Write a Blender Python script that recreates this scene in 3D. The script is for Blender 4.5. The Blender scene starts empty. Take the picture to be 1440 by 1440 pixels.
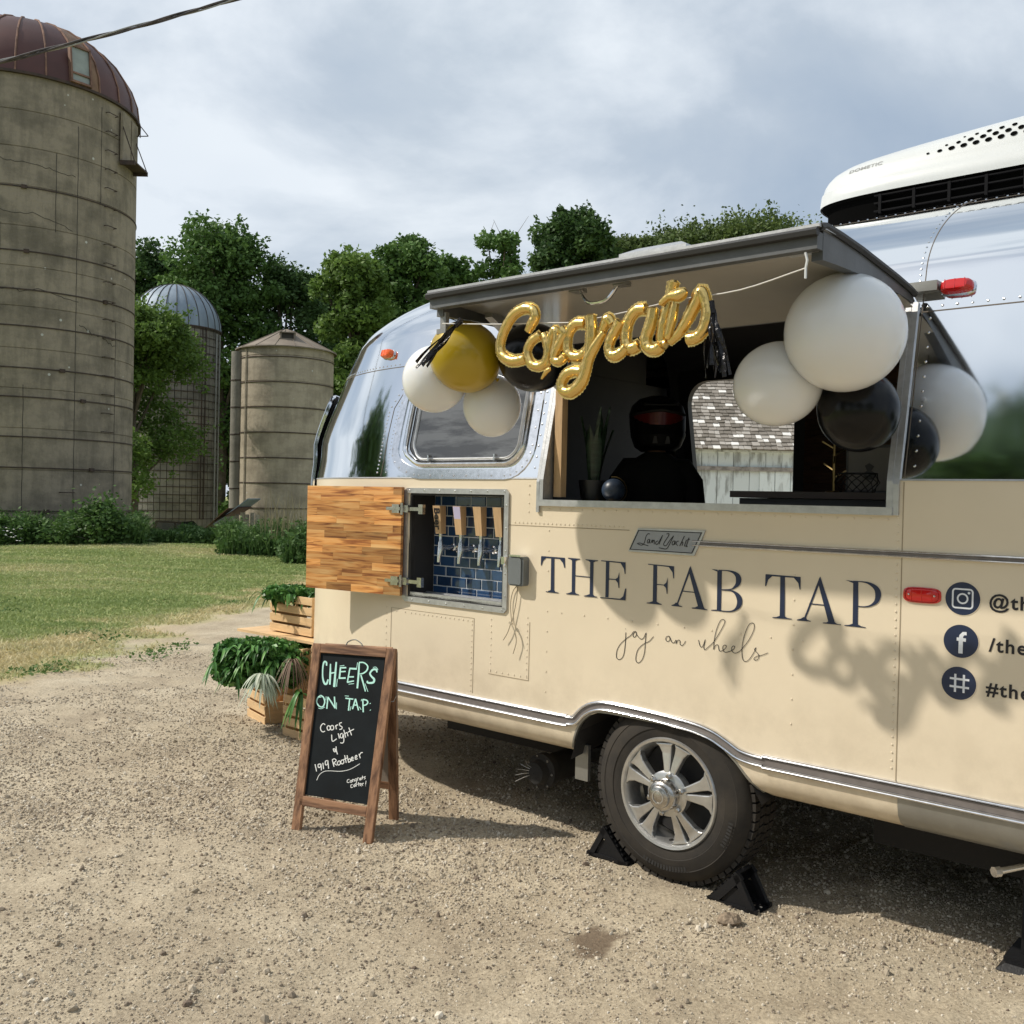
import bpy, bmesh, math, random
import numpy as np
from mathutils import Matrix, Vector
random.seed(4); RNG = np.random.default_rng(4)
C = bpy.context.scene.collection
R = math.radians
# ---------------------------------------------------------------- camera
F = 1387.0; HC = 1.56; PITCH = R(-0.8); ROLL = R(1.25)
cam = bpy.data.cameras.new('camera'); camo = bpy.data.objects.new('camera', cam); C.objects.link(camo)
cam.sensor_width = 36; cam.sensor_fit = 'HORIZONTAL'; cam.lens = 36*F/1440; cam.clip_end = 3000; cam.clip_start = .05
rt = Vector((math.cos(ROLL), 0, math.sin(ROLL))); up = Vector((-math.sin(ROLL), 0, math.cos(ROLL))); fw = Vector((0, 1, 0))
RX = Matrix.Rotation(PITCH, 3, 'X')
rt, up, fw = RX@rt, RX@up, RX@fw
camo.matrix_world = Matrix(((rt.x, up.x, -fw.x, 0), (rt.y, up.y, -fw.y, 0), (rt.z, up.z, -fw.z, HC), (0, 0, 0, 1)))
bpy.context.scene.camera = camo
# ---------------------------------------------------------------- sky, sun, exposure
SUND = Vector((-1.008, -.002, 1.0)).normalized()
SEL = math.asin(SUND.z); SAZ = math.atan2(SUND.x, SUND.y)
W = bpy.data.worlds.new('World'); bpy.context.scene.world = W; W.use_nodes = True
nt = W.node_tree; N = nt.nodes; Lk = nt.links; N.clear()
out = N.new('ShaderNodeOutputWorld'); bg = N.new('ShaderNodeBackground'); Lk.new(bg.outputs[0], out.inputs[0])
sky = N.new('ShaderNodeTexSky'); sky.sky_type = 'NISHITA'; sky.sun_disc = False
sky.sun_elevation = SEL; sky.sun_rotation = SAZ; sky.air_density = 1; sky.dust_density = 2
tc = N.new('ShaderNodeTexCoord'); mp = N.new('ShaderNodeMapping'); mp.inputs['Scale'].default_value = (1, 1, 1.6)
mp.inputs['Location'].default_value = (1.7, .4, .2)
n1 = N.new('ShaderNodeTexNoise'); n1.inputs['Scale'].default_value = 2.5; n1.inputs['Detail'].default_value = 8; n1.inputs['Roughness'].default_value = .54; n1.inputs['Distortion'].default_value = .35
n2 = N.new('ShaderNodeTexNoise'); n2.inputs['Scale'].default_value = 1.3; n2.inputs['Detail'].default_value = 5; n2.inputs['Roughness'].default_value = .5
Lk.new(tc.outputs['Generated'], mp.inputs[0]); Lk.new(mp.outputs[0], n1.inputs[0]); Lk.new(mp.outputs[0], n2.inputs[0])
r1 = N.new('ShaderNodeValToRGB'); e = r1.color_ramp.elements
e[0].position = .36; e[0].color = (3.6, 4.35, 5.3, 1); e[1].position = .62; e[1].color = (6.9, 7.4, 7.9, 1)
m1 = e = r1.color_ramp.elements.new(.49); m1.color = (4.5, 5.15, 5.9, 1)
Lk.new(n1.outputs['Fac'], r1.inputs[0])
r2 = N.new('ShaderNodeMapRange'); r2.inputs[1].default_value = .3; r2.inputs[2].default_value = .55; r2.inputs[3].default_value = .7; r2.inputs[4].default_value = 1.0
Lk.new(n2.outputs['Fac'], r2.inputs[0])
mx = N.new('ShaderNodeMix'); mx.data_type = 'RGBA'
Lk.new(r2.outputs[0], mx.inputs['Factor']); Lk.new(sky.outputs[0], mx.inputs['A']); Lk.new(r1.outputs[0], mx.inputs['B'])
Lk.new(mx.outputs['Result'], bg.inputs[0]); bg.inputs[1].default_value = .125
sl = bpy.data.lights.new('sun', 'SUN'); sl.energy = 4.1; sl.angle = R(1.1); sl.color = (1, .93, .82)
so = bpy.data.objects.new('sun', sl); C.objects.link(so); so.rotation_euler = SUND.to_track_quat('Z', 'Y').to_euler(); so.location = (-30, 0, 30)
sc = bpy.context.scene
sc.view_settings.view_transform = 'Standard'; sc.view_settings.look = 'None'; sc.view_settings.exposure = 0; sc.view_settings.gamma = 1
sc.render.engine = 'CYCLES'; sc.cycles.max_bounces = 7; sc.cycles.transparent_max_bounces = 8
# ---------------------------------------------------------------- frames of reference
PSI = R(49)
UV = Vector((math.sin(PSI), -math.cos(PSI), 0)); WV = Vector((math.cos(PSI), math.sin(PSI), 0)); W0 = Vector((.62, 4.0, 0))
ZV = Vector((0, 0, 1))
def L2W(u, w, z): return W0+UV*u+WV*w+ZV*z
def pray(px, py):
    x = (px-720)/F; y = -(py-720)/F
    return rt*x+up*y+fw
CAMP = Vector((0, 0, HC))
def onwall(px, py, w=0.0):                     # sight line of the photo met with a plane along the trailer -> (u, w, z)
    d = pray(px, py); c = CAMP-W0
    t = (w-c.dot(WV))/d.dot(WV); p = c+d*t
    return p.dot(UV), p.dot(WV), p.z
def onplane(px, py, p0, nrm):
    d = pray(px, py); t = (Vector(p0)-CAMP).dot(nrm)/d.dot(nrm); return CAMP+d*t
def atY(px, py, Y):
    d = pray(px, py); return CAMP+d*(Y/d.y)
# ---------------------------------------------------------------- materials
MATS = {}
def mat(name, col, rough=.6, metal=0, var=0, vscale=6, bump=0, bscale=40, objvar=0, stretch=None, col2=None, coord='Object',
        spec=.5, bdist=.01, trans=0, coat=0, detail=5, thr=None, bumpdetail=4):
    m = bpy.data.materials.new(name); m.use_nodes = True; t = m.node_tree; b = t.nodes['Principled BSDF']
    nn = t.nodes.new; lk = t.links.new
    b.inputs['Roughness'].default_value = rough; b.inputs['Metallic'].default_value = metal
    b.inputs['Specular IOR Level'].default_value = spec; b.inputs['Transmission Weight'].default_value = trans
    b.inputs['Coat Weight'].default_value = coat
    tcn = nn('ShaderNodeTexCoord'); mpn = nn('ShaderNodeMapping'); lk(tcn.outputs[coord], mpn.inputs[0])
    if stretch: mpn.inputs['Scale'].default_value = stretch
    c = None
    if var or col2:
        nz = nn('ShaderNodeTexNoise'); nz.inputs['Scale'].default_value = vscale; nz.inputs['Detail'].default_value = detail; nz.inputs['Roughness'].default_value = .6
        lk(mpn.outputs[0], nz.inputs[0])
        if objvar:
            oi = nn('ShaderNodeObjectInfo'); ad = nn('ShaderNodeVectorMath'); ad.operation = 'ADD'
            ml = nn('ShaderNodeMath'); ml.operation = 'MULTIPLY'; ml.inputs[1].default_value = 37
            lk(oi.outputs['Random'], ml.inputs[0]); lk(mpn.outputs[0], ad.inputs[0]); lk(ml.outputs[0], ad.inputs[1]); lk(ad.outputs[0], nz.inputs[0])
        rp = nn('ShaderNodeValToRGB'); lk(nz.outputs['Fac'], rp.inputs[0])
        lo, hi = thr or (.32, .68)
        rp.color_ramp.elements[0].position = lo; rp.color_ramp.elements[1].position = hi
        if col2 is None:
            rp.color_ramp.elements[0].color = tuple(x*(1-var) for x in col)+(1,)
            rp.color_ramp.elements[1].color = tuple(min(1, x*(1+var)) for x in col)+(1,)
        else:
            rp.color_ramp.elements[0].color = tuple(col2)+(1,); rp.color_ramp.elements[1].color = tuple(col)+(1,)
        c = rp.outputs[0]
    if objvar:
        oi2 = nn('ShaderNodeObjectInfo'); mr = nn('ShaderNodeMapRange'); mr.inputs[3].default_value = 1-objvar; mr.inputs[4].default_value = 1+objvar
        lk(oi2.outputs['Random'], mr.inputs[0]); mm = nn('ShaderNodeVectorMath'); mm.operation = 'SCALE'
        if c is None: mm.inputs[0].default_value = col
        else: lk(c, mm.inputs[0])
        lk(mr.outputs[0], mm.inputs['Scale']); c = mm.outputs[0]
    if c is None: b.inputs['Base Color'].default_value = tuple(col)+(1,)
    else: lk(c, b.inputs['Base Color'])
    if bump:
        nb = nn('ShaderNodeTexNoise'); nb.inputs['Scale'].default_value = bscale; nb.inputs['Detail'].default_value = bumpdetail; lk(mpn.outputs[0], nb.inputs[0])
        bn = nn('ShaderNodeBump'); bn.inputs['Strength'].default_value = bump; bn.inputs['Distance'].default_value = bdist
        lk(nb.outputs['Fac'], bn.inputs['Height']); lk(bn.outputs[0], b.inputs['Normal'])
    MATS[name] = m; return m
def road_dust(m):
    """faint dusty splashes on the lowest part of the painted side"""
    t = m.node_tree; nn = t.nodes.new; lk = t.links.new; b = t.nodes['Principled BSDF']; src = b.inputs['Base Color'].links[0].from_socket
    tcn = nn('ShaderNodeTexCoord'); sx = nn('ShaderNodeSeparateXYZ'); lk(tcn.outputs['Object'], sx.inputs[0]); mr = nn('ShaderNodeMapRange'); mr.inputs[1].default_value = .95; mr.inputs[2].default_value = .45; mr.inputs[3].default_value = 0; mr.inputs[4].default_value = .55; lk(sx.outputs['Z'], mr.inputs[0])
    nz = nn('ShaderNodeTexNoise'); nz.inputs['Scale'].default_value = 7; nz.inputs['Detail'].default_value = 9; nz.inputs['Roughness'].default_value = .7; lk(tcn.outputs['Object'], nz.inputs[0]); m2 = nn('ShaderNodeMapRange'); m2.inputs[1].default_value = .42; m2.inputs[2].default_value = .62; lk(nz.outputs['Fac'], m2.inputs[0])
    mu = nn('ShaderNodeMath'); mu.operation = 'MULTIPLY'; lk(mr.outputs[0], mu.inputs[0]); lk(m2.outputs[0], mu.inputs[1]); mx_ = nn('ShaderNodeMix'); mx_.data_type = 'RGBA'; lk(mu.outputs[0], mx_.inputs['Factor']); lk(src, mx_.inputs['A']); mx_.inputs['B'].default_value = (.47, .39, .28, 1); lk(mx_.outputs['Result'], b.inputs['Base Color'])
def leafmat(name, cols, rough=.6, trans=.25):
    """leaf colour from a per-face random attribute, thin translucent leaves"""
    m = bpy.data.materials.new(name); m.use_nodes = True; t = m.node_tree; nn = t.nodes.new; lk = t.links.new
    b = t.nodes['Principled BSDF']; o = t.nodes['Material Output']
    at = nn('ShaderNodeAttribute'); at.attribute_name = 'tone'
    rp = nn('ShaderNodeValToRGB'); lk(at.outputs['Fac'], rp.inputs[0])
    rp.color_ramp.elements[0].color = tuple(cols[0])+(1,); rp.color_ramp.elements[1].color = tuple(cols[-1])+(1,)
    for i, cc in enumerate(cols[1:-1]): rp.color_ramp.elements.new((i+1)/(len(cols)-1)).color = tuple(cc)+(1,)
    lk(rp.outputs[0], b.inputs['Base Color']); b.inputs['Roughness'].default_value = rough; b.inputs['Specular IOR Level'].default_value = .3
    tr = nn('ShaderNodeBsdfTranslucent'); lk(rp.outputs[0], tr.inputs[0]); ms = nn('ShaderNodeMixShader'); ms.inputs[0].default_value = trans
    lk(b.outputs[0], ms.inputs[1]); lk(tr.outputs[0], ms.inputs[2]); lk(ms.outputs[0], o.inputs[0])
    MATS[name] = m; return m
mat('cream', (.735, .635, .48), .32, var=.05, vscale=1.1, bump=.10, bscale=1.7, bdist=.03, bumpdetail=3)
road_dust(MATS['cream'])
mat('polished_metal', (.80, .825, .85), .06, 1, bump=.06, bscale=1.6, bdist=.006, bumpdetail=2)
mat('chrome', (.75, .76, .78), .16, 1, var=.12, vscale=40)
mat('brushed_metal', (.50, .505, .51), .42, .7, var=.12, vscale=30, bump=.05, bscale=90)
mat('grey_metal', (.30, .30, .29), .45, .5, var=.2, vscale=14)
mat('skirt_metal', (.30, .295, .27), .4, .6, var=.12, vscale=5)
mat('insert_vinyl', (.17, .15, .14), .6, var=.15, vscale=20)
mat('rivet_paint', (.735, .635, .48), .35)
mat('seam_dark', (.12, .10, .08), .8)
mat('cream_seam', (.34, .27, .18), .7)
mat('navy', (.014, .024, .062), .4)
mat('black_ink', (.012, .011, .016), .45)
mat('white_ink', (.72, .75, .80), .45)
mat('black_rubber', (.022, .021, .02), .75, var=.4, vscale=9, bump=.25, bscale=60)
mat('tyre_rubber', (.050, .043, .035), .85, col2=(.026, .024, .022), vscale=7, detail=8, spec=.25, bump=.15, bscale=80, bdist=.004)
mat('black_plastic', (.011, .011, .012), .5, bump=.15, bscale=120, spec=.25)
mat('hole_dark', (.004, .004, .004), 1, spec=0)
mat('wheel_alloy', (.60, .60, .59), .3, .85, var=.12, vscale=18)
mat('hub_chrome', (.50, .48, .45), .25, 1, var=.25, vscale=30)
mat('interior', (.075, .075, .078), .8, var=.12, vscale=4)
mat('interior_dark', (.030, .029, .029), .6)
mat('cabinet_wood', (.095, .040, .020), .5, var=.35, vscale=5, stretch=(2, 2, 14), objvar=.25)
mat('dark_top', (.030, .012, .010), .45, var=.2, vscale=8)
mat('hatch_liner', (.47, .45, .42), .15, var=.05, vscale=3)
mat('hatch_frame', (.12, .125, .13), .5, .4, var=.25, vscale=5, bump=.05, bscale=60)
mat('hatch_rubber', (.02, .02, .021), .6)
mat('white_plastic', (.58, .60, .60), .3, var=.03, vscale=4, coat=.2)
mat('amber', (.95, .14, .008), .15, trans=.15, coat=.5)
mat('red_lens', (.55, .012, .012), .12, coat=.5)
mat('glass_painted_reflections', (.060, .063, .066), .06, 0, spec=.9, var=.55, vscale=2.2, stretch=(1.3, 1, 7), thr=(.42, .56))  # streaky reflections on the pane are put into its colour as stretched noise
mat('tile_blue', (.017, .048, .115), .10, var=.25, vscale=7, objvar=.35, coat=.6)
mat('grout', (.62, .65, .68), .8)
mat('tap_wood', (.52, .35, .19), .5, var=.15, vscale=6, stretch=(8, 8, 1), objvar=.1)
mat('lavender_label', (.50, .47, .66), .5)
mat('balloon_white', (.74, .755, .765), .25, coat=.25, spec=.4)
for nm_ in ('balloon_white',):
    b_ = MATS[nm_].node_tree.nodes['Principled BSDF']; b_.inputs['Subsurface Weight'].default_value = .7; b_.inputs['Subsurface Radius'].default_value = (1, .9, .8); b_.inputs['Subsurface Scale'].default_value = .12
mat('balloon_gold', (.42, .29, .010), .3, .1, coat=.3)
mat('balloon_black', (.004, .004, .0045), .22, spec=.25)
mat('gold_foil', (.74, .53, .19), .27, .95, bump=.12, bscale=45, bdist=.006)
mat('black_foil', (.012, .011, .013), .25, .3, bump=.4, bscale=90)
mat('white_string', (.7, .68, .64), .8)
mat('twine', (.42, .36, .26), .9)
mat('box_grey', (.15, .165, .17), .5, var=.06, vscale=9)
mat('tarnished', (.30, .32, .34), .5, 0, bump=.2, bscale=60, bdist=.003)
mat('concrete', (.33, .285, .215), .9, var=.0, col2=(.175, .155, .12), vscale=.55, bump=.5, bscale=7, bdist=.03, thr=(.30, .62), detail=9)
mat('concrete_dark', (.235, .22, .19), .9, col2=(.10, .094, .082), vscale=.9, bump=.5, bscale=9, bdist=.03, thr=(.3, .65), detail=9, objvar=.1)
mat('concrete_tan', (.30, .255, .20), .9, col2=(.19, .16, .125), vscale=.6, bump=.4, bscale=8, bdist=.03, detail=8, objvar=.05)
mat('joint', (.055, .05, .043), .95)
mat('rusty_iron', (.085, .055, .042), .8, .2, col2=(.04, .032, .03), vscale=5)
mat('rust_dome', (.092, .036, .030), .5, .3, col2=(.060, .026, .023), vscale=.8, thr=(.3, .7), bump=.2, bscale=3)
mat('rust_bare', (.26, .16, .09), .6, .3, col2=(.11, .055, .03), vscale=2.5, stretch=(1, 1, .35))
mat('galvanized', (.27, .33, .39), .6, .25, col2=(.19, .235, .29), vscale=1.2, stretch=(2, 2, .5))
mat('dull_window', (.24, .27, .25), .35, var=.2, vscale=3)
mat('dirt_tin', (.25, .21, .165), .8, .1, col2=(.17, .14, .11), vscale=1.3)
mat('bark', (.10, .08, .06), .9, var=.3, vscale=6, bump=.6, bscale=20, bdist=.03)
mat('twig', (.16, .145, .13), .9)
mat('barn_paint', (.78, .84, .82), .8, col2=(.38, .40, .38), vscale=3.2, stretch=(2.2, 2.2, .55), thr=(.36, .50), objvar=.08, detail=9, bump=.3, bscale=20)
mat('barn_rail', (.30, .27, .24), .8, var=.5, vscale=8)
mat('shingle', (.21, .195, .18), .9)
mat('crate_pine', (.66, .45, .24), .6, var=.14, vscale=3.2, stretch=(1.5, 1.5, 12), objvar=.08, bump=.15, bscale=30)
mat('board_wood', (.34, .18, .095), .6, col2=(.10, .045, .022), vscale=7, stretch=(6, 6, .55), thr=(.36, .60), objvar=.12, bump=.35, bscale=24, bdist=.004, detail=8)
mat('board_wood_across', (.34, .18, .095), .6, col2=(.10, .045, .022), vscale=7, stretch=(.55, .55, 6), thr=(.36, .60), objvar=.12, bump=.35, bscale=24, bdist=.004, detail=8)
mat('hatch_wood_side', (.16, .045, .015), .5)
mat('chalkboard', (.008, .011, .013), .75, var=.3, vscale=7, spec=.2)
mat('paper_back', (.30, .25, .20), .8)
mat('chalk_mint', (.50, .84, .74), .9)
mat('chalk_white', (.78, .79, .76), .9)
mat('cable', (.055, .045, .045), .6, var=.7, vscale=9, coord='Object')
mat('helmet', (.008, .008, .009), .5, spec=.3)
mat('visor', (.13, .014, .013), .3, coat=.1)
mat('skin', (.30, .17, .12), .6)
mat('black_cloth', (.008, .008, .009), .9)
mat('car_black', (.010, .010, .012), .15, coat=.5)
mat('car_silver', (.32, .34, .35), .35, .6)
mat('glass', (.04, .05, .055), .05, spec=.8)
mat('paper', (.55, .54, .5), .8)
mat('globe_blue', (.02, .032, .055), .4, var=.6, vscale=16)
mat('brass', (.30, .22, .1), .35, 1)
def acacia():
    m = mat('acacia', (.62, .30, .095), .38, coat=.25)
    t = m.node_tree; nn = t.nodes.new; lk = t.links.new; b = t.nodes['Principled BSDF']
    tcn = nn('ShaderNodeTexCoord'); oi = nn('ShaderNodeObjectInfo'); mp_ = nn('ShaderNodeMapping'); mp_.inputs['Scale'].default_value = (1.6, 9, 22)
    ad = nn('ShaderNodeVectorMath'); ad.operation = 'ADD'; ml = nn('ShaderNodeMath'); ml.operation = 'MULTIPLY'; ml.inputs[1].default_value = 53
    lk(oi.outputs['Random'], ml.inputs[0]); lk(tcn.outputs['Object'], mp_.inputs[0]); lk(mp_.outputs[0], ad.inputs[0]); lk(ml.outputs[0], ad.inputs[1])
    nz = nn('ShaderNodeTexNoise'); nz.inputs['Scale'].default_value = 2.4; nz.inputs['Detail'].default_value = 5; nz.inputs['Distortion'].default_value = .8; lk(ad.outputs[0], nz.inputs[0])
    rp = nn('ShaderNodeValToRGB'); lk(nz.outputs['Fac'], rp.inputs[0]); e = rp.color_ramp.elements
    e[0].position = .33; e[0].color = (.22, .065, .016, 1); e[1].position = .72; e[1].color = (.70, .42, .17, 1)
    q = e.new(.47); q.color = (.56, .25, .07, 1)
    # knots
    mp2 = nn('ShaderNodeMapping'); mp2.inputs['Scale'].default_value = (5, 5, 11); lk(tcn.outputs['Object'], mp2.inputs[0])
    vo = nn('ShaderNodeTexVoronoi'); vo.inputs['Scale'].default_value = 1.0; lk(mp2.outputs[0], vo.inputs['Vector'])
    kr = nn('ShaderNodeMapRange'); kr.inputs[1].default_value = .12; kr.inputs[2].default_value = .30; kr.inputs[3].default_value = .10; kr.inputs[4].default_value = 1; lk(vo.outputs['Distance'], kr.inputs[0])
    s1 = nn('ShaderNodeVectorMath'); s1.operation = 'SCALE'; lk(rp.outputs[0], s1.inputs[0]); lk(kr.outputs[0], s1.inputs['Scale'])
    mr = nn('ShaderNodeMapRange'); mr.inputs[3].default_value = .55; mr.inputs[4].default_value = 1.4; lk(oi.outputs['Random'], mr.inputs[0])
    s2 = nn('ShaderNodeVectorMath'); s2.operation = 'SCALE'; lk(s1.outputs[0], s2.inputs[0]); lk(mr.outputs[0], s2.inputs['Scale']); lk(s2.outputs[0], b.inputs['Base Color'])
acacia()
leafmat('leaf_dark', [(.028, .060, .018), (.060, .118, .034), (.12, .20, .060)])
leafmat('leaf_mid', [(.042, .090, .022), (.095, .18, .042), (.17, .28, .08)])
leafmat('leaf_bright', [(.065, .115, .024), (.11, .19, .038), (.19, .29, .072)], trans=.35)
leafmat('leaf_olive', [(.045, .072, .020), (.09, .135, .036), (.15, .20, .06)])
leafmat('grass_blade', [(.19, .265, .085), (.31, .375, .145), (.60, .53, .31)], rough=.7, trans=.3)
leafmat('weed_leaf', [(.040, .085, .022), (.075, .15, .038), (.14, .23, .07)], trans=.3)
leafmat('dry_stalk', [(.22, .19, .10), (.34, .30, .18)], trans=.2)
leafmat('fake_leaf', [(.025, .085, .018), (.06, .17, .035), (.16, .34, .09)], rough=.4, trans=.15)
leafmat('pale_frond', [(.40, .48, .38), (.62, .66, .55)], trans=.2)
leafmat('brown_frond', [(.16, .11, .08), (.28, .20, .15)], trans=.2)
leafmat('stone_mix_old', [(.15, .12, .09), (.30, .245, .185), (.50, .44, .36)], rough=.9, trans=0)
leafmat('shingle_mix', [(.17, .15, .125), (.30, .27, .235), (.40, .37, .33), (.82, .80, .76)], rough=.9, trans=0)
# ---------------------------------------------------------------- object helpers
def empty(name, label, cat, loc=(0, 0, 0), rotz=0, group=None, q=None):
    o = bpy.data.objects.new(name, None); C.objects.link(o); o.location = loc; o.rotation_euler = (0, 0, rotz)
    o.empty_display_size = .2; o['label'] = label; o['category'] = cat
    if group: o['group'] = group
    return o
def mesh(name, V, Fc, m, parent=None, smooth=False, tone=None):
    me = bpy.data.meshes.new(name)
    if isinstance(V, np.ndarray) and isinstance(Fc, np.ndarray):
        nv, nf, k = len(V), len(Fc), Fc.shape[1]
        me.vertices.add(nv); me.vertices.foreach_set('co', V.astype(np.float32).ravel())
        me.loops.add(nf*k); me.loops.foreach_set('vertex_index', Fc.astype(np.int32).ravel())
        me.polygons.add(nf); me.polygons.foreach_set('loop_start', np.arange(0, nf*k, k, dtype=np.int32))
        me.polygons.foreach_set('loop_total', np.full(nf, k, dtype=np.int32)); me.update(calc_edges=True)
    else:
        me.from_pydata([tuple(v) for v in V], [], [tuple(f) for f in Fc]); me.update()
    if tone is not None:
        a = me.attributes.new('tone', 'FLOAT', 'FACE'); a.data.foreach_set('value', np.asarray(tone, dtype=np.float32))
    if smooth: me.polygons.foreach_set('use_smooth', np.ones(len(me.polygons), dtype=bool))
    me.materials.append(MATS[m] if isinstance(m, str) else m)
    o = bpy.data.objects.new(name, me); C.objects.link(o)
    if parent is not None: o.parent = parent
    return o
def tag(o, label=None, cat=None, group=None, kind=None):
    if label: o['label'] = label
    if cat: o['category'] = cat
    if group: o['group'] = group
    if kind: o['kind'] = kind
    return o
class G:
    """collects geometry for one mesh object"""
    def __init__(s): s.V = []; s.F = []
    def add(s, V, Fc):
        b = len(s.V); s.V += [tuple(v) for v in V]; s.F += [tuple(i+b for i in f) for f in Fc]; return s
    def box(s, a, b, M=None):
        (x0, y0, z0), (x1, y1, z1) = a, b
        V = [Vector(p) for p in ((x0, y0, z0), (x1, y0, z0), (x1, y1, z0), (x0, y1, z0), (x0, y0, z1), (x1, y0, z1), (x1, y1, z1), (x0, y1, z1))]
        if M is not None: V = [M@v for v in V]
        return s.add(V, [(0, 3, 2, 1), (4, 5, 6, 7), (0, 1, 5, 4), (1, 2, 6, 5), (2, 3, 7, 6), (3, 0, 4, 7)])
    def hexa(s, P):   # 8 corners, bottom then top
        return s.add(P, [(0, 3, 2, 1), (4, 5, 6, 7), (0, 1, 5, 4), (1, 2, 6, 5), (2, 3, 7, 6), (3, 0, 4, 7)])
    def tube(s, pts, r, n=8, caps=True, closed=False):
        pts = [Vector(p) for p in pts]; rs = r if hasattr(r, '__len__') else [r]*len(pts); V = []; k = len(pts); nrm = None
        for i, p in enumerate(pts):
            a = pts[(i-1) % k] if (closed or i > 0) else p; b = pts[(i+1) % k] if (closed or i < k-1) else p
            t = (b-a)
            if t.length < 1e-9: t = Vector((0, 0, 1))
            t.normalize()
            if nrm is None:
                nrm = t.orthogonal().normalized()
            else:
                nrm = (nrm-t*nrm.dot(t))
                if nrm.length < 1e-6: nrm = t.orthogonal()
                nrm.normalize()
            bi = t.cross(nrm)
            for j in range(n):
                an = 2*math.pi*j/n; V.append(p+(nrm*math.cos(an)+bi*math.sin(an))*rs[i])
        Fc = []
        for i in range(k-1+(1 if closed else 0)):
            i2 = (i+1) % k
            for j in range(n): Fc.append((i*n+j, i*n+(j+1) % n, i2*n+(j+1) % n, i2*n+j))
        if caps and not closed: Fc += [tuple(range(n))[::-1], tuple((k-1)*n+j for j in range(n))]
        return s.add(V, Fc)
    def lathe(s, prof, n=24, M=None, a0=0, a1=2*math.pi):   # prof [(r,z)]
        full = abs(a1-a0-2*math.pi) < 1e-6; m_ = n if full else n+1; V = []
        for r, z in prof:
            for j in range(m_):
                a = a0+(a1-a0)*j/n; v = Vector((r*math.cos(a), r*math.sin(a), z)); V.append(M@v if M is not None else v)
        Fc = []
        for i in range(len(prof)-1):
            for j in range(n): j2 = (j+1) % m_; Fc.append((i*m_+j, i*m_+j2, (i+1)*m_+j2, (i+1)*m_+j))
        return s.add(V, Fc)
    def obj(s, name, m, parent=None, smooth=False): 
        o = mesh(name, s.V, s.F, m, parent, smooth)
        if smooth: autosmooth(o)
        return o
def autosmooth(o, ang=40):
    me = o.data; bm = bmesh.new(); bm.from_mesh(me)
    bmesh.ops.recalc_face_normals(bm, faces=bm.faces)
    for e in bm.edges:
        if len(e.link_faces) == 2 and e.calc_face_angle(0) > R(ang): e.smooth = False
    bm.to_mesh(me); bm.free()
def weld(o, d=1e-4):
    bm = bmesh.new(); bm.from_mesh(o.data); bmesh.ops.remove_doubles(bm, verts=bm.verts, dist=d); bmesh.ops.recalc_face_normals(bm, faces=bm.faces); bm.to_mesh(o.data); bm.free()
def catmull(P, n=6):
    P = [np.array(p, float) for p in P]
    if len(P) < 3: return [tuple(p) for p in P]
    Q = [2*P[0]-P[1]]+P+[2*P[-1]-P[-2]]; o = []
    for i in range(1, len(Q)-2):
        for k in range(n):
            t = k/n; a, b, c, d = Q[i-1], Q[i], Q[i+1], Q[i+2]
            o.append(tuple(.5*((2*b)+(-a+c)*t+(2*a-5*b+4*c-d)*t*t+(-a+3*b-3*c+d)*t**3)))
    o.append(tuple(P[-1])); return o
def copytree(o, loc, rotz, label, parent=None):
    c = o.copy(); C.objects.link(c)
    if parent is None:
        c.location = loc; c.rotation_euler = (0, 0, rotz)
        if label: c['label'] = label
    else: c.parent = parent
    for ch in list(o.children): copytree(ch, None, None, None, c)
    return c

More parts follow.
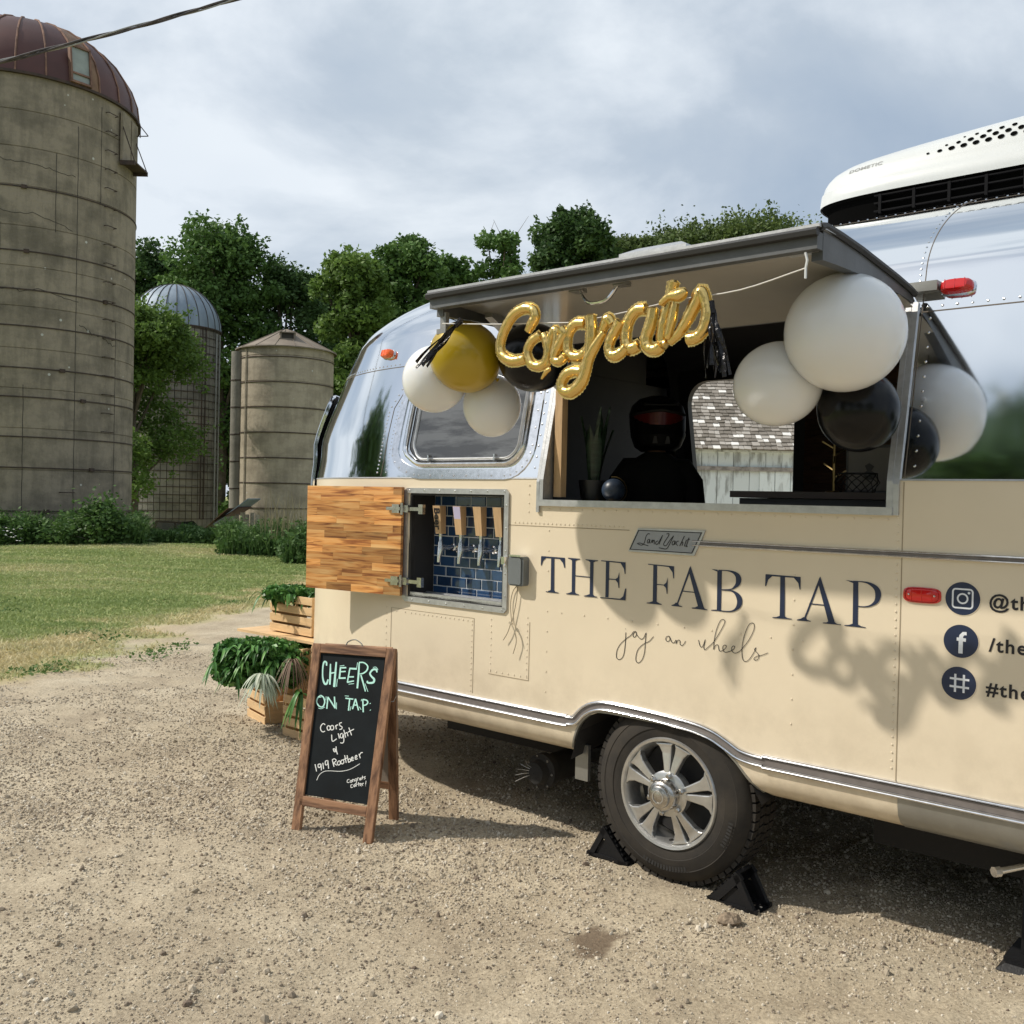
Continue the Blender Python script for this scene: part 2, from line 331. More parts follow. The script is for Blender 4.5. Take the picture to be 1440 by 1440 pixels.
def concrete(name, base, dark, streak=.6, scale=1.0):
    m = bpy.data.materials.new(name); m.use_nodes = True; t = m.node_tree; nn = t.nodes.new; lk = t.links.new; b = t.nodes['Principled BSDF']; b.inputs['Roughness'].default_value = .95; b.inputs['Specular IOR Level'].default_value = .2
    tcn = nn('ShaderNodeTexCoord')
    def noise(sc, st, d=7, r=.62):
        mp_ = nn('ShaderNodeMapping'); mp_.inputs['Scale'].default_value = st; lk(tcn.outputs['Object'], mp_.inputs[0]); n = nn('ShaderNodeTexNoise'); n.inputs['Scale'].default_value = sc*scale; n.inputs['Detail'].default_value = d; n.inputs['Roughness'].default_value = r; lk(mp_.outputs[0], n.inputs[0]); return n.outputs['Fac']
    def rng(src, a, b_, c, d): q = nn('ShaderNodeMapRange'); q.inputs[1].default_value = a; q.inputs[2].default_value = b_; q.inputs[3].default_value = c; q.inputs[4].default_value = d; lk(src, q.inputs[0]); return q.outputs[0]
    def mul(a, b_): q = nn('ShaderNodeMath'); q.operation = 'MULTIPLY'; lk(a, q.inputs[0]); lk(b_, q.inputs[1]); return q.outputs[0]
    f1 = rng(noise(.9, (1, 1, 1.3)), .36, .58, .55, 1.08); f2 = rng(noise(2.6, (1.4, 1.4, .22)), .40, .56, 1-streak, 1.0); f3 = rng(noise(9, (1, 1, 1), 9, .75), .3, .7, .80, 1.16); f4 = rng(noise(.5, (1, 1, 2.5), 3), .42, .50, .82, 1.05)
    k = mul(mul(f1, f2), mul(f3, f4)); mx_ = nn('ShaderNodeMix'); mx_.data_type = 'RGBA'; mx_.inputs['A'].default_value = dark+(1,); mx_.inputs['B'].default_value = base+(1,); lk(k, mx_.inputs['Factor']); lk(mx_.outputs['Result'], b.inputs['Base Color'])
    # lichen specks
    vo = nn('ShaderNodeTexVoronoi'); vo.inputs['Scale'].default_value = 1.6*scale; lk(tcn.outputs['Object'], vo.inputs['Vector']); sp_ = rng(vo.outputs['Distance'], .05, .065, 1, 0); m2 = nn('ShaderNodeMix'); m2.data_type = 'RGBA'; lk(sp_, m2.inputs['Factor']); lk(mx_.outputs['Result'], m2.inputs['A']); m2.inputs['B'].default_value = (.5, .5, .46, 1); lk(m2.outputs['Result'], b.inputs['Base Color'])
    bn = nn('ShaderNodeBump'); bn.inputs['Strength'].default_value = .6; bn.inputs['Distance'].default_value = .04; lk(noise(6, (1, 1, 1), 9, .7), bn.inputs['Height']); lk(bn.outputs[0], b.inputs['Normal']); MATS[name] = m
concrete('concrete', (.30, .257, .20), (.085, .077, .062), .32)
concrete('concrete_tan', (.41, .355, .28), (.17, .145, .115), .25)
# ================================================================ GROUND
_T = RNG.random((256, 256))
def vnoise(x, y, s):
    x = np.asarray(x)*s+57.3; y = np.asarray(y)*s+91.7
    xi = np.floor(x).astype(int); yi = np.floor(y).astype(int); fx = x-xi; fy = y-yi
    fx = fx*fx*(3-2*fx); fy = fy*fy*(3-2*fy)
    g = lambda a, b: _T[a % 256, b % 256]
    return (g(xi, yi)*(1-fx)+g(xi+1, yi)*fx)*(1-fy)+(g(xi, yi+1)*(1-fx)+g(xi+1, yi+1)*fx)*fy
def lawn_edge(x, y):
    """> 0 on the lawn, < 0 on the gravel: the edge runs away from the viewer to the left of the trailer"""
    x = np.asarray(x, float); y = np.asarray(y, float); xe = -4.0+np.clip(y-7.7, 0, 12)*.10-np.clip(7.7-y, 0, 3)*.35+np.clip(y-19.5, 0, 60)*.9
    return (xe-x)+(vnoise(x, y, .8)-.5)*1.1+(vnoise(x, y, 2.7)-.5)*.9+(vnoise(x, y, 7)-.5)*.3
def height(x, y):
    x = np.asarray(x, float); y = np.asarray(y, float)
    h = (vnoise(x, y, 1.1)-.5)*.035+(vnoise(x*.6, y*1.5, 2.4)-.5)*.022+(vnoise(x, y, 4.3)-.5)*.018+(vnoise(x, y, 13)-.5)*.014+(vnoise(x, y, 30)-.5)*.008
    far = np.clip((y-12)/12, 0, 1); h = h+far*(vnoise(x, y, .13)-.5)*.30
    g = np.clip(lawn_edge(x, y)/1.5, 0, 1); q = np.clip((y-29)/7, 0, 1); return h+g*.02-1.2*q*q*(3-2*q)      # the field drops away behind the lawn
gx = np.sinh(np.linspace(-7.2, 7.2, 420))*1.05; gx = np.clip(gx, -800, 800)
gy = np.concatenate([3.5-np.sinh(np.linspace(7.0, .02, 110))*1.1, 3.5+np.sinh(np.linspace(0, 7.0, 330))*1.1])
gx = np.concatenate([np.linspace(-4, 4, 290), 4+np.sinh(np.linspace(.01, 6.6, 60))*1.8]); gx = np.concatenate([-(gx[290:][::-1]), gx])
gy = np.concatenate([1.6-np.sinh(np.linspace(6.6, .02, 50))*1.8, np.linspace(1.6, 9, 290), 9+np.sinh(np.linspace(.02, 6.2, 110))*2.2])
X, Y = np.meshgrid(gx, gy); Z = height(X, Y); nx, ny = len(gx), len(gy)
V = np.stack([X.ravel(), Y.ravel(), Z.ravel()], 1); ii = (np.arange(ny-1)[:, None]*nx+np.arange(nx-1)[None]).ravel()
Fc = np.stack([ii, ii+1, ii+1+nx, ii+nx], 1)
def ground_mat():
    m = bpy.data.materials.new('gravel_ground'); m.use_nodes = True; t = m.node_tree; nn = t.nodes.new; lk = t.links.new; b = t.nodes['Principled BSDF']
    b.inputs['Roughness'].default_value = .95; b.inputs['Specular IOR Level'].default_value = .2
    tcn = nn('ShaderNodeTexCoord'); at = nn('ShaderNodeAttribute'); at.attribute_name = 'lawn'
    def noise(s, d=5, r=.6):
        n = nn('ShaderNodeTexNoise'); n.inputs['Scale'].default_value = s; n.inputs['Detail'].default_value = d; n.inputs['Roughness'].default_value = r; lk(tcn.outputs['Object'], n.inputs[0]); return n
    def ramp(src, cs):
        r = nn('ShaderNodeValToRGB'); lk(src, r.inputs[0]); e = r.color_ramp.elements
        e[0].position = cs[0][0]; e[0].color = cs[0][1]+(1,); e[1].position = cs[-1][0]; e[1].color = cs[-1][1]+(1,)
        for p, c in cs[1:-1]: e.new(p).color = c+(1,)
        return r
    big = ramp(noise(1.6, 9, .68).outputs['Fac'], [(.30, (.325, .265, .19)), (.48, (.445, .375, .27)), (.70, (.56, .485, .36))])
    fine = ramp(noise(70, 6, .75).outputs['Fac'], [(.3, (.55, .52, .5)), (.5, (.95, .95, .95)), (.72, (1.35, 1.35, 1.35))])
    mm = nn('ShaderNodeMix'); mm.data_type = 'RGBA'; mm.blend_type = 'MULTIPLY'; mm.inputs['Factor'].default_value = 1; lk(big.outputs[0], mm.inputs['A']); lk(fine.outputs[0], mm.inputs['B'])
    gr = ramp(noise(2.2, 7, .7).outputs['Fac'], [(.28, (.19, .235, .08)), (.5, (.31, .335, .135)), (.72, (.48, .42, .23))])
    mg = nn('ShaderNodeMix'); mg.data_type = 'RGBA'; lk(at.outputs['Fac'], mg.inputs['Factor']); lk(mm.outputs['Result'], mg.inputs['A']); lk(gr.outputs[0], mg.inputs['B'])
    ad_ = nn('ShaderNodeAttribute'); ad_.attribute_name = 'dry'; md_ = nn('ShaderNodeMix'); md_.data_type = 'RGBA'; lk(ad_.outputs['Fac'], md_.inputs['Factor']); lk(mg.outputs['Result'], md_.inputs['A']); md_.inputs['B'].default_value = (.46, .355, .215, 1); dp_ = nn('ShaderNodeAttribute'); dp_.attribute_name = 'damp'; mw_ = nn('ShaderNodeMix'); mw_.data_type = 'RGBA'; ms_ = nn('ShaderNodeMath'); ms_.operation = 'MULTIPLY'; ms_.inputs[1].default_value = .8; lk(dp_.outputs['Fac'], ms_.inputs[0]); lk(ms_.outputs[0], mw_.inputs['Factor']); lk(md_.outputs['Result'], mw_.inputs['A']); mw_.inputs['B'].default_value = (.13, .09, .06, 1); lk(mw_.outputs['Result'], b.inputs['Base Color'])
    h = noise(45, 7, .7); bn = nn('ShaderNodeBump'); bn.inputs['Strength'].default_value = .9; bn.inputs['Distance'].default_value = .012; lk(h.outputs['Fac'], bn.inputs['Height']); lk(bn.outputs[0], b.inputs['Normal'])
    return m
ground = mesh('ground', V, Fc, ground_mat(), smooth=True); tag(ground, 'tan gravel yard running into mown grass', kind='structure')
la = ground.data.attributes.new('lawn', 'FLOAT', 'POINT'); le = lawn_edge(V[:, 0], V[:, 1]); far = np.hypot(V[:, 0], V[:, 1]-5) > 11
behind = (V[:, 1] < -14)
la.data.foreach_set('value', np.clip(np.where(behind | (V[:, 1] > 40) | (V[:, 0] > 14), 1, le/.5+.3), 0, 1).astype(np.float32))
dr_ = ground.data.attributes.new('dry', 'FLOAT', 'POINT'); dv_ = np.clip(1.25-np.abs(le-.5)/.75, 0, 1)*np.clip(vnoise(V[:, 0], V[:, 1], 1.4)*1.8-.2, 0, 1)*(V[:, 1] > 6)*(V[:, 1] < 22); dr_.data.foreach_set('value', dv_.astype(np.float32))
# --- loose stones
def scatter_poly(P, S, base, nvar, name, m, flat=.6, parent=None):
    base = np.array(base[0], float), np.array(base[1]); n = len(P); nv = len(base[0])
    a = RNG.random(n)*6.283; ca, sa = np.cos(a), np.sin(a); jit = 1+(RNG.random((n, nv, 3))-.5)*.7
    B = base[0][None]*jit*S[:, None, None]; B[:, :, 2] *= flat
    Xr = B[:, :, 0]*ca[:, None]-B[:, :, 1]*sa[:, None]; Yr = B[:, :, 0]*sa[:, None]+B[:, :, 1]*ca[:, None]
    Vv = np.stack([Xr, Yr, B[:, :, 2]], 2)+P[:, None, :]
    Ff = base[1][None]+(np.arange(n)*nv)[:, None, None]
    tone = np.repeat(RNG.random(n), len(base[1]))
    return mesh(name, Vv.reshape(-1, 3), Ff.reshape(-1, 3), m, parent, tone=tone)
OCT = ([(1, 0, 0), (0, 1.2, 0), (-1, 0, 0), (0, -.9, 0), (.1, .1, 1), (0, 0, -1)], [(0, 1, 4), (1, 2, 4), (2, 3, 4), (3, 0, 4), (1, 0, 5), (2, 1, 5), (3, 2, 5), (0, 3, 5)])
def pebble_field(name, x, y, s, label, lo=.55):
    """one point per stone; geometry nodes put a small squashed, turned stone on each"""
    me = bpy.data.meshes.new(name); me.vertices.add(len(x)); z = height(x, y)+s*.12; me.vertices.foreach_set('co', np.stack([x, y, z], 1).astype(np.float32).ravel())
    for an, ar in (('size', s), ('tone', RNG.random(len(x)))): q = me.attributes.new(an, 'FLOAT', 'POINT'); q.data.foreach_set('value', ar.astype(np.float32))
    o = bpy.data.objects.new(name, me); C.objects.link(o); ng = bpy.data.node_groups.new(name, 'GeometryNodeTree'); ng.interface.new_socket('Geometry', in_out='INPUT', socket_type='NodeSocketGeometry'); ng.interface.new_socket('Geometry', in_out='OUTPUT', socket_type='NodeSocketGeometry')
    nn = ng.nodes.new; lk = ng.links.new; gi = nn('NodeGroupInput'); go = nn('NodeGroupOutput'); ico = nn('GeometryNodeMeshIcoSphere'); ico.inputs['Subdivisions'].default_value = 1; ico.inputs['Radius'].default_value = 1
    sm = nn('GeometryNodeSetMaterial'); sm.inputs['Material'].default_value = MATS['stone_mix']; lk(ico.outputs['Mesh'], sm.inputs['Geometry'])
    iop = nn('GeometryNodeInstanceOnPoints'); lk(gi.outputs[0], iop.inputs['Points']); lk(sm.outputs[0], iop.inputs['Instance'])
    rv = nn('FunctionNodeRandomValue'); rv.data_type = 'FLOAT_VECTOR'; rv.inputs[0].default_value = (0, 0, 0); rv.inputs[1].default_value = (6.3, 6.3, 6.3); rv.inputs['Seed'].default_value = 3
    rs = nn('FunctionNodeRandomValue'); rs.data_type = 'FLOAT_VECTOR'; rs.inputs[0].default_value = (lo, lo, lo*.8); rs.inputs[1].default_value = (1.3, 1.1, .9); rs.inputs['Seed'].default_value = 8
    na = nn('GeometryNodeInputNamedAttribute'); na.data_type = 'FLOAT'; na.inputs['Name'].default_value = 'size'; vm = nn('ShaderNodeVectorMath'); vm.operation = 'SCALE'; lk(rs.outputs[0], vm.inputs[0]); lk(na.outputs['Attribute'], vm.inputs['Scale'])
    lk(rv.outputs[0], iop.inputs['Rotation']); lk(vm.outputs[0], iop.inputs['Scale']); lk(iop.outputs[0], go.inputs[0]); md = o.modifiers.new('stones', 'NODES'); md.node_group = ng; tag(o, label, kind='stuff'); return o
def stone_mat():
    m = bpy.data.materials.new('stone_mix'); m.use_nodes = True; t = m.node_tree; nn = t.nodes.new; b = t.nodes['Principled BSDF']; b.inputs['Roughness'].default_value = .9; b.inputs['Specular IOR Level'].default_value = .2
    at = nn('ShaderNodeAttribute'); at.attribute_type = 'INSTANCER'; at.attribute_name = 'tone'; rp = nn('ShaderNodeValToRGB'); t.links.new(at.outputs['Fac'], rp.inputs[0]); e = rp.color_ramp.elements
    e[0].position = 0; e[0].color = (.17, .13, .10, 1); e[1].position = 1; e[1].color = (.66, .60, .50, 1)
    for q, c in ((.25, (.33, .28, .21)), (.7, (.47, .405, .31)), (.93, (.60, .54, .44))): e.new(q).color = c+(1,)
    t.links.new(rp.outputs[0], b.inputs['Base Color']); MATS['stone_mix'] = m
stone_mat()
PATCH = onplane(838, 1327, (0, 0, 0), ZV)
def stone_points(n, y0, y1, pw, dens):
    y = y0+(y1-y0)*RNG.random(n)**pw; x = (RNG.random(n)-.5)*2*(y*.60+.4); f = vnoise(x*.7, y*1.6, 1.5)*.8+vnoise(x, y, 4.5)*.5+vnoise(x, y, 14)*.35
    tk = x*.86+(y-5)*.5+1.4; bare = .5*np.clip(1.25-np.abs(((tk+8) % 1.7)-.85)/.22, 0, 1)*(vnoise(x, y, .6) > .3)+np.clip((y-5.6+x*.25)/1.2, 0, 1)*.75+np.clip((x+.2)/.9, 0, 1)*.62; k = (np.hypot(x-PATCH.x, y-PATCH.y) > .075) & (lawn_edge(x, y) < .1) & (f+RNG.random(n)*.55*dens > .95+bare*.45); return x[k], y[k]
x, y = stone_points(420000, 1.6, 9.5, 1.25, 1.5); s = (.0018+.0050*RNG.random(len(x))**3.4)*np.clip(y/3.0, .95, 1.6)
pebble_field('gravel', x, y, s, 'loose pale gravel over the packed dirt')
x, y = stone_points(8000, 1.6, 8.5, 1.3, 1.2); s = .006+.013*RNG.random(len(x))**3.2
pebble_field('pebbles', x, y, s, 'larger pebbles scattered over the yard')
rk = G().lathe([(.001, -.02), (.022, -.018), (.036, -.008), (.043, .006), (.038, .018), (.026, .027), (.012, .032), (.001, .033)], 14)
rk.V = [(a*1.1+RNG.normal()*.0018, b*.8+RNG.normal()*.0018, c+RNG.normal()*.001) for a, b, c in rk.V]
mat('rock_brown', (.26, .20, .14), .9, var=.5, vscale=40, bump=.8, bscale=70)
rock = rk.obj('rock', 'rock_brown'); p = onplane(1025, 1300, (0, 0, 0), ZV); rock.location = (p.x, p.y, .01); tag(rock, 'fist sized brown rock lying in front of the right wheel chock', 'rock')
g = G()
for k in range(46):
    q = onplane(RNG.uniform(20, 1300), RNG.uniform(1010, 1430), (0, 0, 0), ZV); a = RNG.uniform(0, 6.28); l = RNG.uniform(.015, .05); z_ = float(height(q.x, q.y))+.004
    if lawn_edge(q.x, q.y) < 0: g.tube([(q.x, q.y, z_), (q.x+l*math.cos(a), q.y+l*math.sin(a), z_+.004), (q.x+l*1.7*math.cos(a+.5), q.y+l*1.7*math.sin(a+.5), z_)], .0012, 4)
tag(g.obj('fallen_twigs', 'bark'), 'small dry twigs and stems lying on the gravel', kind='stuff')
# damp spot on the ground
cp = onplane(838, 1327, (0, 0, 0), ZV); dd = np.hypot((V[:, 0]-cp.x)/1.25, (V[:, 1]-cp.y)/1.15)*(1.25-.8*vnoise(V[:, 0], V[:, 1], 17))
da = ground.data.attributes.new('damp', 'FLOAT', 'POINT'); da.data.foreach_set('value', np.clip((.068-dd)/.012, 0, 1).astype(np.float32))
# --- lawn blades
def blades(P, Hh, Wd, name, m, lean=.5, label=None, kind='stuff', tone=None, parent=None, cat=None):
    n = len(P); a = RNG.random(n)*6.283; dx, dy = np.cos(a)*Wd, np.sin(a)*Wd; b = RNG.random(n)*6.283; l = lean*Hh*RNG.random(n)
    A = P+np.stack([dx, dy, 0*dx], 1); B = P-np.stack([dx, dy, 0*dx], 1)
    M1 = P+np.stack([np.cos(b)*l*.35, np.sin(b)*l*.35, Hh*.6], 1); T = P+np.stack([np.cos(b)*l, np.sin(b)*l, Hh], 1)
    M2 = M1+np.stack([dx, dy, 0*dx], 1)*.7; M1 = M1-np.stack([dx, dy, 0*dx], 1)*.7
    V = np.stack([A, B, M1, M2, T], 1).reshape(-1, 3); k = (np.arange(n)*5)[:, None, None]
    Ff = (np.array([[0, 1, 2], [0, 2, 3], [3, 2, 4]])[None]+k).reshape(-1, 3)
    t = RNG.random(n) if tone is None else tone
    o = mesh(name, V, Ff, m, parent, tone=np.repeat(t, 3)); tag(o, label, cat, kind=kind); return o
n = 330000; y = 6.5+21*RNG.random(n)**1.2; x = -(y*.56+.6)+RNG.random(n)*(y*.56+.6+2.2); e = lawn_edge(x, y)
k = (e > .0+1.0*RNG.random(n)**2*vnoise(x, y, 2.0)) & (x < y*.0-1.2) & (vnoise(x, y, 2.1)+RNG.random(n)*1.4 > .5) & (RNG.random(n) < np.clip(.35+.9*e, .1, 1)); x, y, e = x[k], y[k], e[k]
dry = vnoise(x, y, .45)*.5+vnoise(x*.4, y*1.6, 1.2)*.4+.06+np.clip(1.1-np.abs(e-.5)/.9, 0, 1)*1.1*vnoise(x, y, 1.4)
blades(np.stack([x, y, height(x, y)], 1), .018+.028*RNG.random(len(x)), .003+.0006*y, 'lawn_grass', 'grass_blade', 1.8, 'short mown grass with drier patches at its edge', tone=np.clip(dry+(RNG.random(len(x))-.5)*.28, 0, 1))
# low weed tufts at the lawn edge
xs, ys = [], []
for (px_, py_) in ((150, 902), (40, 945), (75, 942), (215, 925), (110, 893), (20, 862), (330, 848), (3, 850), (250, 913)):
    q = onplane(px_, py_, (0, 0, 0), ZV); m2_ = 70; xs.append(q.x+RNG.normal(size=m2_)*.10); ys.append(q.y+RNG.normal(size=m2_)*.16)
x, y = np.concatenate(xs), np.concatenate(ys)
TF = (x, y)
# --- weeds at the foot of the silos
def clumps(areas, n, hmin, hmax, wd):
    xs, ys, hs = [], [], []
    for (px0, px1, Y0, Y1, hh) in areas:
        m_ = int(n*(px1-px0)/430); px = px0+(px1-px0)*RNG.random(m_); Yd = Y0+(Y1-Y0)*RNG.random(m_)
        xs.append((px-720)/F*Yd); ys.append(Yd); hs.append(hh*(.22+1.05*vnoise(px*.05, Yd, 1.0))*(.5+.5*RNG.random(m_)))
    x, y, h = map(np.concatenate, (xs, ys, hs)); return x, y, h
def leafcloud(P, size, name, m, tone, parent=None, flat=.5):
    """small kite shaped leaves at points P"""
    n = len(P); d = RNG.normal(size=(n, 3)); d[:, 2] *= flat; d /= np.linalg.norm(d, axis=1)[:, None]
    q = RNG.normal(size=(n, 3)); q -= d*(q*d).sum(1)[:, None]; q /= np.linalg.norm(q, axis=1)[:, None]
    s = size*(.6+.8*RNG.random(n)); s = s[:, None]
    V = np.stack([P-d*s*.5, P+q*s*.32, P+d*s*.55, P-q*s*.32], 1).reshape(-1, 3); Ff = (np.array([[0, 1, 2, 3]])[None]+(np.arange(n)*4)[:, None, None]).reshape(-1, 4)
    return mesh(name, V, Ff, m, parent, tone=tone)
tf_ = leafcloud(np.stack([TF[0], TF[1], height(*TF)+.015+.02*RNG.random(len(TF[0]))], 1), .035, 'weed_tufts', 'weed_leaf', .3+.7*RNG.random(len(TF[0])), flat=.5); tag(tf_, 'low broad leaved weed tufts along the lawn edge', kind='stuff')
x, y, h = clumps([(-60, 205, 25.5, 28.5, 1.0), (195, 320, 27.0, 30, .46), (310, 470, 23.5, 28, .8), (400, 500, 22, 26, .9)], 20000, .3, 1, .03)
P = np.stack([x, y, height(x, y)], 1)
blades(P, h, .018+0*h, 'tall_weeds', 'weed_leaf', .7, 'tall green weeds growing at the feet of the silos')
P2 = np.repeat(P, 2, 0); P2[:, 2] += np.repeat(h, 2)*RNG.random(len(P2))*1.0; P2[:, :2] += RNG.normal(size=(len(P2), 2))*.08
w2 = leafcloud(P2, .10, 'weed_leaves', 'weed_leaf', RNG.random(len(P2))); tag(w2, 'leafy undergrowth among the tall weeds', kind='stuff')
def bush(px, Y, h, wdt, n, label, m='weed_leaf', group=None, leaf=.10):
    c = Vector(((px-720)/F*Y, Y, float(height((px-720)/F*Y, Y)))); b = empty('bush', label, 'bush', c, group=group)
    nb = 22; cb = np.stack([RNG.normal(size=nb)*wdt*.42, RNG.normal(size=nb)*wdt*.3, h*(.12+.72*RNG.random(nb))], 1); cb[:, :2] *= (1.25-cb[:, 2:3]/h)
    i = RNG.integers(0, nb, n); P = cb[i]+RNG.normal(size=(n, 3))*h*.15*(.5+RNG.random((n, 1))); P = P[P[:, 2] > .02]
    leafcloud(P, leaf, 'foliage', m, np.clip(i[:len(P)]/nb*.6+RNG.random(len(P))*.4, 0, 1), b)
    g = G()
    for q in cb[:9]: g.tube([(0, 0, -.02), tuple(q*np.array([.5, .5, .6])), tuple(q)], [.014, .009, .004], 4)
    g.obj('stem', 'twig', b); return b
bush(140, 25.6, 1.1, 1.25, 4600, 'bushy green shrub in front of the foot of the big near silo')
bush(20, 25.2, .75, 1.2, 3000, 'weedy bush with white flowers at the far left edge', leaf=.09)
bush(430, 22.6, .75, 1.0, 2600, 'bushy weeds beside the foot of the cone roofed silo')
bush(355, 25, .5, 1.0, 1600, 'low round bush between the truck and the cone roofed silo')
# white flower heads
g = G()
for _ in range(60):
    q = atY(RNG.uniform(-8, 34), RNG.uniform(738, 760), 25.0); q.y += RNG.uniform(-.3, .3)
    g.lathe([(.001, .01), (.035, 0), (.001, -.01)], 6, Matrix.Translation(q))
tag(g.obj('white_flowers', 'chalk_white'), 'cluster of small white wildflowers in the weeds at the left edge', kind='stuff')
n = 130; px = RNG.uniform(368, 440, n); Yd = RNG.uniform(24, 26, n); x = (px-720)/F*Yd; hh = RNG.uniform(1.0, 1.75, n)
blades(np.stack([x, Yd, height(x, Yd)], 1), hh, .009+0*hh, 'dry_grass_stalks', 'dry_stalk', .35, 'tall dry seed stalks in front of the cone roofed silo')
# ================================================================ SILOS
def silo_base(px, Y): return Vector(((px-720)/F*Y, Y, -.1))
def ring_band(r0, r1, z, hgt, M=None, n=72, z2=None):
    g = G(); return g.lathe([(r0, z-hgt/2), (r1, z-hgt/2), (r1, z+hgt/2), (r0, z+hgt/2)], n, M)
def placed(g, name, m, parent, smooth=False): return g.obj(name, m, parent, smooth)
# big near silo
B = silo_base(30, 30.0); RS = 3.12; HS = 13.0
big = empty('silo', 'huge near concrete silo with rusty red dome at the left edge', 'silo', B)
g = G(); lv = [(RS, -1.7)]
joints = [.95, 2.15, 3.3, 4.4, 5.5, 6.65, 7.75, 8.85, 9.95, 11.0, 12.0]
for z in joints: lv += [(RS, z-.014), (RS-.02, z-.009), (RS-.02, z+.009), (RS, z+.014)]
lv += [(RS, HS), (RS-.2, HS), (RS-.2, HS-.3)]
g.lathe(lv, 120); o = g.obj('concrete_wall', 'concrete', big, True)
# vertical joints between the cast panels
def azi(px_off): return math.atan2(-B.y, -B.x)+math.asin(max(-.999, min(.999, px_off)))   # -1..1 across the front
for q, zs in ((-.62, (0, 12.7)), (.0, (0, 4.5)), (.42, (0, 11.9)), (.78, (0, 6.6)), (-.2, (4.4, 8.9)), (.62, (9.9, 12.7)), (.24, (8.8, 11))):
    a = azi(q); g = G(); n = int((zs[1]-zs[0])/.25); pts = [( (RS+.001)*math.cos(a+.002*math.sin(i*1.7)), (RS+.001)*math.sin(a+.002*math.sin(i*1.7)), zs[0]+(zs[1]-zs[0])*i/n) for i in range(n+1)]
    g.tube(pts, .009, 4); g.obj('panel_joint', 'joint', big)
# cracks
for (a0, z0, a1) in ((-.9, 9.35, .38), (-.5, 7.25, .44), (.45, 6.3, .78), (-.8, 10.7, .4)):
    pts = []; z = z0
    for i in range(40):
        a = azi(a0+(a1-a0)*i/39); z += RNG.normal()*.03-.008; pts.append(((RS+.001)*math.cos(a), (RS+.001)*math.sin(a), z))
    G().tube(pts, .009, 4).obj('crack', 'joint', big)
# steel hoops, each with a coupling lug
proto = None
for i, z in enumerate([1.0, 2.2, 3.05, 4.15, 4.95, 6.1, 7.1, 8.15, 9.9]):
    if proto is None:
        g = ring_band(RS, RS+.022, 0, .032, n=120); hoop = g.obj('hoop', 'rusty_iron', big)
        proto = hoop
    else: hoop = proto.copy(); C.objects.link(hoop)
    hoop.location = (0, 0, z+.012); a = azi(.2+.5*math.sin(i*2.3))
    lug = G().box((-.07, -.03, -.05), (.07, .03, .05), Matrix.Rotation(a+math.pi/2, 4, 'Z')).obj('coupling', 'rusty_iron', hoop); lug.location = ((RS+.03)*math.cos(a), (RS+.03)*math.sin(a), 0)
# ladder rungs
rp = None; a = azi(.70); px_, py_ = math.cos(a), math.sin(a); tx, ty = -py_, px_
rg = G().tube([(-.19, 0, 0), (-.19, -.11, 0), (.19, -.11, 0), (.19, 0, 0)], .014, 6)
for k in range(18):
    if rp is None: o = rg.obj('ladder_rung', 'rusty_iron', big); rp = o
    else: o = rp.copy(); C.objects.link(o)
    o.location = (px_*RS, py_*RS, 12.6-k*.545); o.rotation_euler = (0, 0, a+math.pi/2)
o = rp.copy(); C.objects.link(o); aa = azi(.36); o.location = (math.cos(aa)*RS, math.sin(aa)*RS, 1.55); o.rotation_euler = (0, 0, aa+math.pi/2)
# dome
def dome(rb, hd, nseg, parent, m, z0, seg_name='roof_panel', rib_m=None, over=.06, bare=(), rows=9, power=1.0, a_off=0):
    for s in range(nseg):
        a0 = 2*math.pi*s/nseg+a_off; a1 = 2*math.pi*(s+1)/nseg+a_off; g = G(); n = 3
        prof = [((rb+over)*math.cos(t), hd*math.sin(t)**power) for t in np.linspace(0, math.pi/2*.985, rows)]
        g.lathe(prof, n, None, a0, a1); o = g.obj(seg_name, bare[s] if s in bare else m, parent, True); o.location = (0, 0, z0)
        g = G(); g.tube([((r+.012)*math.cos(a0), (r+.012)*math.sin(a0), zz+.012) for r, zz in prof], .026 if rb > 3 else .02, 5); r_ = g.obj('roof_rib', rib_m or m, parent); r_.location = (0, 0, z0)
nseg = 26
bare = {}
for q in (.44, .56): bare[int(((azi(q)) % (2*math.pi))/(2*math.pi)*nseg)] = 'rust_bare'
mat('rust_rib', (.20, .11, .075), .7, .2, var=.4, vscale=3)
dome(RS, 2.5, nseg, big, 'rust_dome', HS, rib_m='rust_rib', bare=bare)
rim = ring_band(RS-.02, RS+.1, HS, .07, n=100).obj('roof_rim', 'rusty_iron', big)
# dormer window in the dome
a = azi(.42); M = Matrix.Translation((math.cos(a)*(RS+.0), math.sin(a)*(RS+.0), HS+.1))@Matrix.Rotation(a+math.pi/2, 4, 'Z')
Mt = M@Matrix.Translation((0, -.03, 0))@Matrix.Rotation(R(-7), 4, 'X')@Matrix.Scale(.85, 4, (1, 0, 0))
fr = G()
for b in (((-.36, -.12, -.02), (-.30, .02, 1.02)), ((.30, -.12, -.02), (.36, .02, 1.02)), ((-.36, -.12, .98), (.36, .02, 1.04)), ((-.36, -.12, -.06), (.36, .02, 0)), ((-.30, -.11, .20), (.30, -.04, .25))): fr.box(*b, Mt)
wf = fr.obj('roof_window', 'rust_rib', big)
G().box((-.30, -.07, 0), (.30, -.04, .2), Mt).box((-.30, -.07, .25), (.30, -.04, .98), Mt).obj('pane', 'dull_window', wf)
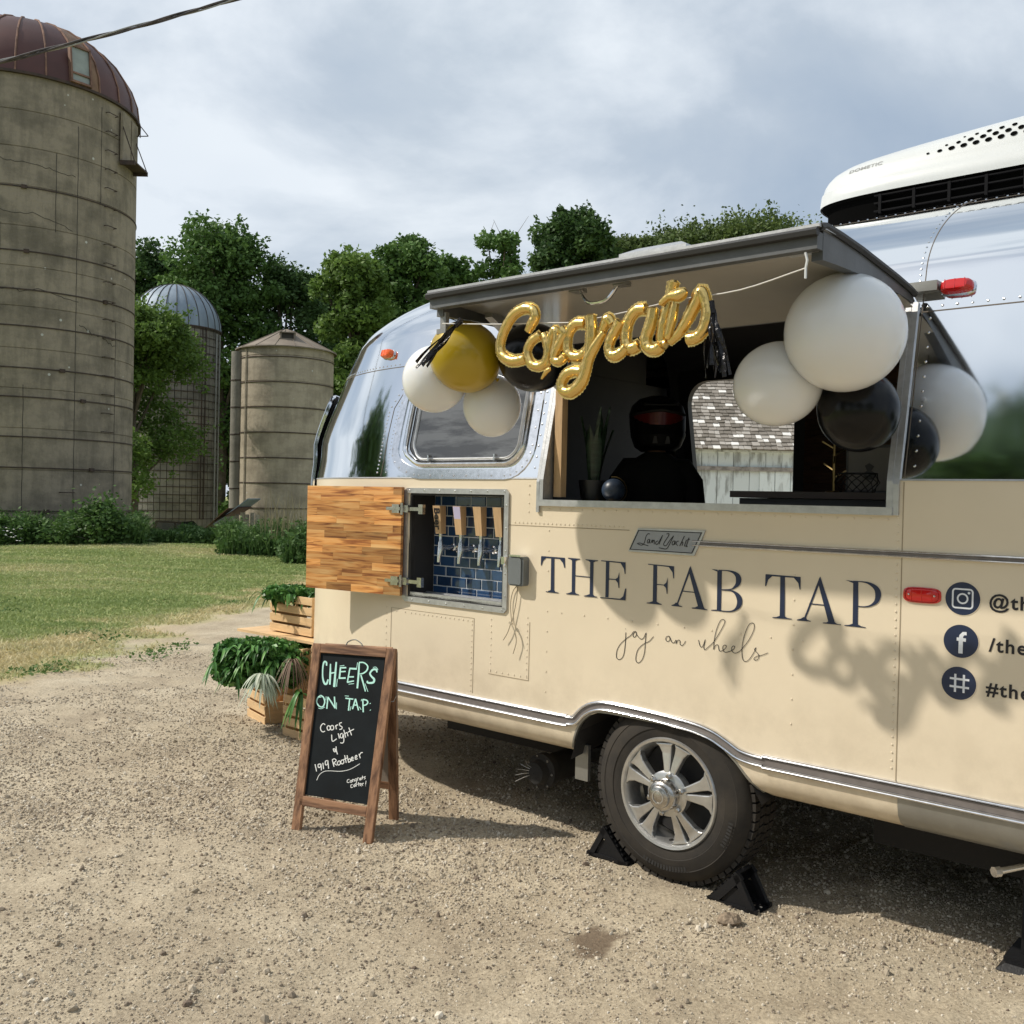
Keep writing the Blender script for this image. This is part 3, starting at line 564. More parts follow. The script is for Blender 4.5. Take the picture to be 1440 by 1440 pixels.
# little platform, guard rail and doors box near the top right
a = azi(.90); M = Matrix.Translation((math.cos(a)*RS, math.sin(a)*RS, 0))@Matrix.Rotation(a+math.pi/2, 4, 'Z')
pf = G().box((-.75, -.42, 11.35), (.35, .02, 11.40), M).box((-.75, -.42, 11.27), (-.68, .02, 11.35), M).box((.28, -.42, 11.27), (.35, .02, 11.35), M).obj('ladder_platform', 'rusty_iron', big)
for p0, p1 in (((.3, -.40, 11.4), (.3, -.05, 12.3)), ((.32, -.05, 12.95), (.32, -.42, 12.5)), ((.32, -.42, 12.5), (.32, .1, 12.48)), ((.2, -.22, 12.4), (.2, -.22, 12.75)), ((-.7, -.40, 11.4), (-.7, -.05, 12.4))): G().tube([M@Vector(p0), M@Vector(p1)], .016, 5).obj('guard_rail', 'rusty_iron', big)
G().box((-.72, -.05, 11.42), (-.1, .02, 12.85), M).box((-.06, -.07, 11.42), (.42, .02, 12.8), M).obj('access_door', 'concrete', big)
# middle stave silo with galvanised dome
B = silo_base(242, 50.0); RM = 2.2; HM = 9.75
mid = empty('silo', 'middle stave silo with ribbed grey metal dome, half hidden by a tree', 'silo', B)
G().lathe([(RM-.05, -1.6), (RM-.05, HM), (RM-.3, HM)], 64).obj('inner_wall', 'joint', mid, True)
ns = 46; rows = 15; g = G(); sv = []
for s in range(ns):
    off = (.32 if s % 2 else 0)
    for r in range(-3, rows):
        z0 = r*.65+off; z1 = z0+.635
        z0 = max(z0, -1.5); z1 = min(z1, HM)
        if z1-z0 < .05: continue
        a0 = 2*math.pi*(s+.05)/ns; a1 = 2*math.pi*(s+.95)/ns; dr = RNG.random()*.02
        P = [((RM-.06)*math.cos(a0), (RM-.06)*math.sin(a0), z0), ((RM+dr)*math.cos(a0), (RM+dr)*math.sin(a0), z0), ((RM+dr)*math.cos(a1), (RM+dr)*math.sin(a1), z0), ((RM-.06)*math.cos(a1), (RM-.06)*math.sin(a1), z0)]
        g.hexa(P+[(p[0], p[1], z1) for p in P])
tag(g.obj('stave', 'concrete_dark', mid), kind='stuff')
pr = None
for k in range(25):
    if pr is None: o = ring_band(RM+.005, RM+.035, 0, .035, n=48).obj('hoop', 'rusty_iron', mid); pr = o
    else: o = pr.copy(); C.objects.link(o)
    o.location = (0, 0, .3+k*.39)
dome(RM, 2.3, 26, mid, 'galvanized', HM, over=.05, rib_m='joint')
ring_band(RM, RM+.08, HM, .07, n=64).obj('roof_rim', 'rusty_iron', mid)
for (q, w_) in ((.86, .02), (.93, .02)):     # pipes running up the right side
    a = azi(q); G().tube([((RM+.1)*math.cos(a), (RM+.1)*math.sin(a), 0), ((RM+.1)*math.cos(a), (RM+.1)*math.sin(a), HM-.2)], .04, 6).obj('fill_pipe', 'grey_metal', mid)
a = azi(.62); M = Matrix.Translation((math.cos(a)*RM, math.sin(a)*RM, 0))@Matrix.Rotation(a+math.pi/2, 4, 'Z')
G().box((-.12, -.05, .3), (-.09, 0, HM), M).box((.09, -.05, .3), (.12, 0, HM), M).obj('ladder_rail', 'rusty_iron', mid)
# right cone roofed silo
B = silo_base(399, 45.0); RR = 2.12; HR = 8.05
rs_ = empty('silo', 'short tan concrete silo with shallow cone roof, nearest the trailer', 'silo', B)
lv = [(RR, -1.7)]
for z in np.arange(.95, 8, 1.12): lv += [(RR, z-.02), (RR-.025, z-.012), (RR-.025, z+.012), (RR, z+.02)]
G().lathe(lv+[(RR, HR), (RR-.2, HR)], 96).obj('concrete_wall', 'concrete_tan', rs_, True)
pr = None
for z in (1.0, 2.1, 3.2, 4.3, 5.4, 6.5, 7.6):
    if pr is None: o = ring_band(RR, RR+.03, 0, .035, n=72).obj('hoop', 'rusty_iron', rs_); pr = o
    else: o = pr.copy(); C.objects.link(o)
    o.location = (0, 0, z)
for k in range(16):
    a0 = 2*math.pi*k/16; a1 = 2*math.pi*(k+1)/16; G().lathe([(RR+.14, HR-.03), (RR+.14, HR+.02), (.30, HR+.98), (.02, HR+1.08)], 3, None, a0, a1).obj('roof_panel', 'dirt_tin', rs_)
    G().tube([((RR+.14)*math.cos(a0), (RR+.14)*math.sin(a0), HR+.03), (.3*math.cos(a0), .3*math.sin(a0), HR+1.0)], .015, 4).obj('roof_rib', 'dirt_tin', rs_)
a = azi(0.02); M = Matrix.Translation((math.cos(a)*1.15, math.sin(a)*1.15, HR+.44))@Matrix.Rotation(a+math.pi/2, 4, 'Z')
h_ = G().box((-.32, -.34, -.10), (.32, -.28, .0), M).box((-.32, -.34, .0), (-.26, .3, .24), M).box((.26, -.34, .0), (.32, .3, .24), M).box((-.35, -.38, .24), (.35, .5, .28), M).obj('roof_hatch', 'dirt_tin', rs_)
G().box((-.26, -.27, .0), (.26, -.2, .235), M).obj('opening', 'joint', h_)
a = azi(-.97); M = Matrix.Translation((math.cos(a)*RR, math.sin(a)*RR, 0))
G().lathe([(.34, -1.6), (.34, HR-.15)], 14, M).obj('unloading_chute', 'concrete_dark', rs_, True)
for z in np.arange(.6, 7.8, 1.2): G().lathe([(.34, z), (.36, z), (.36, z+.05), (.34, z+.05)], 14, M).obj('chute_band', 'rusty_iron', rs_)
a = azi(-.80); G().tube([((RR+.04)*math.cos(a), (RR+.04)*math.sin(a), 0), ((RR+.04)*math.cos(a), (RR+.04)*math.sin(a), HR-.1)], .03, 6).obj('conduit', 'concrete_tan', rs_)
# fallen tin sheets by the right silo
q = silo_base(330, 41); sh = empty('lean_to', 'collapsed rusty tin lean-to between the two far silos', 'lean-to', (q.x, q.y, -1.15)); sh.scale = (1.3, 1.3, 1.9)
M = Matrix.Rotation(R(18), 4, 'Y')
for i, (dx, dz, ry, mm) in enumerate(((-.5, .75, -32, 'rust_bare'), (-.2, .85, -24, 'rust_dome'), (.1, 1.0, -28, 'galvanized'))):
    g = G(); Mx = Matrix.Translation((dx, 0, dz))@Matrix.Rotation(R(ry), 4, 'Y')
    for k in range(8): g.box((-.6, -.8+k*.2, 0), (.6, -.62+k*.2, .02), Mx)
    g.obj('tin_sheet', mm, sh)
g = G()
for k in range(5): g.box((.1+k*.16, -.3, 0), (.22+k*.16, -.26, .95+.04*(k % 2)))
g.obj('plank_wall', 'barn_rail', sh)
# pickup truck behind the weeds
q = silo_base(243, 41); tr = empty('pickup_truck', 'dark pickup truck mostly hidden by weeds below the middle silo', 'truck', (q.x, q.y, -1.16))
def prism(prof, y0, y1): 
    n = len(prof); V = [(x, y0, z) for x, z in prof]+[(x, y1, z) for x, z in prof]
    return G().add(V, [tuple(range(n))[::-1], tuple(range(n, 2*n))]+[(i, (i+1) % n, n+(i+1) % n, n+i) for i in range(n)])
prism([(-2.0, .45), (1.9, .45), (1.9, .84), (1.2, .90), (-1.0, .90), (-2.0, .76)], -.85, .85).obj('body', 'car_silver', tr)
prism([(-.62, .98), (1.1, .98), (.62, 1.46), (-.42, 1.5)], -.78, .78).obj('cab', 'car_black', tr)
prism([(.42, 1.02), (.95, 1.02), (.58, 1.38), (.42, 1.40)], -.795, -.785).obj('side_window', 'glass', tr)
prism([(-.45, 1.02), (.34, 1.02), (.34, 1.40), (-.33, 1.42)], -.795, -.785).obj('side_window', 'glass', tr)
for xx in (-1.3, 1.25): G().lathe([(.05, -.1), (.33, -.1), (.35, 0), (.33, .1), (.05, .1)], 20, Matrix.Translation((xx, -.8, .34))@Matrix.Rotation(math.pi/2, 4, 'X')).obj('wheel', 'black_rubber', tr, True)
G().box((-2.05, -.8, .5), (-2.0, .8, .64)).obj('bumper', 'chrome', tr)
# ================================================================ TREES
def tree(px, topy, halfw, Y, m, label, group, n=9000, leaf=.27, z0=2.0, sparse=False, nb=34, cat='tree', name='tree', gap=.0, x=None, h=None, rw=None):
    if x is None: x = (px-720)/F*Y; top = HC+(700-topy)/F*Y; hw = halfw/F*Y*(1.1 if Y < 45 else 1.32); top += .2
    else: top = h; hw = rw
    zb = float(height(x, Y))-.05; top -= zb; t = empty(name, label, cat, (x, Y, zb), group=group)
    H_ = top; cz = (z0+H_)/2; hh = (H_-z0)/2
    # clumps of leaves spread through the crown
    cb = []; cq = []
    while len(cb) < nb:
        p = RNG.uniform(-1, 1, 3); r = (p[0]**2+p[1]**2)**.5
        if not sparse and len(cb) % 2: p[2] = abs(p[2])**.4          # every other clump builds the top of the crown
        lim = (1-abs(p[2])**(4 if p[2] > 0 and not sparse else 2.6))**.5+(.25 if p[2] > .9 and not sparse else 0); an_ = math.atan2(p[1], p[0]); lim *= .84+.20*math.sin(3*an_+px*.7)+.14*math.sin(6*p[2]+px)
        if r < lim and (r > .35*lim or RNG.random() < .35 or p[2] > .6):
            c_ = (.12+.30*RNG.random()**1.3)*(.95 if sparse else 1); cb.append([p[0]*(1-c_*.7)*hw, p[1]*(1-c_*.7)*hw, min(cz+p[2]*hh, H_-c_*hw*.6-(hh*.16*RNG.random()+hw*.42*r*r))]); cq.append(c_*hw)
    cb = np.array(cb); cr = np.array(cq)*(.72 if sparse else 1.05)
    an3 = np.stack([RNG.uniform(.8, 1.45, nb), RNG.uniform(.8, 1.45, nb), RNG.uniform(.55, .95, nb)], 1)
    i = RNG.choice(nb, n, p=cr**2/(cr**2).sum()); d = RNG.normal(size=(n, 3)); d /= np.linalg.norm(d, axis=1)[:, None]; rr = .45+.62*RNG.random(n)
    P = cb[i]+d*(cr[i]*rr)[:, None]*an3[i]
    # leafy shoots that break up the outline
    nt = nb*(9 if not sparse else 4); m4 = max(6, int(n*.34/nt)); tc_i = RNG.integers(0, nb, nt); td = RNG.normal(size=(nt, 3)); td[:, 2] = td[:, 2]*.8+.35; td /= np.linalg.norm(td, axis=1)[:, None]; tl = cr[tc_i]*RNG.uniform(1.0, 1.55, nt)
    f_ = (.55+.45*RNG.random((nt, m4)))[:, :, None]; Q = (cb[tc_i][:, None, :]+td[:, None, :]*tl[:, None, None]*f_+RNG.normal(size=(nt, m4, 3))*(cr[tc_i]*.10)[:, None, None]).reshape(-1, 3)
    P = np.concatenate([P, Q]); i = np.concatenate([i, np.repeat(tc_i, m4)]); tn_ = RNG.random(nb)
    hi_ = np.clip((P[:, 2]-cb[i][:, 2])/cr[i]*.18, -.2, .2)*0
    tone = np.clip(.05+.55*tn_[i]+.4*RNG.random(len(P))+hi_, 0, 1)
    leafcloud(P, leaf, 'crown', m, tone, t, flat=.7)
    g = G(); rt_ = max(.12, H_*.020)
    g.tube([(0, 0, 0), (.1, 0, H_*.3), (-.1, .1, H_*.62), (0, 0, H_*.86)], [rt_, rt_*.8, rt_*.45, rt_*.1], 7)
    for q in cb[RNG.permutation(nb)[:16 if not sparse else 26]]:
        s0 = Vector((0, 0, max(H_*.2, q[2]*.62))); e0 = Vector(q); md = s0.lerp(e0, .55)+Vector((0, 0, .08*H_*RNG.random()))
        g.tube([s0, md, e0], [rt_*.35, rt_*.2, rt_*.06], 5)
        if sparse: g.tube([e0, e0+Vector((RNG.normal()*.7, RNG.normal()*.7, .5+RNG.random()))], [rt_*.06, rt_*.02], 3)
    g.obj('trunk', 'bark', t); return t
GT = 'trees along the far side of the farmyard'
TL = [(218, 348, 50, 62, 'leaf_dark', 'leafy tree rising directly behind the grey metal dome, left shoulder', 13000),
      (308, 322, 66, 58, 'leaf_mid', 'tall leafy tree above the grey metal dome, highest on the left', 24000),
      (398, 384, 50, 60, 'leaf_dark', 'dark round tree behind the cone roofed silo', 11000),
      (455, 398, 36, 66, 'leaf_dark', 'dark low tree right of the cone roofed silo, set back', 7000),
      (492, 358, 46, 50, 'leaf_bright', 'bright green tree above the rounded front end of the trailer', 15000),
      (560, 335, 50, 54, 'leaf_mid', 'broad tall tree left of the awning corner', 16000),
      (622, 362, 40, 60, 'leaf_mid', 'green tree just behind the awning corner', 10000),
      (796, 300, 46, 58, 'leaf_dark', 'dense dark tree standing tall behind the awning centre', 20000),
      (836, 326, 26, 58, 'leaf_dark', 'small dark crown touching the tall dense tree on its right', 6000),
      (884, 336, 56, 66, 'leaf_olive', 'low olive crown right of the dense dark tree', 14000),
      (965, 320, 76, 70, 'leaf_olive', 'wide rounded treetop behind the roof vent', 20000),
      (1045, 305, 80, 68, 'leaf_olive', 'rounded treetop just left of the rooftop air conditioner', 24000),
      (1130, 312, 70, 72, 'leaf_olive', 'treetop partly behind the rooftop air conditioner', 10000),
      (735, 392, 60, 70, 'leaf_dark', 'low dark tree under the sparse tree', 7000)]
for (px, ty, hw, Yd, m, lab, n) in TL: tree(px, ty, hw, Yd, m, lab, GT, n=int(n*1.35), leaf=.25, nb=84, z0=1.5 if px < 600 else HC+(700-ty)/F*Yd-7.5)
tree(700, 318, 56, 50, 'leaf_mid', 'sparse tree with bare twigs showing behind the awning', GT, n=9500, leaf=.22, z0=8, sparse=True, nb=58)
# understorey that closes the view between and behind the silos
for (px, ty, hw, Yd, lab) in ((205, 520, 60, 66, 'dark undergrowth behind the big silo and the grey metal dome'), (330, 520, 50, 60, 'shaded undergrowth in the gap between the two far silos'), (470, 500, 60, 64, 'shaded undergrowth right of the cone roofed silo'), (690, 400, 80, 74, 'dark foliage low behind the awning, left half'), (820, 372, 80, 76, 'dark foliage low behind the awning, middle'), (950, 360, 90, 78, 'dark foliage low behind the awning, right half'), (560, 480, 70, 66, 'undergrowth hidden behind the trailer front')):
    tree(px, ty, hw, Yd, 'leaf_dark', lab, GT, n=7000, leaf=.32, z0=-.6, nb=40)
tree(186, 440, 94, 40, 'leaf_bright', 'bright green small tree in front of the middle silo', None, n=42000, leaf=.15, z0=2.0, nb=62)
# trees to the left of and behind the viewer, seen mirrored in the polished skin
GB = 'trees on the other side of the yard'
for (x_, y_, h_, w_, m) in ((-25, 13.0, 10.5, 4.2, 'leaf_dark'), (-30, 3, 10.5, 5, 'leaf_mid'), (-24, -9, 9, 4.5, 'leaf_mid'), (-14.5, -7.5, 12.5, 3.4, 'leaf_dark'), (-14, -16, 12, 5, 'leaf_mid'), (-7, -22, 11, 6, 'leaf_dark'), (7, -26, 11, 7, 'leaf_mid'), (-38, 24, 9, 5, 'leaf_mid')):
    tree(0, 0, 0, y_, m, 'leafy tree across the yard, seen only mirrored in the trailer skin', GB, n=6000, leaf=.42, z0=.8, nb=34, x=x_, h=h_, rw=w_)
# ================================================================ BARN behind the trailer
bn = empty('barn', 'white flaking barn with mossy shingle roof seen through the trailer windows', 'barn', (6.3, 19, 0))
EZ = 2.68
for k in range(24):
    x0 = -3.6+k*.31; G().box((x0, 0, 0), (x0+.30, .03+.006*(k % 3), EZ-.14)).obj('siding_board', 'barn_paint', bn)
G().box((-3.62, .04, 0), (3.85, .10, EZ-.1)).obj('wall', 'joint', bn)
G().box((-3.7, -.06, EZ-.14), (3.9, .0, EZ-.02)).obj('eave_board', 'barn_paint', bn)
G().box((-3.3, -.07, EZ-.50), (-.75, -.03, EZ-.42)).obj('door_rail', 'barn_rail', bn)
dd = G()
for k in range(5): dd.box((-1.55+k*.3, -.028, .05), (-1.27+k*.3, -.006, EZ-.5))
dd.obj('sliding_door', 'barn_paint', bn)
G().box((-3.6, 5, 0), (3.8, 5.1, 4.7)).box((-3.6, .1, 0), (-3.5, 5, EZ)).box((3.7, .1, 0), (3.8, 5, EZ)).obj('back_wall', 'barn_rail', bn)
RT = R(40); M = Matrix.Translation((0, -.22, EZ-.06))@Matrix.Rotation(RT, 4, 'X')
G().box((-3.8, 0, -.06), (3.95, 4.3, -.035), M).obj('roof_deck', 'joint', bn)
Vs, Fs, tn = [], [], []
row = 0; yy = -.05
while yy < 4.2:
    x = -3.8-RNG.random()*.1
    while x < 3.9:
        w_ = RNG.uniform(.08, .17); l_ = RNG.uniform(.15, .18); a = RNG.uniform(-.01, .012); b = len(Vs); y1 = yy+RNG.normal()*.008
        P = [(x, y1, -.012), (x+w_-.008, y1+a, -.012), (x+w_-.008, yy+l_, -.03), (x, yy+l_, -.03), (x, y1, .006+abs(a)), (x+w_-.008, y1+a, .006+RNG.random()*.012), (x+w_-.008, yy+l_, -.012), (x, yy+l_, -.012)]
        Vs += [tuple(M@Vector(p)) for p in P]; Fs += [(b+4, b+5, b+6, b+7), (b, b+1, b+5, b+4), (b, b+4, b+7, b+3), (b+1, b+2, b+6, b+5)]
        t = RNG.random()**1.8*.7 if RNG.random() > .10 else .95; tn += [t]*4; x += w_
    yy += .118
tag(mesh('shingle', Vs, Fs, 'shingle_mix', bn, tone=tn), kind='stuff')
# weeds at the barn foot
n = 700; x = RNG.uniform(2.8, 6.6, n); y = RNG.uniform(18.2, 18.9, n); hh = RNG.uniform(.2, .8, n)*np.clip(1.3-(x-3.8)*.35, .2, 1)
blades(np.stack([x, y, height(x, y)], 1), hh, .02+0*hh, 'barn_weeds', 'weed_leaf', .8, 'weeds growing at the foot of the white barn')
# ================================================================ overhead cable
def cable():
    P0 = atY(-40, 97, 10.6); P1 = atY(345, -6, 11.5); d = (P1-P0); P0 = P0-d*1.5; P1 = P1+d*1.6; n = 400
    base = [P0.lerp(P1, i/n)+Vector((0, 0, .32*(4*(i/n-.5)**2-.0)*1.0-.02)) for i in range(n+1)]
    dn = (P1-P0).normalized(); u = dn.cross(ZV).normalized(); v = u.cross(dn); c = empty('overhead_cable', 'twisted dark overhead power cable crossing the top left sky', 'cable', P0)
    for k in range(3):
        g = G(); g.tube([b+u*.015*math.cos(i*.13+k*2.09)+v*.015*math.sin(i*.13+k*2.09)-P0 for i, b in enumerate(base)], .012 if k else .009, 6); g.obj('strand', 'cable' if k else 'grey_metal', c, True)
cable()
# ================================================================ TRAILER
TR = empty('travel_trailer', 'rounded aluminium and cream travel trailer turned drinks bar, serving hatch propped open', 'trailer', W0, R(-41))
PV = [(.415, .30), (.43, .14), (.455, .06), (.49, .018), (.56, 0), (.9, 0), (1.25, 0), (1.60, 0), (1.66, .004), (1.80, .035), (1.95, .068), (2.1, .101), (2.25, .134), (2.37, .161), (2.44, .185), (2.483, .210), (2.56, .272), (2.62, .365), (2.72, .55), (2.784, .723), (2.83, .92), (2.855, 1.22)]
_b0 = np.array([.22*(2.40-1.64), 2.40]); _bd = np.array([.22, 1])/math.hypot(.22, 1); _t = np.linspace(0, 1, 600)[:, None]
BZ = (1-_t)**3*_b0+3*(1-_t)**2*_t*(_b0+_bd*.2154)+3*(1-_t)*_t**2*np.array([1.22-.444, 2.87])+_t**3*np.array([1.22, 2.87])     # shoulder curve of the roof, (inward, height)
lo_ = [q for q in catmull([p for p in PV if p[0] < 1.9], 30)]; lo_ = [(z, w) for z, w in lo_ if z < 1.78]
_zs = np.array([z for z, w in lo_]+list(np.linspace(1.8, 2.39, 40))+list(BZ[:, 1])); _w = np.array([w for z, w in lo_]+[.22*(z-1.64) for z in np.linspace(1.8, 2.39, 40)]+list(BZ[:, 0]))
_rk = np.array(catmull([(.4, 1.336), (1.6, 1.336), (1.9, 1.40), (2.2, 1.335), (2.4, 1.275), (2.55, 1.25), (2.7, 1.25), (2.9, 1.2)], 20)); _a = np.interp(_zs, _rk[:, 0], _rk[:, 1])*(1.22-_w)
def WZ(z): return float(np.interp(z, _zs, _w))
U0, U1, NE = -1.5, 2.4, 2.2
def S(q, z, far=False, off=0.0):
    hw = 1.22-WZ(z)+off
    if q < U0 or q > U1:
        th = min(1.0, ((U0-q) if q < U0 else (q-U1))/1.5)*math.pi/2; a = float(np.interp(z, _zs, _a))+off
        x = (U0-a*math.sin(th)**(2/NE)) if q < U0 else (U1+a*math.sin(th)**(2/NE)); y = hw*max(0, math.cos(th))**(2/NE)
    else: x, y = q, hw
    return Vector((x, 1.22+y if far else 1.22-y, z))
def SN(q, z, off=0.0):                        # point on the near side moved out along its normal
    p = S(q, z); e = .01; a = S(q+e, z)-S(q-e, z); b = S(q, min(z+e, 2.869))-S(q, max(z-e, .42)); n = a.cross(b)
    n.normalize()
    if n.y > 0 and abs(q) < 1.5: n = -n
    return p+n*off
SWO = (-.640, .905, 1.545, 2.285)             # serving opening
TPO = (-1.500, -.862, 1.055, 1.575)           # tap opening
FWO = (-1.30, -.46, 1.53, 2.36)               # window in the far side
AL = ([.415, .484, .513, .587, .63, .66], [-.50, -.462, -.439, -.407, -.36, -.29]); AR = ([.415, .467, .536, .581, .625, .66], [.497, .438, .376, .33, .267, .19])
zr = sorted(set([.415, .43, .445, .47, .50, .53, .56, .59, .63, .66, .70, .8, .92, TPO[2], 1.2, 1.32, 1.45, SWO[2], TPO[3], 1.65]+list(np.round(np.linspace(1.65, 2.2, 12), 3))+[SWO[3], 2.33, 2.36]+[float(BZ[int(k), 1]) for k in np.linspace(0, 599, 46)]))
cap = list(np.round(np.linspace(-3.0, U0, 33), 4)); capr = list(np.round(np.linspace(U1, U1+1.5, 17), 4))
st_ = sorted(set([SWO[0], SWO[1], TPO[0], TPO[1], FWO[0], FWO[1], -.40, .30, -.52, -.1, .1, .52]+list(np.round(np.arange(-1.4, 2.4, .1), 3))))
st_ = [s for s in st_ if -1.5 <= s <= 2.4 and not (-.5 < s < -.4) and not (.3 < s < .5)]
qs = cap[:-1]+st_+([] if st_[-1] == U1 else [])+[q for q in capr if q > st_[-1]+1e-6]
iaL = min(range(len(qs)), key=lambda i: abs(qs[i]+.40)); iaR = min(range(len(qs)), key=lambda i: abs(qs[i]-.30))
def inb(x, a, b): return a-1e-6 <= x <= b+1e-6
def shell(off, names, mats_, parent, cond=lambda zc, qc, far: True, inner=False):
    idx = {}; V = []
    def vid(i, j, far):
        k = (i, j, far)
        if k in idx: return idx[k]
        z = zr[j]; q = qs[i]
        if not far and z <= .66:
            if i == iaL: q = float(np.interp(z, *AL))
            if i == iaR: q = float(np.interp(z, *AR))
        idx[k] = len(V); V.append(S(q, z, far, off)); return idx[k]
    faces = ([], [])
    for far in (False, True):
        for i in range(len(qs)-1):
            for j in range(len(zr)-1):
                q0, q1, z0, z1 = qs[i], qs[i+1], zr[j], zr[j+1]; zc = (z0+z1)/2; qc = (q0+q1)/2
                if not far:
                    if iaL <= i < iaR and z1 <= .66+1e-6: continue
                    if inb(qc, SWO[0], SWO[1]) and inb(zc, SWO[2], SWO[3]): continue
                    if inb(qc, TPO[0], TPO[1]) and inb(zc, TPO[2], TPO[3]): continue
                else:
                    if inb(qc, FWO[0], FWO[1]) and inb(zc, SWO[2]-.02, FWO[3]): continue
                if not cond(zc, qc, far): continue
                f = (vid(i, j, far), vid(i+1, j, far), vid(i+1, j+1, far), vid(i, j+1, far))
                faces[1 if zc > 1.65 else 0].append(f)
    os_ = []
    for k in (0, 1):
        if names[k] is None or not faces[k]: continue
        used = sorted(set(v for f in faces[k] for v in f)); mp_ = {v: n for n, v in enumerate(used)}
        o = mesh(names[k], [V[v] for v in used], [tuple(mp_[v] for v in f) for f in faces[k]], mats_[k], parent, True); weld(o, 5e-4); os_.append(o)
    return os_
shell(0, ('lower_body', 'upper_shell'), ('cream', 'polished_metal'), TR)
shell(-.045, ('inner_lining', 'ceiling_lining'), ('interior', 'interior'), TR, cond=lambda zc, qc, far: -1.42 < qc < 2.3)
# floor pan, chassis, interior end walls
g = G(); b = [S(q, .415) for q in qs]+[S(q, .415, True) for q in reversed(qs)]
g.add(b, [tuple(range(len(b)))[::-1]]); g.obj('belly_pan', 'grey_metal', TR)
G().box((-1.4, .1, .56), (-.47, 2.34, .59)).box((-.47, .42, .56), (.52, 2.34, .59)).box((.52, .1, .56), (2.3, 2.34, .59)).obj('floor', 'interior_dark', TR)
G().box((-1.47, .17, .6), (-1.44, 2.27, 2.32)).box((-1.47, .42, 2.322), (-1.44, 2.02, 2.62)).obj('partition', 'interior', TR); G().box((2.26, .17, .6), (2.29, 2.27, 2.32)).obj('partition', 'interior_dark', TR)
# wheel well
V = []; pts = [(-.46, .42), (-.42, .55), (-.37, .62), (-.30, .655), (.19, .655), (.27, .62), (.33, .58), (.40, .50), (.45, .42)]
g = G(); n = len(pts); g.add([(x, .012, z) for x, z in pts]+[(x, .36, z+.04) for x, z in pts], [(i, i+1, n+i+1, n+i) for i in range(n-1)]); g.box((-.5, .36, .42), (.5, .38, .9)); g.obj('wheel_well', 'interior_dark', TR)
g = G().box((-1.7, .5, .27), (-.62, 1.9, .41)).obj('added_shade_tank', 'black_plastic', TR); G().box((.75, .35, .27), (2.3, 2.05, .41)).obj('added_shade_tank', 'black_plastic', TR)  # unseen tanks added under the floor to darken the ground below
G().tube([(.035, .1, .375), (.035, 2.3, .375)], .035, 10).obj('axle', 'black_rubber', TR, True)
G().lathe([(.05, 2.14), (.35, 2.14), (.374, 2.17), (.374, 2.36), (.35, 2.38), (.05, 2.38)], 40, Matrix.Translation((.035, 0, .375))@Matrix.Rotation(-math.pi/2, 4, 'X')).obj('wheel', 'tyre_rubber', TR, True)
g = G().box((-2.2, .62, .33), (2.6, .70, .415)).box((-2.2, 1.74, .33), (2.6, 1.82, .415)).box((-.05, .3, .33), (.05, 2.1, .40)).obj('chassis_rail', 'black_rubber', TR)
# ---- strips that follow the body
def sweep(path, sect, name, m, off=.0, parent=TR, closed=False, smooth=True):
    """sect: [(along outward normal, across path)]; path: [(q, z)]"""
    g = G(); V = []; k = len(path); ns = len(sect)
    for i, (q, z) in enumerate(path):
        q0, z0 = path[(i-1) % k] if (closed or i > 0) else path[i]; q1, z1 = path[(i+1) % k] if (closed or i < k-1) else path[i]
        P = S(q, z); e = .004; dq = S(q+e, z)-S(q-e, z); dz = S(q, z+e)-S(q, z-e); nn = dq.cross(dz).normalized()
        if nn.dot(P-Vector((P.x*.8, 1.22, P.z))) < 0: nn = -nn
        t = (S(q1, z1)-S(q0, z0)).normalized(); ac = nn.cross(t).normalized()
        if ac.z < 0 and not closed and abs(t.z) < .95: ac = -ac
        for (a, c) in sect: V.append(P+nn*(a+off)+ac*c)
    Fc = []
    for i in range(k-1+(1 if closed else 0)):
        i2 = (i+1) % k
        for j in range(ns): j2 = (j+1) % ns; Fc.append((i*ns+j, i*ns+j2, i2*ns+j2, i2*ns+j))
    if not closed: Fc += [tuple(range(ns))[::-1], tuple((k-1)*ns+j for j in range(ns))]
    g.add(V, Fc); return g.obj(name, m, parent, smooth)
def dsec(h, d, c=0, n=6): return [(-.004, c-h)]+[(d*math.sin(math.pi*i/n), c-h*math.cos(math.pi*i/n)) for i in range(n+1)]+[(-.004, c+h)]
zc0 = .590
pL = [(q, zc0) for q in np.linspace(-2.95, -.52, 50)]+[(-.47, zc0+.002)]
pA = catmull([(-.47, zc0+.004), (-.43, .602), (-.385, .645), (-.33, .675), (-.25, .688), (-.05, .684), (.14, .672), (.235, .655), (.30, .628), (.355, .602), (.41, .592), (.46, .590)], 5)
pR = [(.46, zc0)]+[(q, zc0) for q in np.linspace(.52, 3.8, 50)]
for pth, sc_ in ((pL, 1.0), (pA, .76), (pR, 1.0)):
    sweep(pth, dsec(.0075, .016, .022*sc_), 'chrome_strip', 'chrome'); sweep(pth, dsec(.0085, .018, -.020*sc_), 'chrome_strip', 'chrome')
    sweep(pth, [(-.004, -.0115*sc_), (.007, -.0115*sc_), (.007, .0135*sc_), (-.004, .0135*sc_)], 'rail_insert', 'insert_vinyl', smooth=False)
pu = [(q, 1.398) for q in np.linspace(.135, 2.35, 40)]
sweep(pu, dsec(.0045, .012, .0085), 'chrome_strip', 'chrome'); sweep(pu, dsec(.0045, .012, -.0085), 'chrome_strip', 'chrome'); sweep(pu, [(-.003, -.005), (.005, -.005), (.005, .005), (-.003, .005)], 'rail_insert', 'insert_vinyl', smooth=False)
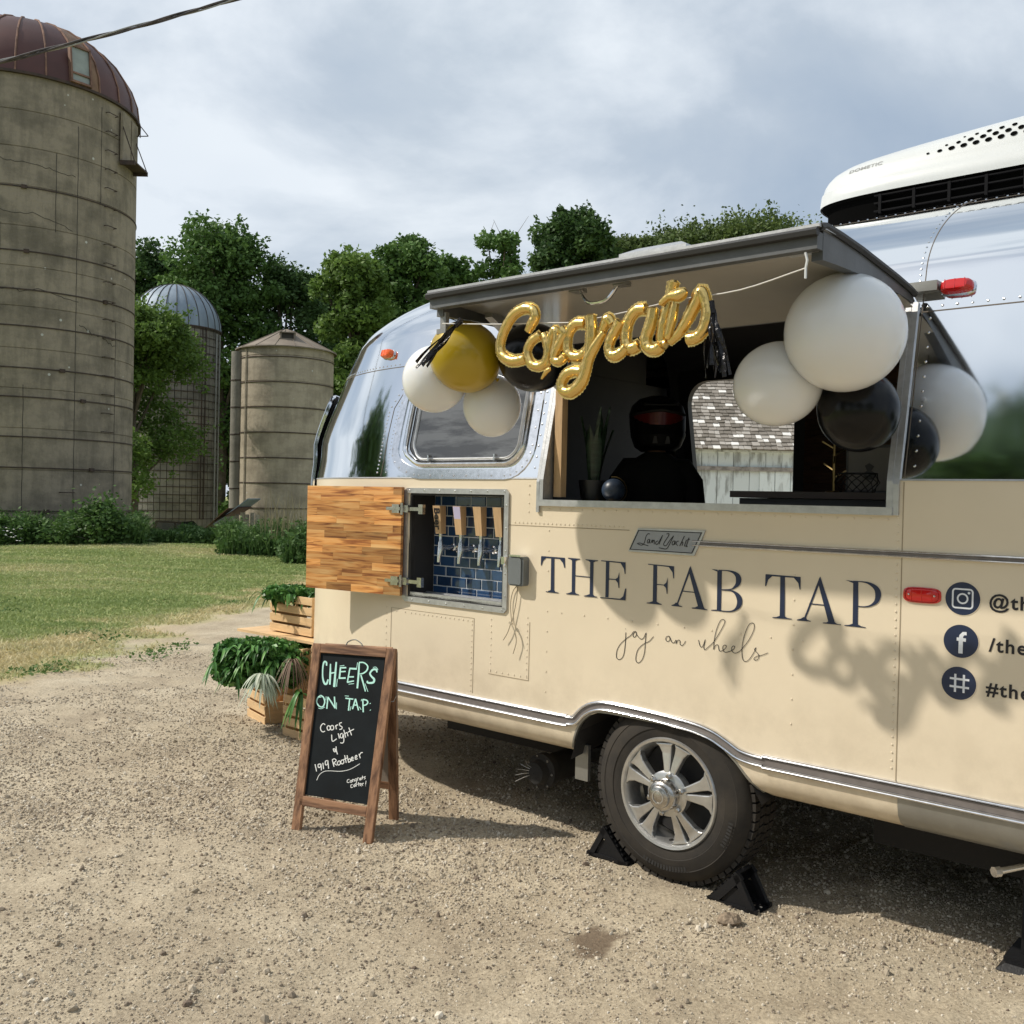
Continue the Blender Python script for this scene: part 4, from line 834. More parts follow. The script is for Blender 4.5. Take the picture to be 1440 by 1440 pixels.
# arch lip
sweep(catmull([(-.465, .47), (-.445, .50), (-.41, .58), (-.36, .632), (-.29, .658), (-.05, .66), (.18, .655), (.26, .628), (.335, .575), (.38, .53), (.44, .46)], 4), [(-.02, -.004), (.003, -.004), (.003, .004), (-.02, .004)], 'arch_lip', 'skirt_metal')
# bare metal skirt right of the seam
g = G(); zz = [.417, .43, .445, .47, .50, .53, .562]
qv = np.linspace(.96, 2.35, 24); Vv = [SN(q, z, .003) for q in qv for z in zz]; k = len(zz)
g.add(Vv, [(i*k+j, (i+1)*k+j, (i+1)*k+j+1, i*k+j+1) for i in range(len(qv)-1) for j in range(k-1)]); g.obj('skirt_panel', 'skirt_metal', TR, True)
# ---- seams and rivets
def seam(path, m='cream_seam', w_=.0016, d=.0012, name='seam'): return sweep(path, [(0, -w_), (d, -w_), (d, w_), (0, w_)], name, m, smooth=False)
def lin(a, b, n): return [(a[0]+(b[0]-a[0])*i/(n-1), a[1]+(b[1]-a[1])*i/(n-1)) for i in range(n)]
RC = G(); RM_ = G()
def rivet(g, q, z, r=.0042, off=0):
    P = SN(q, z, .0005+off); Nn = (SN(q, z, .02)-SN(q, z, 0)).normalized(); M = Matrix.Translation(P)@Nn.to_track_quat('Z', 'Y').to_matrix().to_4x4()
    g.lathe([(r, 0), (r*.75, r*.45), (0.0001, r*.62)], 7, M)
def rline(g, a, b, n, r=.0042):
    for q, z in lin(a, b, n): rivet(g, q, z, r)
sx = .952
seam(lin((sx, .62), (sx, 1.645), 20)); rline(RC, (sx-.016, .66), (sx-.016, 1.63), 37)
seam(lin((sx, 1.66), (sx+.0, 2.80), 60), 'seam_dark'); rline(RM_, (sx-.018, 2.36), (sx-.018, 2.78), 20)
rline(RM_, (sx+.03, 1.70), (sx+.03, 2.22), 11, .005)
rline(RC, (-.80, 1.45), (-.2, 1.45), 26); seam(lin((-.84, 1.437), (-.17, 1.437), 8))
rline(RC, (-.6, 1.515), (.9, 1.515), 26); rline(RC, (-.72, 1.50), (-.72, 1.62), 4)
rline(RC, (.565, .75), (.565, 1.30), 7); rline(RC, (-.60, .70), (-.60, 1.42), 9); rline(RC, (-.52, 1.06), (.6, 1.06), 10)
# access panels low on the side
c = onwall(437, 858), onwall(663, 873), onwall(662, 972)
ql, qr, zt, zb = -1.56, -1.045, .985, .628
seam([(qr, zb), (qr, zt)]); seam(lin((ql, zt), (qr, zt), 8), w_=.0008); seam([(ql, zb), (ql, zt)], w_=.0008)
rline(RC, (ql+.02, zt-.014), (qr-.012, zt-.014), 17); rline(RC, (qr-.014, zt-.03), (qr-.014, zb+.01), 13); rline(RC, (ql-.02, zt), (ql-.02, zb+.02), 11)
p0 = onwall(688, 868); p1 = onwall(747, 868); q0, q1, zt, zb = -.945, -.70, 1.0, .735
seam(lin((q0, zb), (q1, zb), 4)); seam(lin((q1, zb), (q1, zt), 4)); rline(RC, (q0+.01, zb+.014), (q1-.012, zb+.014), 7); rline(RC, (q0+.01, zb+.02), (q0+.01, zt+.02), 10); rline(RC, (q1-.014, zb+.02), (q1-.014, zt+.02), 10)
# panel seams on the polished metal
for q0_, q1_ in ((-2.95, SWO[0]-.03), (SWO[1]+.03, 3.8)): sweep([(q, 1.652) for q in np.linspace(q0_, q1_, 60)], [(0, -.003), (.003, -.003), (.003, .003), (0, .003)], 'belt_edge', 'brushed_metal')
seam([(q, 2.245) for q in np.linspace(-2.9, -1.62, 50)], 'seam_dark', w_=.002); 
for q in np.linspace(-2.75, -1.65, 44): rivet(RM_, q, 2.26, .0045)
seam([(q, 2.245) for q in np.linspace(.95, 3.0, 30)], 'seam_dark', w_=.0022)
for q in np.linspace(.97, 2.6, 34): rivet(RM_, q, 2.262, .0052)
seam(lin((-1.62, 1.66), (-1.62, 2.0), 10)+lin((-1.62, 2.02), (-1.35, 2.80), 40), 'seam_dark')
for q, z in lin((-1.64, 1.68), (-1.64, 2.0), 17)+lin((-1.635, 2.03), (-1.37, 2.78), 26): rivet(RM_, q, z, .0054)
for q, z in lin((-1.60, 1.68), (-1.60, 2.0), 17)+lin((-1.6, 2.03), (-1.34, 2.78), 26): rivet(RM_, q, z, .0035)
for q in np.linspace(-1.2, 2.2, 90): rivet(RM_, q, 2.745, .004)
seam([(q, 2.735) for q in np.linspace(-1.3, 2.4, 40)], 'seam_dark')
for q, z in lin((-.70, 1.70), (-.70, 2.25), 12)+lin((-.665, 1.68), (-.665, 2.25), 9): rivet(RM_, q, z, .0054)
# ---- rounded front side window
def rrect(u0, u1, z0, z1, r, n=6):
    P = []
    for cx, cz, a in ((u1-r, z0+r, -90), (u1-r, z1-r, 0), (u0+r, z1-r, 90), (u0+r, z0+r, 180)):
        for i in range(n+1): t = R(a+90*i/n); P.append((cx+r*math.cos(t), cz+r*math.sin(t)))
    # densify straight runs
    o = []
    for i, p in enumerate(P):
        q = P[(i+1) % len(P)]; d = math.dist(p, q); k = max(1, int(d/.08)); o += [(p[0]+(q[0]-p[0])*j/k, p[1]+(q[1]-p[1])*j/k) for j in range(k)]
    return o
def patch(u0, u1, z0, z1, r, off, name, m, parent=TR):
    P = rrect(u0, u1, z0, z1, r); uc, zc_ = (u0+u1)/2, (z0+z1)/2; g = G(); rings = 5; V = []
    for k in range(rings+1):
        f = 1-k/rings*.98; V += [SN(uc+(a-uc)*f, zc_+(b-zc_)*f, off) for a, b in P]
    n = len(P); g.add(V, [(k*n+i, k*n+(i+1) % n, (k+1)*n+(i+1) % n, (k+1)*n+i) for k in range(rings) for i in range(n)]+[tuple(rings*n+i for i in range(n))])
    return g.obj(name, m, parent, True)
W4 = (-1.575, -.745, 1.675, 2.255)
pn = patch(W4[0]+.055, W4[1]-.055, W4[2]+.055, W4[3]-.055, .085, .006, 'side_window', 'glass_painted_reflections')
sweep(rrect(*W4, .13), [(0, -.030), (.005, -.030), (.005, .02), (0, .02)], 'window_flange', 'chrome', closed=True, parent=pn)
sweep(rrect(W4[0]+.04, W4[1]-.04, W4[2]+.04, W4[3]-.04, .10), dsec(.014, .026), 'window_frame', 'chrome', closed=True, parent=pn)
sweep(rrect(W4[0]+.068, W4[1]-.068, W4[2]+.068, W4[3]-.068, .08), dsec(.009, .016), 'window_bead', 'brushed_metal', closed=True, parent=pn)
sweep(rrect(W4[0]+.055, W4[1]-.055, W4[2]+.055, W4[3]-.055, .09), dsec(.004, .010), 'window_gasket', 'black_rubber', closed=True, parent=pn)
for q, z in rrect(W4[0]-.012, W4[1]+.012, W4[2]-.012, W4[3]+.012, .14): rivet(RM_, q, z, .005, .005)
for u_ in (-1.37, -.93): G().box((u_-.004, WZ(1.74)-.035, 1.735), (u_+.004, WZ(1.74)-.012, 1.765)).obj('window_latch', 'chrome', pn)
tag(RC.obj('rivet', 'rivet_paint', TR, True), kind='stuff'); tag(RM_.obj('bright_rivet', 'chrome', TR, True), kind='stuff')
# ---- stone guard on the front window
g = G(); V = []
qs2 = np.linspace(-2.94, -2.42, 14); zs2 = np.linspace(1.56, 2.18, 8)
def guardp(q, z, extra=0):
    P = S(q, z); c = Vector((U0, 1.22, z)); n = (P-c); n.z = 0; n.normalize(); return P+n*(.052+extra)
k = len(zs2); Vv = [guardp(q, z, .04*(z-1.56)) for q in qs2 for z in zs2]
Vb = [guardp(q, z, .04*(z-1.56)-.03) for q in qs2 for z in zs2]
def qi(i, j): return (i*k+j, (i+1)*k+j, (i+1)*k+j+1, i*k+j+1)
# the guard covers only the front of the cap, beyond the turn
g.add(Vv, [qi(i, j) for i in range(len(qs2)-1) for j in range(k-1)]).add(Vb, [qi(i, j) for i in range(len(qs2)-1) for j in range(k-1)])
sg = g.obj('stone_guard', 'black_plastic', TR, True)
edge = [guardp(-2.42, z, .04*(z-1.56)-.01) for z in np.linspace(1.56, 2.12, 10)]+[guardp(-2.44, 2.16, .02)]+[guardp(q, 2.18, .02) for q in np.linspace(-2.48, -2.94, 10)]
G().tube(edge, .014, 8).obj('guard_trim', 'chrome', sg, True)
# ---- serving opening: jambs and frame
a0, a1, b0, b1 = SWO
def jamb(g, u0, u1, z0, z1, depth=.06, t=.02):
    for (x0, x1) in ((u0, u0+t),):
        for i in range(8):
            za = z0+(z1-z0)*i/8; zb_ = z0+(z1-z0)*(i+1)/8; wa, wb = WZ(za), WZ(zb_)
            g.hexa([(x0, wa-.012, za), (x1, wa-.012, za), (x1, wa+depth, za), (x0, wa+depth, za), (x0, wb-.012, zb_), (x1, wb-.012, zb_), (x1, wb+depth, zb_), (x0, wb+depth, zb_)])
for ju in (a0-.012, a1-.008):
    g = G(); jamb(g, ju, ju+.02, b0+.012, b1); g.obj('opening_jamb', 'brushed_metal', TR)
G().box((a0-.014, -.016, b0-.016), (a1+.014, .12, b0+.012)).obj('opening_sill', 'brushed_metal', TR)
G().box((a0-.012, WZ(b1)-.01, b1-.005), (a1+.012, WZ(b1)+.08, b1+.015)).obj('opening_head', 'hatch_frame', TR)
sweep([(a0-.025, 1.50)]+[(a0-.025, z) for z in np.linspace(1.53, 2.28, 8)], [(0, -.012), (.012, -.012), (.012, .004), (0, .004)], 'frame_flange', 'brushed_metal', smooth=False)
sweep([(a1+.022, z) for z in np.linspace(1.53, 2.28, 8)], [(0, -.012), (.010, -.012), (.010, .010), (0, .010)], 'frame_flange', 'brushed_metal', smooth=False)
G().box((a0+.02, .05, 1.57), (a0+.06, .09, 2.22)).obj('timber_post', 'tap_wood', TR)
# ---- serving hatch, hinged along its top edge and propped up
hp = [(.092, 2.292), (.04, 2.303), (-.08, 2.318), (-.20, 2.330), (-.39, 2.348), (-.55, 2.358), (-.665, 2.362), (-.70, 2.352)]
ha0, ha1 = a0-.022, a1+.030
g = G(); n = len(hp); V = [(ha0, w, z) for w, z in hp]+[(ha1, w, z) for w, z in hp]
us = np.linspace(ha0, ha1, 12); V = [(u, w, z+.004) for u in us for w, z in hp]
g.add(V, [(i*n+j, (i+1)*n+j, (i+1)*n+j+1, i*n+j+1) for i in range(11) for j in range(n-1)])
hatch = g.obj('serving_hatch', 'polished_metal', TR, True)
hin = [(w+.0, z-.034) for w, z in hp[:-1]]
hl = G(); ni = len(hin); hl.add([(u, w, z) for u in us for w, z in hin], [(i*ni+j, i*ni+j+1, (i+1)*ni+j+1, (i+1)*ni+j) for i in range(11) for j in range(ni-1)]); hl.obj('hatch_liner', 'hatch_liner', hatch, True)
g = G()   # outer lip and side rails of the hatch frame
g.box((ha0, -.705, 2.300), (ha1, -.668, 2.350))
for (x0, x1) in ((ha0, ha0+.035), (ha1-.035, ha1)):
    for j in range(len(hp)-2):
        (wa, za), (wb, zb_) = hp[j], hp[j+1]
        da, db = (.022+.066*min(1, (.09-wa)/.75)), (.022+.066*min(1, (.09-wb)/.75)); g.hexa([(x0, wb, zb_-db), (x1, wb, zb_-db), (x1, wa, za-da), (x0, wa, za-da), (x0, wb, zb_), (x1, wb, zb_), (x1, wa, za), (x0, wa, za)])
g.obj('hatch_frame', 'hatch_frame', hatch)
def hr(u): return [(u, w, z+.010) for w, z in hp]
G().tube(hr(ha0-.004), .009, 6).tube(hr(ha1+.004), .012, 6).tube([(ha0-.008, -.714, 2.347), (ha1+.005, -.714, 2.347)], .0135, 6).obj('hatch_seal', 'hatch_rubber', hatch, True)
G().box((ha0-.004, -.716, 2.360), (ha1+.01, -.60, 2.369)).obj('drip_edge', 'brushed_metal', hatch)
G().box((ha0+.03, -.667, 2.302), (ha1-.03, -.655, 2.308)).obj('trim_strip', 'brushed_metal', hatch)
# pull handle, strut, bracket, hook plate
hp_ = onplane(843, 402, (0, 0, 2.312), ZV)-W0; hu, hw_ = hp_.dot(UV), hp_.dot(WV)
G().tube(catmull([(hu-.085, hw_, 2.318), (hu-.075, hw_-.005, 2.298), (hu-.035, hw_-.012, 2.256), (hu+.035, hw_-.012, 2.256), (hu+.075, hw_-.005, 2.298), (hu+.085, hw_, 2.318)], 5), .007, 8).obj('pull_handle', 'chrome', hatch, True)
for s_ in (-.095, .095): G().box((hu+s_-.022, hw_-.025, 2.300), (hu+s_+.022, hw_+.025, 2.316)).obj('handle_plate', 'grey_metal', hatch)
G().box((ha0+.015, -.66, 2.205), (ha0+.045, -.64, 2.29)).box((ha0-.0, -.665, 2.205), (ha0+.05, -.64, 2.225)).obj('latch_bracket', 'grey_metal', hatch)
G().box((ha1-.11, -.67, 2.300), (ha1-.012, -.64, 2.312)).obj('latch_plate', 'brushed_metal', hatch)
G().hexa([(a0+.03, -.44, 2.30), (a0+.07, -.44, 2.30), (a0+.07, .10, 2.02), (a0+.03, .10, 2.02), (a0+.03, -.44, 2.34), (a0+.07, -.44, 2.34), (a0+.07, .12, 2.06), (a0+.03, .12, 2.06)]).obj('support_strut', 'brushed_metal', hatch)
# hinge end bracket at the top right, with its red marker lamp
P = SN(1.0, 2.375, 0)
G().box((.915, WZ(2.33)-.050, 2.312), (1.010, WZ(2.33)+.03, 2.346)).obj('hinge_bracket', 'skirt_metal', TR)
def lamp(q, z, l, h, m, name='marker_lamp', base='chrome', d=.03):
    Pn = SN(q, z, 0); Nn = (SN(q, z, .02)-Pn).normalized(); Uu = (S(q+.01, z)-S(q-.01, z)).normalized(); Vv_ = Nn.cross(Uu)
    def el(s, dd, hh=1):
        return [Pn+Nn*dd+Uu*(l/2*s*math.copysign(abs(math.cos(t))**.55, math.cos(t)))+Vv_*(h/2*s*hh*math.copysign(abs(math.sin(t))**.55, math.sin(t))) for t in np.linspace(0, 2*math.pi, 24, endpoint=False)]
    g = G(); V = el(1, 0)+el(1, d*.4)+el(.93, d*.75)+el(.72, d)+[Pn+Nn*d*1.03]; n = 24
    Fc = [(k*n+i, k*n+(i+1) % n, (k+1)*n+(i+1) % n, (k+1)*n+i) for k in range(3) for i in range(n)]+[(3*n+i, 3*n+(i+1) % n, 4*n) for i in range(n)]
    g.add(V, Fc); o = g.obj(name, m, TR, True)
    g = G(); V = el(1.12, 0)+el(1.10, .006)+el(1.0, .007); g.add(V, [(k*n+i, k*n+(i+1) % n, (k+1)*n+(i+1) % n, (k+1)*n+i) for k in range(2) for i in range(n)]); g.obj('lamp_base', base, o, True)
    g = G()
    for s_ in (-.3, 0, .3): g.tube([Pn+Nn*(d*1.0)+Uu*l*s_+Vv_*(h*.38), Pn+Nn*(d*1.02)+Uu*l*s_-Vv_*(h*.38)], .0018, 4)
    g.obj('lens_rib', m, o); return o
u_, w_, z_ = onwall(1342, 404, .13); lamp(1.066, 2.318, .108, .046, 'red_lens', d=.045)['label'] = 'red marker lamp at the roof edge'
lamp(-1.735, 2.325, .095, .048, 'amber', d=.035)['label'] = 'orange marker lamp on the rounded front'
lamp(1.023, 1.263, .112, .048, 'red_lens', 'reflector', 'red_lens', d=.010)['label'] = 'flat oval red reflector'
g = G(); rivet(g, .982, 1.264, .004, .011); rivet(g, 1.066, 1.263, .004, .011); g.obj('reflector_screw', 'chrome', TR, True)
# ---- tap compartment
t0, t1, c0, c1 = TPO; D = .165
tc_ = G().box((t0, D, c0), (t1, D+.01, c1)).obj('tap_compartment', 'grout', TR)
G().box((t0-.01, .0, c0-.01), (t0+.006, D, c1+.01)).box((t1-.006, .0, c0-.01), (t1+.01, D, c1+.01)).box((t0+.006, 0, c1), (t1-.006, D, c1+.012)).obj('side_lining', 'interior_dark', tc_)
G().box((t0+.006, 0, c0-.012), (t1-.006, D, c0+.004)).box((t0+.006, -.002, c0+.004), (t1-.006, .02, c0+.022)).box((t0+.006, .06, c0+.004), (t1-.006, .075, c0+.014)).box((t0+.006, .11, c0+.004), (t1-.006, .125, c0+.018)).obj('drip_tray', 'brushed_metal', tc_)
tw, th = .1035, .0515; pr = {}; r = 0; z = c1-.012
while z > c0+.01:
    x = t0+.006-(tw*.5 if r % 2 == 0 else 0)-.01*(r % 3)
    while x < t1-.006:
        x0 = max(x, t0+.008); x1 = min(x+tw-.0045, t1-.008); z0 = max(z-th+.0045, c0+.004)
        if x1-x0 > .012 and z-z0 > .01:
            k = (round(x1-x0, 3), round(z-z0, 3))
            if k in pr: o = pr[k].copy(); C.objects.link(o)
            else:
                L, Hh = x1-x0, z-z0; e = .003; g = G()
                g.add([(0, 0, 0), (L, 0, 0), (L, 0, Hh), (0, 0, Hh), (e, -.004, e), (L-e, -.004, e), (L-e, -.004, Hh-e), (e, -.004, Hh-e)], [(4, 5, 6, 7), (0, 1, 5, 4), (1, 2, 6, 5), (2, 3, 7, 6), (3, 0, 4, 7)])
                o = g.obj('tile', 'tile_blue', tc_); pr[k] = o
            o.location = (x0, D, z0)
        x += tw
    z -= th; r += 1
sweep(rrect(t0-.012, t1+.012, c0-.014, c1+.012, .004, 1), [(0, -.014), (.009, -.014), (.009, .012), (-.03, .012)], 'compartment_frame', 'brushed_metal', closed=True, smooth=False)
sweep(rrect(t0+.004, t1-.004, c0+.004, c1-.004, .003, 1), [(-.02, -.006), (.002, -.006), (.002, .006), (-.02, .006)], 'frame_gasket', 'black_rubber', closed=True, smooth=False)
g = G()
for q, z in lin((t0, c1+.014), (t1, c1+.014), 7)+lin((t0+.03, c0-.016), (t1, c0-.016), 6)+lin((t1+.014, c0+.05), (t1+.014, c1-.05), 5): rivet(g, q, z, .0045, .009)
g.obj('frame_rivet', 'chrome', TR, True)
# taps: tapered wooden handles on chrome faucets, splash guards between them
tap_u = [-1.348, -1.208, -1.073, -.944]
for i, u in enumerate(tap_u):
    g = G(); zb_, zt_ = 1.375, 1.515
    g.hexa([(u-.020, .050, zb_), (u+.020, .050, zb_), (u+.020, .082, zb_), (u-.020, .082, zb_), (u-.026, .030, zt_), (u+.026, .030, zt_), (u+.026, .072, zt_), (u-.026, .072, zt_)])
    hd = g.obj('tap_handle', 'tap_wood', TR)
    hd['label'] = ['wooden tap handle lettered down its face', 'wooden tap handle with a pale lavender label', 'plain wooden tap handle between two others', 'plain wooden tap handle nearest the latch'][i]
    g = G(); g.tube([(u, .066, zb_), (u, .066, 1.345), (u, .066, 1.32)], [.010, .008, .014], 10); g.tube([(u, D, 1.305), (u, .066, 1.305)], .013, 10); g.tube([(u, .066, 1.335), (u, .066, 1.29), (u, .058, 1.262), (u, .055, 1.232)], [.013, .017, .011, .009], 10)
    g.lathe([(.02, 0), (.02, .006), (.012, .01)], 12, Matrix.Translation((u, D-.004, 1.305))@Matrix.Rotation(math.pi/2, 4, 'X')); g.obj('faucet', 'chrome', TR, True)
    if i == 1: G().hexa([(u-.0192, .0485, zb_+.022), (u+.0192, .0485, zb_+.022), (u+.0192, .050, zb_+.022), (u-.0192, .050, zb_+.022), (u-.0235, .0285, zt_-.002), (u+.0235, .0285, zt_-.002), (u+.0235, .030, zt_-.002), (u-.0235, .030, zt_-.002)]).obj('label', 'lavender_label', hd)
    if i < 3 or True:
        g = G(); ux = u+.073
        if ux < t1-.02:
            for k in range(5): aa = k*72+20*i; g.tube([(ux, D-.02, 1.30), (ux+.026*math.cos(R(aa)), D-.035, 1.30+.026*math.sin(R(aa)))], [.012, .008], 6)
            g.tube([(ux, D, 1.30), (ux, D-.045, 1.30)], .012, 8); g.tube([(ux-.04, D-.03, 1.293), (ux+.04, D-.03, 1.293)], .004, 5); g.obj('shank_knob', 'chrome', TR, True)
G().tube([(t1-.015, .05, 1.27), (t1+.012, -.015, 1.27), (t1+.03, -.03, 1.25)], .004, 6).box((t1+.004, -.028, 1.255), (t1+.024, -.009, 1.29)).obj('door_latch', 'chrome', TR)
# ---- acacia door folded back against the side, staves of many lengths
al = R(8); dw, dz0, dz1 = .655, 1.055, 1.605
DM = Matrix.Translation((-1.530, -.03, 0))@Matrix.Rotation(al, 4, 'Z')@Matrix.Scale(-1, 4, (1, 0, 0))
DR = Matrix.Translation((-1.530, -.03, 0))@Matrix.Rotation(al, 4, 'Z')
door = G().box((-dw+.002, .004, dz0+.002), (-.002, .018, dz1-.002), DR).obj('tap_door', 'hatch_wood_side', TR); door['label'] = 'striped acacia door folded open against the side'
rows = 14; hh = (dz1-dz0)/rows
for r in range(rows):
    x = 0; first = True
    while x < dw-.001:
        L = RNG.uniform(.14, .42) if not first else RNG.uniform(.05, .3); first = False; x1 = min(x+L, dw)
        if dw-x1 < .05: x1 = dw
        o = G().box((0, 0, 0), (x1-x-.0006, .018, hh-.0006)).obj('stave', 'acacia', door)
        o.matrix_local = DR@Matrix.Translation((-x1, -.006-RNG.random()*.0006, dz0+r*hh)); x = x1
for z in (1.13, 1.495):
    g = G().box((-.055, -.016, z-.022), (-.01, -.007, z+.022), DR).box((-.09, -.02, z-.008), (.0, -.012, z+.008), DR)
    g.box((-1.525, -.03, z-.018), (-1.49, -.010, z+.018)).box((-1.50, -.022, z-.009), (-1.40, -.006, z+.009)).box((-1.42, -.024, z-.024), (-1.39, -.004, z+.024)); g.tube([(-1.53, -.035, z-.03), (-1.53, -.035, z+.03)], .008, 8)
    g.obj('door_hinge', 'hub_chrome', door)
# ---- name plate
M_ = lambda p: SN(onwall(*p)[0], onwall(*p)[2], 0)
def crop(ox, oy, s): return lambda x, y: (ox+x/s, oy+y/s)
def flat(P, off, name, m, parent=TR, thick=0):
    V = [SN(q, z, off) for q, z in P]; n = len(V); g = G()
    if thick: g.add(V+[SN(q, z, off-thick) for q, z in P], [tuple(range(n))]+[(i, (i+1) % n, n+(i+1) % n, n+i) for i in range(n)])
    else: g.add(V, [tuple(range(n))])
    return g.obj(name, m, parent)
def W2(fn): return lambda p: (lambda r: (r[0], r[2]))(onwall(*fn(*p[:2])))
L_ = W2(crop(870, 730, 10.286))
plate = flat([L_(p) for p in ((295, 132), (1268, 166), (1105, 530), (155, 465))], .008, 'name_plate', 'brushed_metal', thick=.008)
bord = [L_(p) for p in ((300, 155), (1225, 192), (1080, 498), (170, 440))]; bi = [L_(p) for p in ((312, 168), (1205, 204), (1070, 484), (192, 430))]
g = G(); V = [SN(q, z, .0092) for q, z in bord+bi]; g.add(V, [(i, (i+1) % 4, 4+(i+1) % 4, 4+i) for i in range(4)]); g.obj('plate_border', 'black_ink', plate)
flat(bi, .0086, 'plate_field', 'tarnished', plate)
# ribbons of ink along a path
def ribbon(g, P, w_, place):
    n = len(P); V = []
    for i in range(n):
        a = np.array(P[max(0, i-1)][:2]); b = np.array(P[min(n-1, i+1)][:2]); t = b-a; l = np.hypot(*t) or 1; t = t/l; nn = np.array([-t[1], t[0]]); ww = (P[i][2] if len(P[i]) > 2 else w_)/2
        p = np.array(P[i][:2]); V += [place(p+nn*ww), place(p-nn*ww)]
    g.add(V, [(2*i, 2*i+1, 2*i+3, 2*i+2) for i in range(n-1)])
def strokes(name, paths, w_, place_off, m, parent, smooth=True, n=5, step=.00006):
    g = G()
    for k, p in enumerate(paths):
        pp = catmull(p, n) if (smooth and len(p) > 2) else p
        if len(pp) == 1: x, y = pp[0][:2]; pp = [(x-w_*.5, y), (x+w_*.5, y)]
        ribbon(g, pp, w_, lambda q, k=k: place_off(q, k*step))
    return g.obj(name, m, parent)
def wallplace(fn, off): 
    f = W2(fn); return lambda p, o: (lambda qz: SN(qz[0], qz[1], off+o))(f((float(p[0]), float(p[1]))))
LY = [[(470, 215), (440, 212), (415, 250), (402, 300), (385, 350), (350, 376), (305, 362), (292, 350), (335, 346), (390, 368), (448, 386)],
      [(468, 292), (440, 300), (432, 335), (448, 345), (470, 296), (466, 340), (478, 344)], [(486, 345), (500, 303)], [(492, 330), (512, 300), (508, 345)], [(506, 335), (532, 302), (532, 364)],
      [(590, 312), (558, 330), (558, 362), (585, 355), (655, 232)], [(655, 232), (602, 364)],
      [(712, 214), (746, 212), (735, 250), (672, 350), (682, 384), (712, 375), (765, 300), (815, 240)], [(815, 240), (742, 388), (705, 430), (655, 425), (600, 414)],
      [(825, 312), (797, 330), (794, 368), (815, 368), (836, 316), (830, 372)], [(888, 316), (860, 325), (850, 358), (874, 382)], [(970, 244), (902, 388)], [(912, 368), (940, 330), (948, 345), (935, 384)], [(1000, 300), (972, 384), (990, 388)], [(1035, 268), (1000, 388), (1016, 390)], [(1010, 302), (1050, 290)]]
strokes('plate_script', LY, 11, wallplace(crop(870, 730, 10.286), .0094), 'black_ink', plate)
# ---- painted lettering
KA_ = crop(750, 770, 5.538); KB_ = crop(1000, 790, 5.538)
def letter(fn, polys, strk=(), off=.0016):
    f = W2(fn); g = G(); k = 0
    for P in polys: g.add([SN(*f(p), off+.00022*k) for p in P], [tuple(range(len(P)))]); k += 1
    for P in strk: ribbon(g, catmull(P, 5), 6, lambda q, k=k: SN(*f((float(q[0]), float(q[1]))), off+.00022*k)); k += 1
    o = g.obj('letter', 'navy', TR); return o
letter(KA_, [[(65, 66), (247, 80), (248, 92), (62, 79)], [(62, 72), (100, 82), (78, 104), (66, 140), (60, 138)], [(247, 84), (249, 158), (243, 158), (233, 122), (208, 90)], [(141, 76), (165, 78), (163, 342), (137, 340)], [(100, 340), (120, 338), (137, 330), (163, 332), (175, 345), (200, 351), (200, 356), (100, 346)]])
letter(KA_, [[(303, 84), (330, 86), (325, 360), (300, 358)], [(445, 97), (471, 99), (465, 378), (440, 376)], [(328, 216), (445, 228), (445, 235), (328, 223)], [(272, 79), (366, 87), (366, 92), (345, 96), (330, 104), (303, 101), (290, 90), (272, 85)], [(258, 358), (280, 353), (300, 345), (325, 347), (340, 360), (358, 365), (358, 370), (258, 363)], [(410, 91), (505, 100), (505, 105), (485, 108), (471, 116), (445, 113), (430, 102), (410, 97)], [(396, 375), (420, 370), (440, 362), (466, 364), (480, 378), (500, 383), (500, 388), (396, 380)]])
letter(KA_, [[(567, 108), (594, 110), (587, 388), (562, 386)], [(530, 99), (720, 115), (720, 125), (530, 106)], [(720, 117), (720, 205), (714, 205), (707, 165), (682, 122)], [(590, 241), (648, 246), (648, 253), (590, 249)], [(672, 190), (672, 315), (666, 315), (660, 275), (642, 252), (642, 246), (660, 232)], [(523, 386), (720, 402), (721, 412), (523, 393)], [(726, 318), (721, 406), (672, 403), (702, 380), (718, 320)]])
letter(KA_, [[(936, 134), (966, 136), (962, 432), (931, 430)], [(895, 127), (1098, 146), (1098, 156), (895, 133)], [(1098, 148), (1098, 240), (1092, 240), (1085, 192), (1057, 152)], [(964, 283), (1028, 290), (1028, 296), (964, 290)], [(1049, 232), (1047, 360), (1041, 360), (1035, 315), (1018, 297), (1018, 290), (1038, 272)], [(885, 428), (905, 427), (931, 418), (962, 420), (985, 434), (1002, 440), (1002, 446), (885, 434)]])
letter(KA_, [[(1220, 150), (1232, 162), (1128, 442), (1117, 440)], [(1226, 143), (1332, 472), (1286, 468), (1211, 182)], [(1158, 335), (1255, 345), (1257, 352), (1155, 342)], [(1078, 448), (1100, 440), (1112, 428), (1126, 430), (1138, 450), (1162, 458), (1162, 463), (1078, 454)], [(1236, 468), (1262, 466), (1284, 455), (1324, 460), (1340, 478), (1358, 483), (1358, 488), (1236, 474)]])
letter(KB_, [[(50, 66), (86, 70), (78, 380), (46, 378)], [(5, 56), (52, 62), (50, 76), (25, 66)], [(2, 374), (46, 372), (82, 376), (82, 384), (2, 380)]], [[(60, 66, 7), (130, 69, 8), (175, 82, 18), (205, 105, 34), (216, 135, 42), (210, 170, 36), (185, 198, 18), (155, 214, 8), (82, 218, 7)], [(84, 219, 6), (150, 224, 8), (185, 238, 18), (213, 268, 36), (224, 305, 40), (216, 345, 34), (185, 376, 16), (140, 387, 9), (60, 380, 8)]])
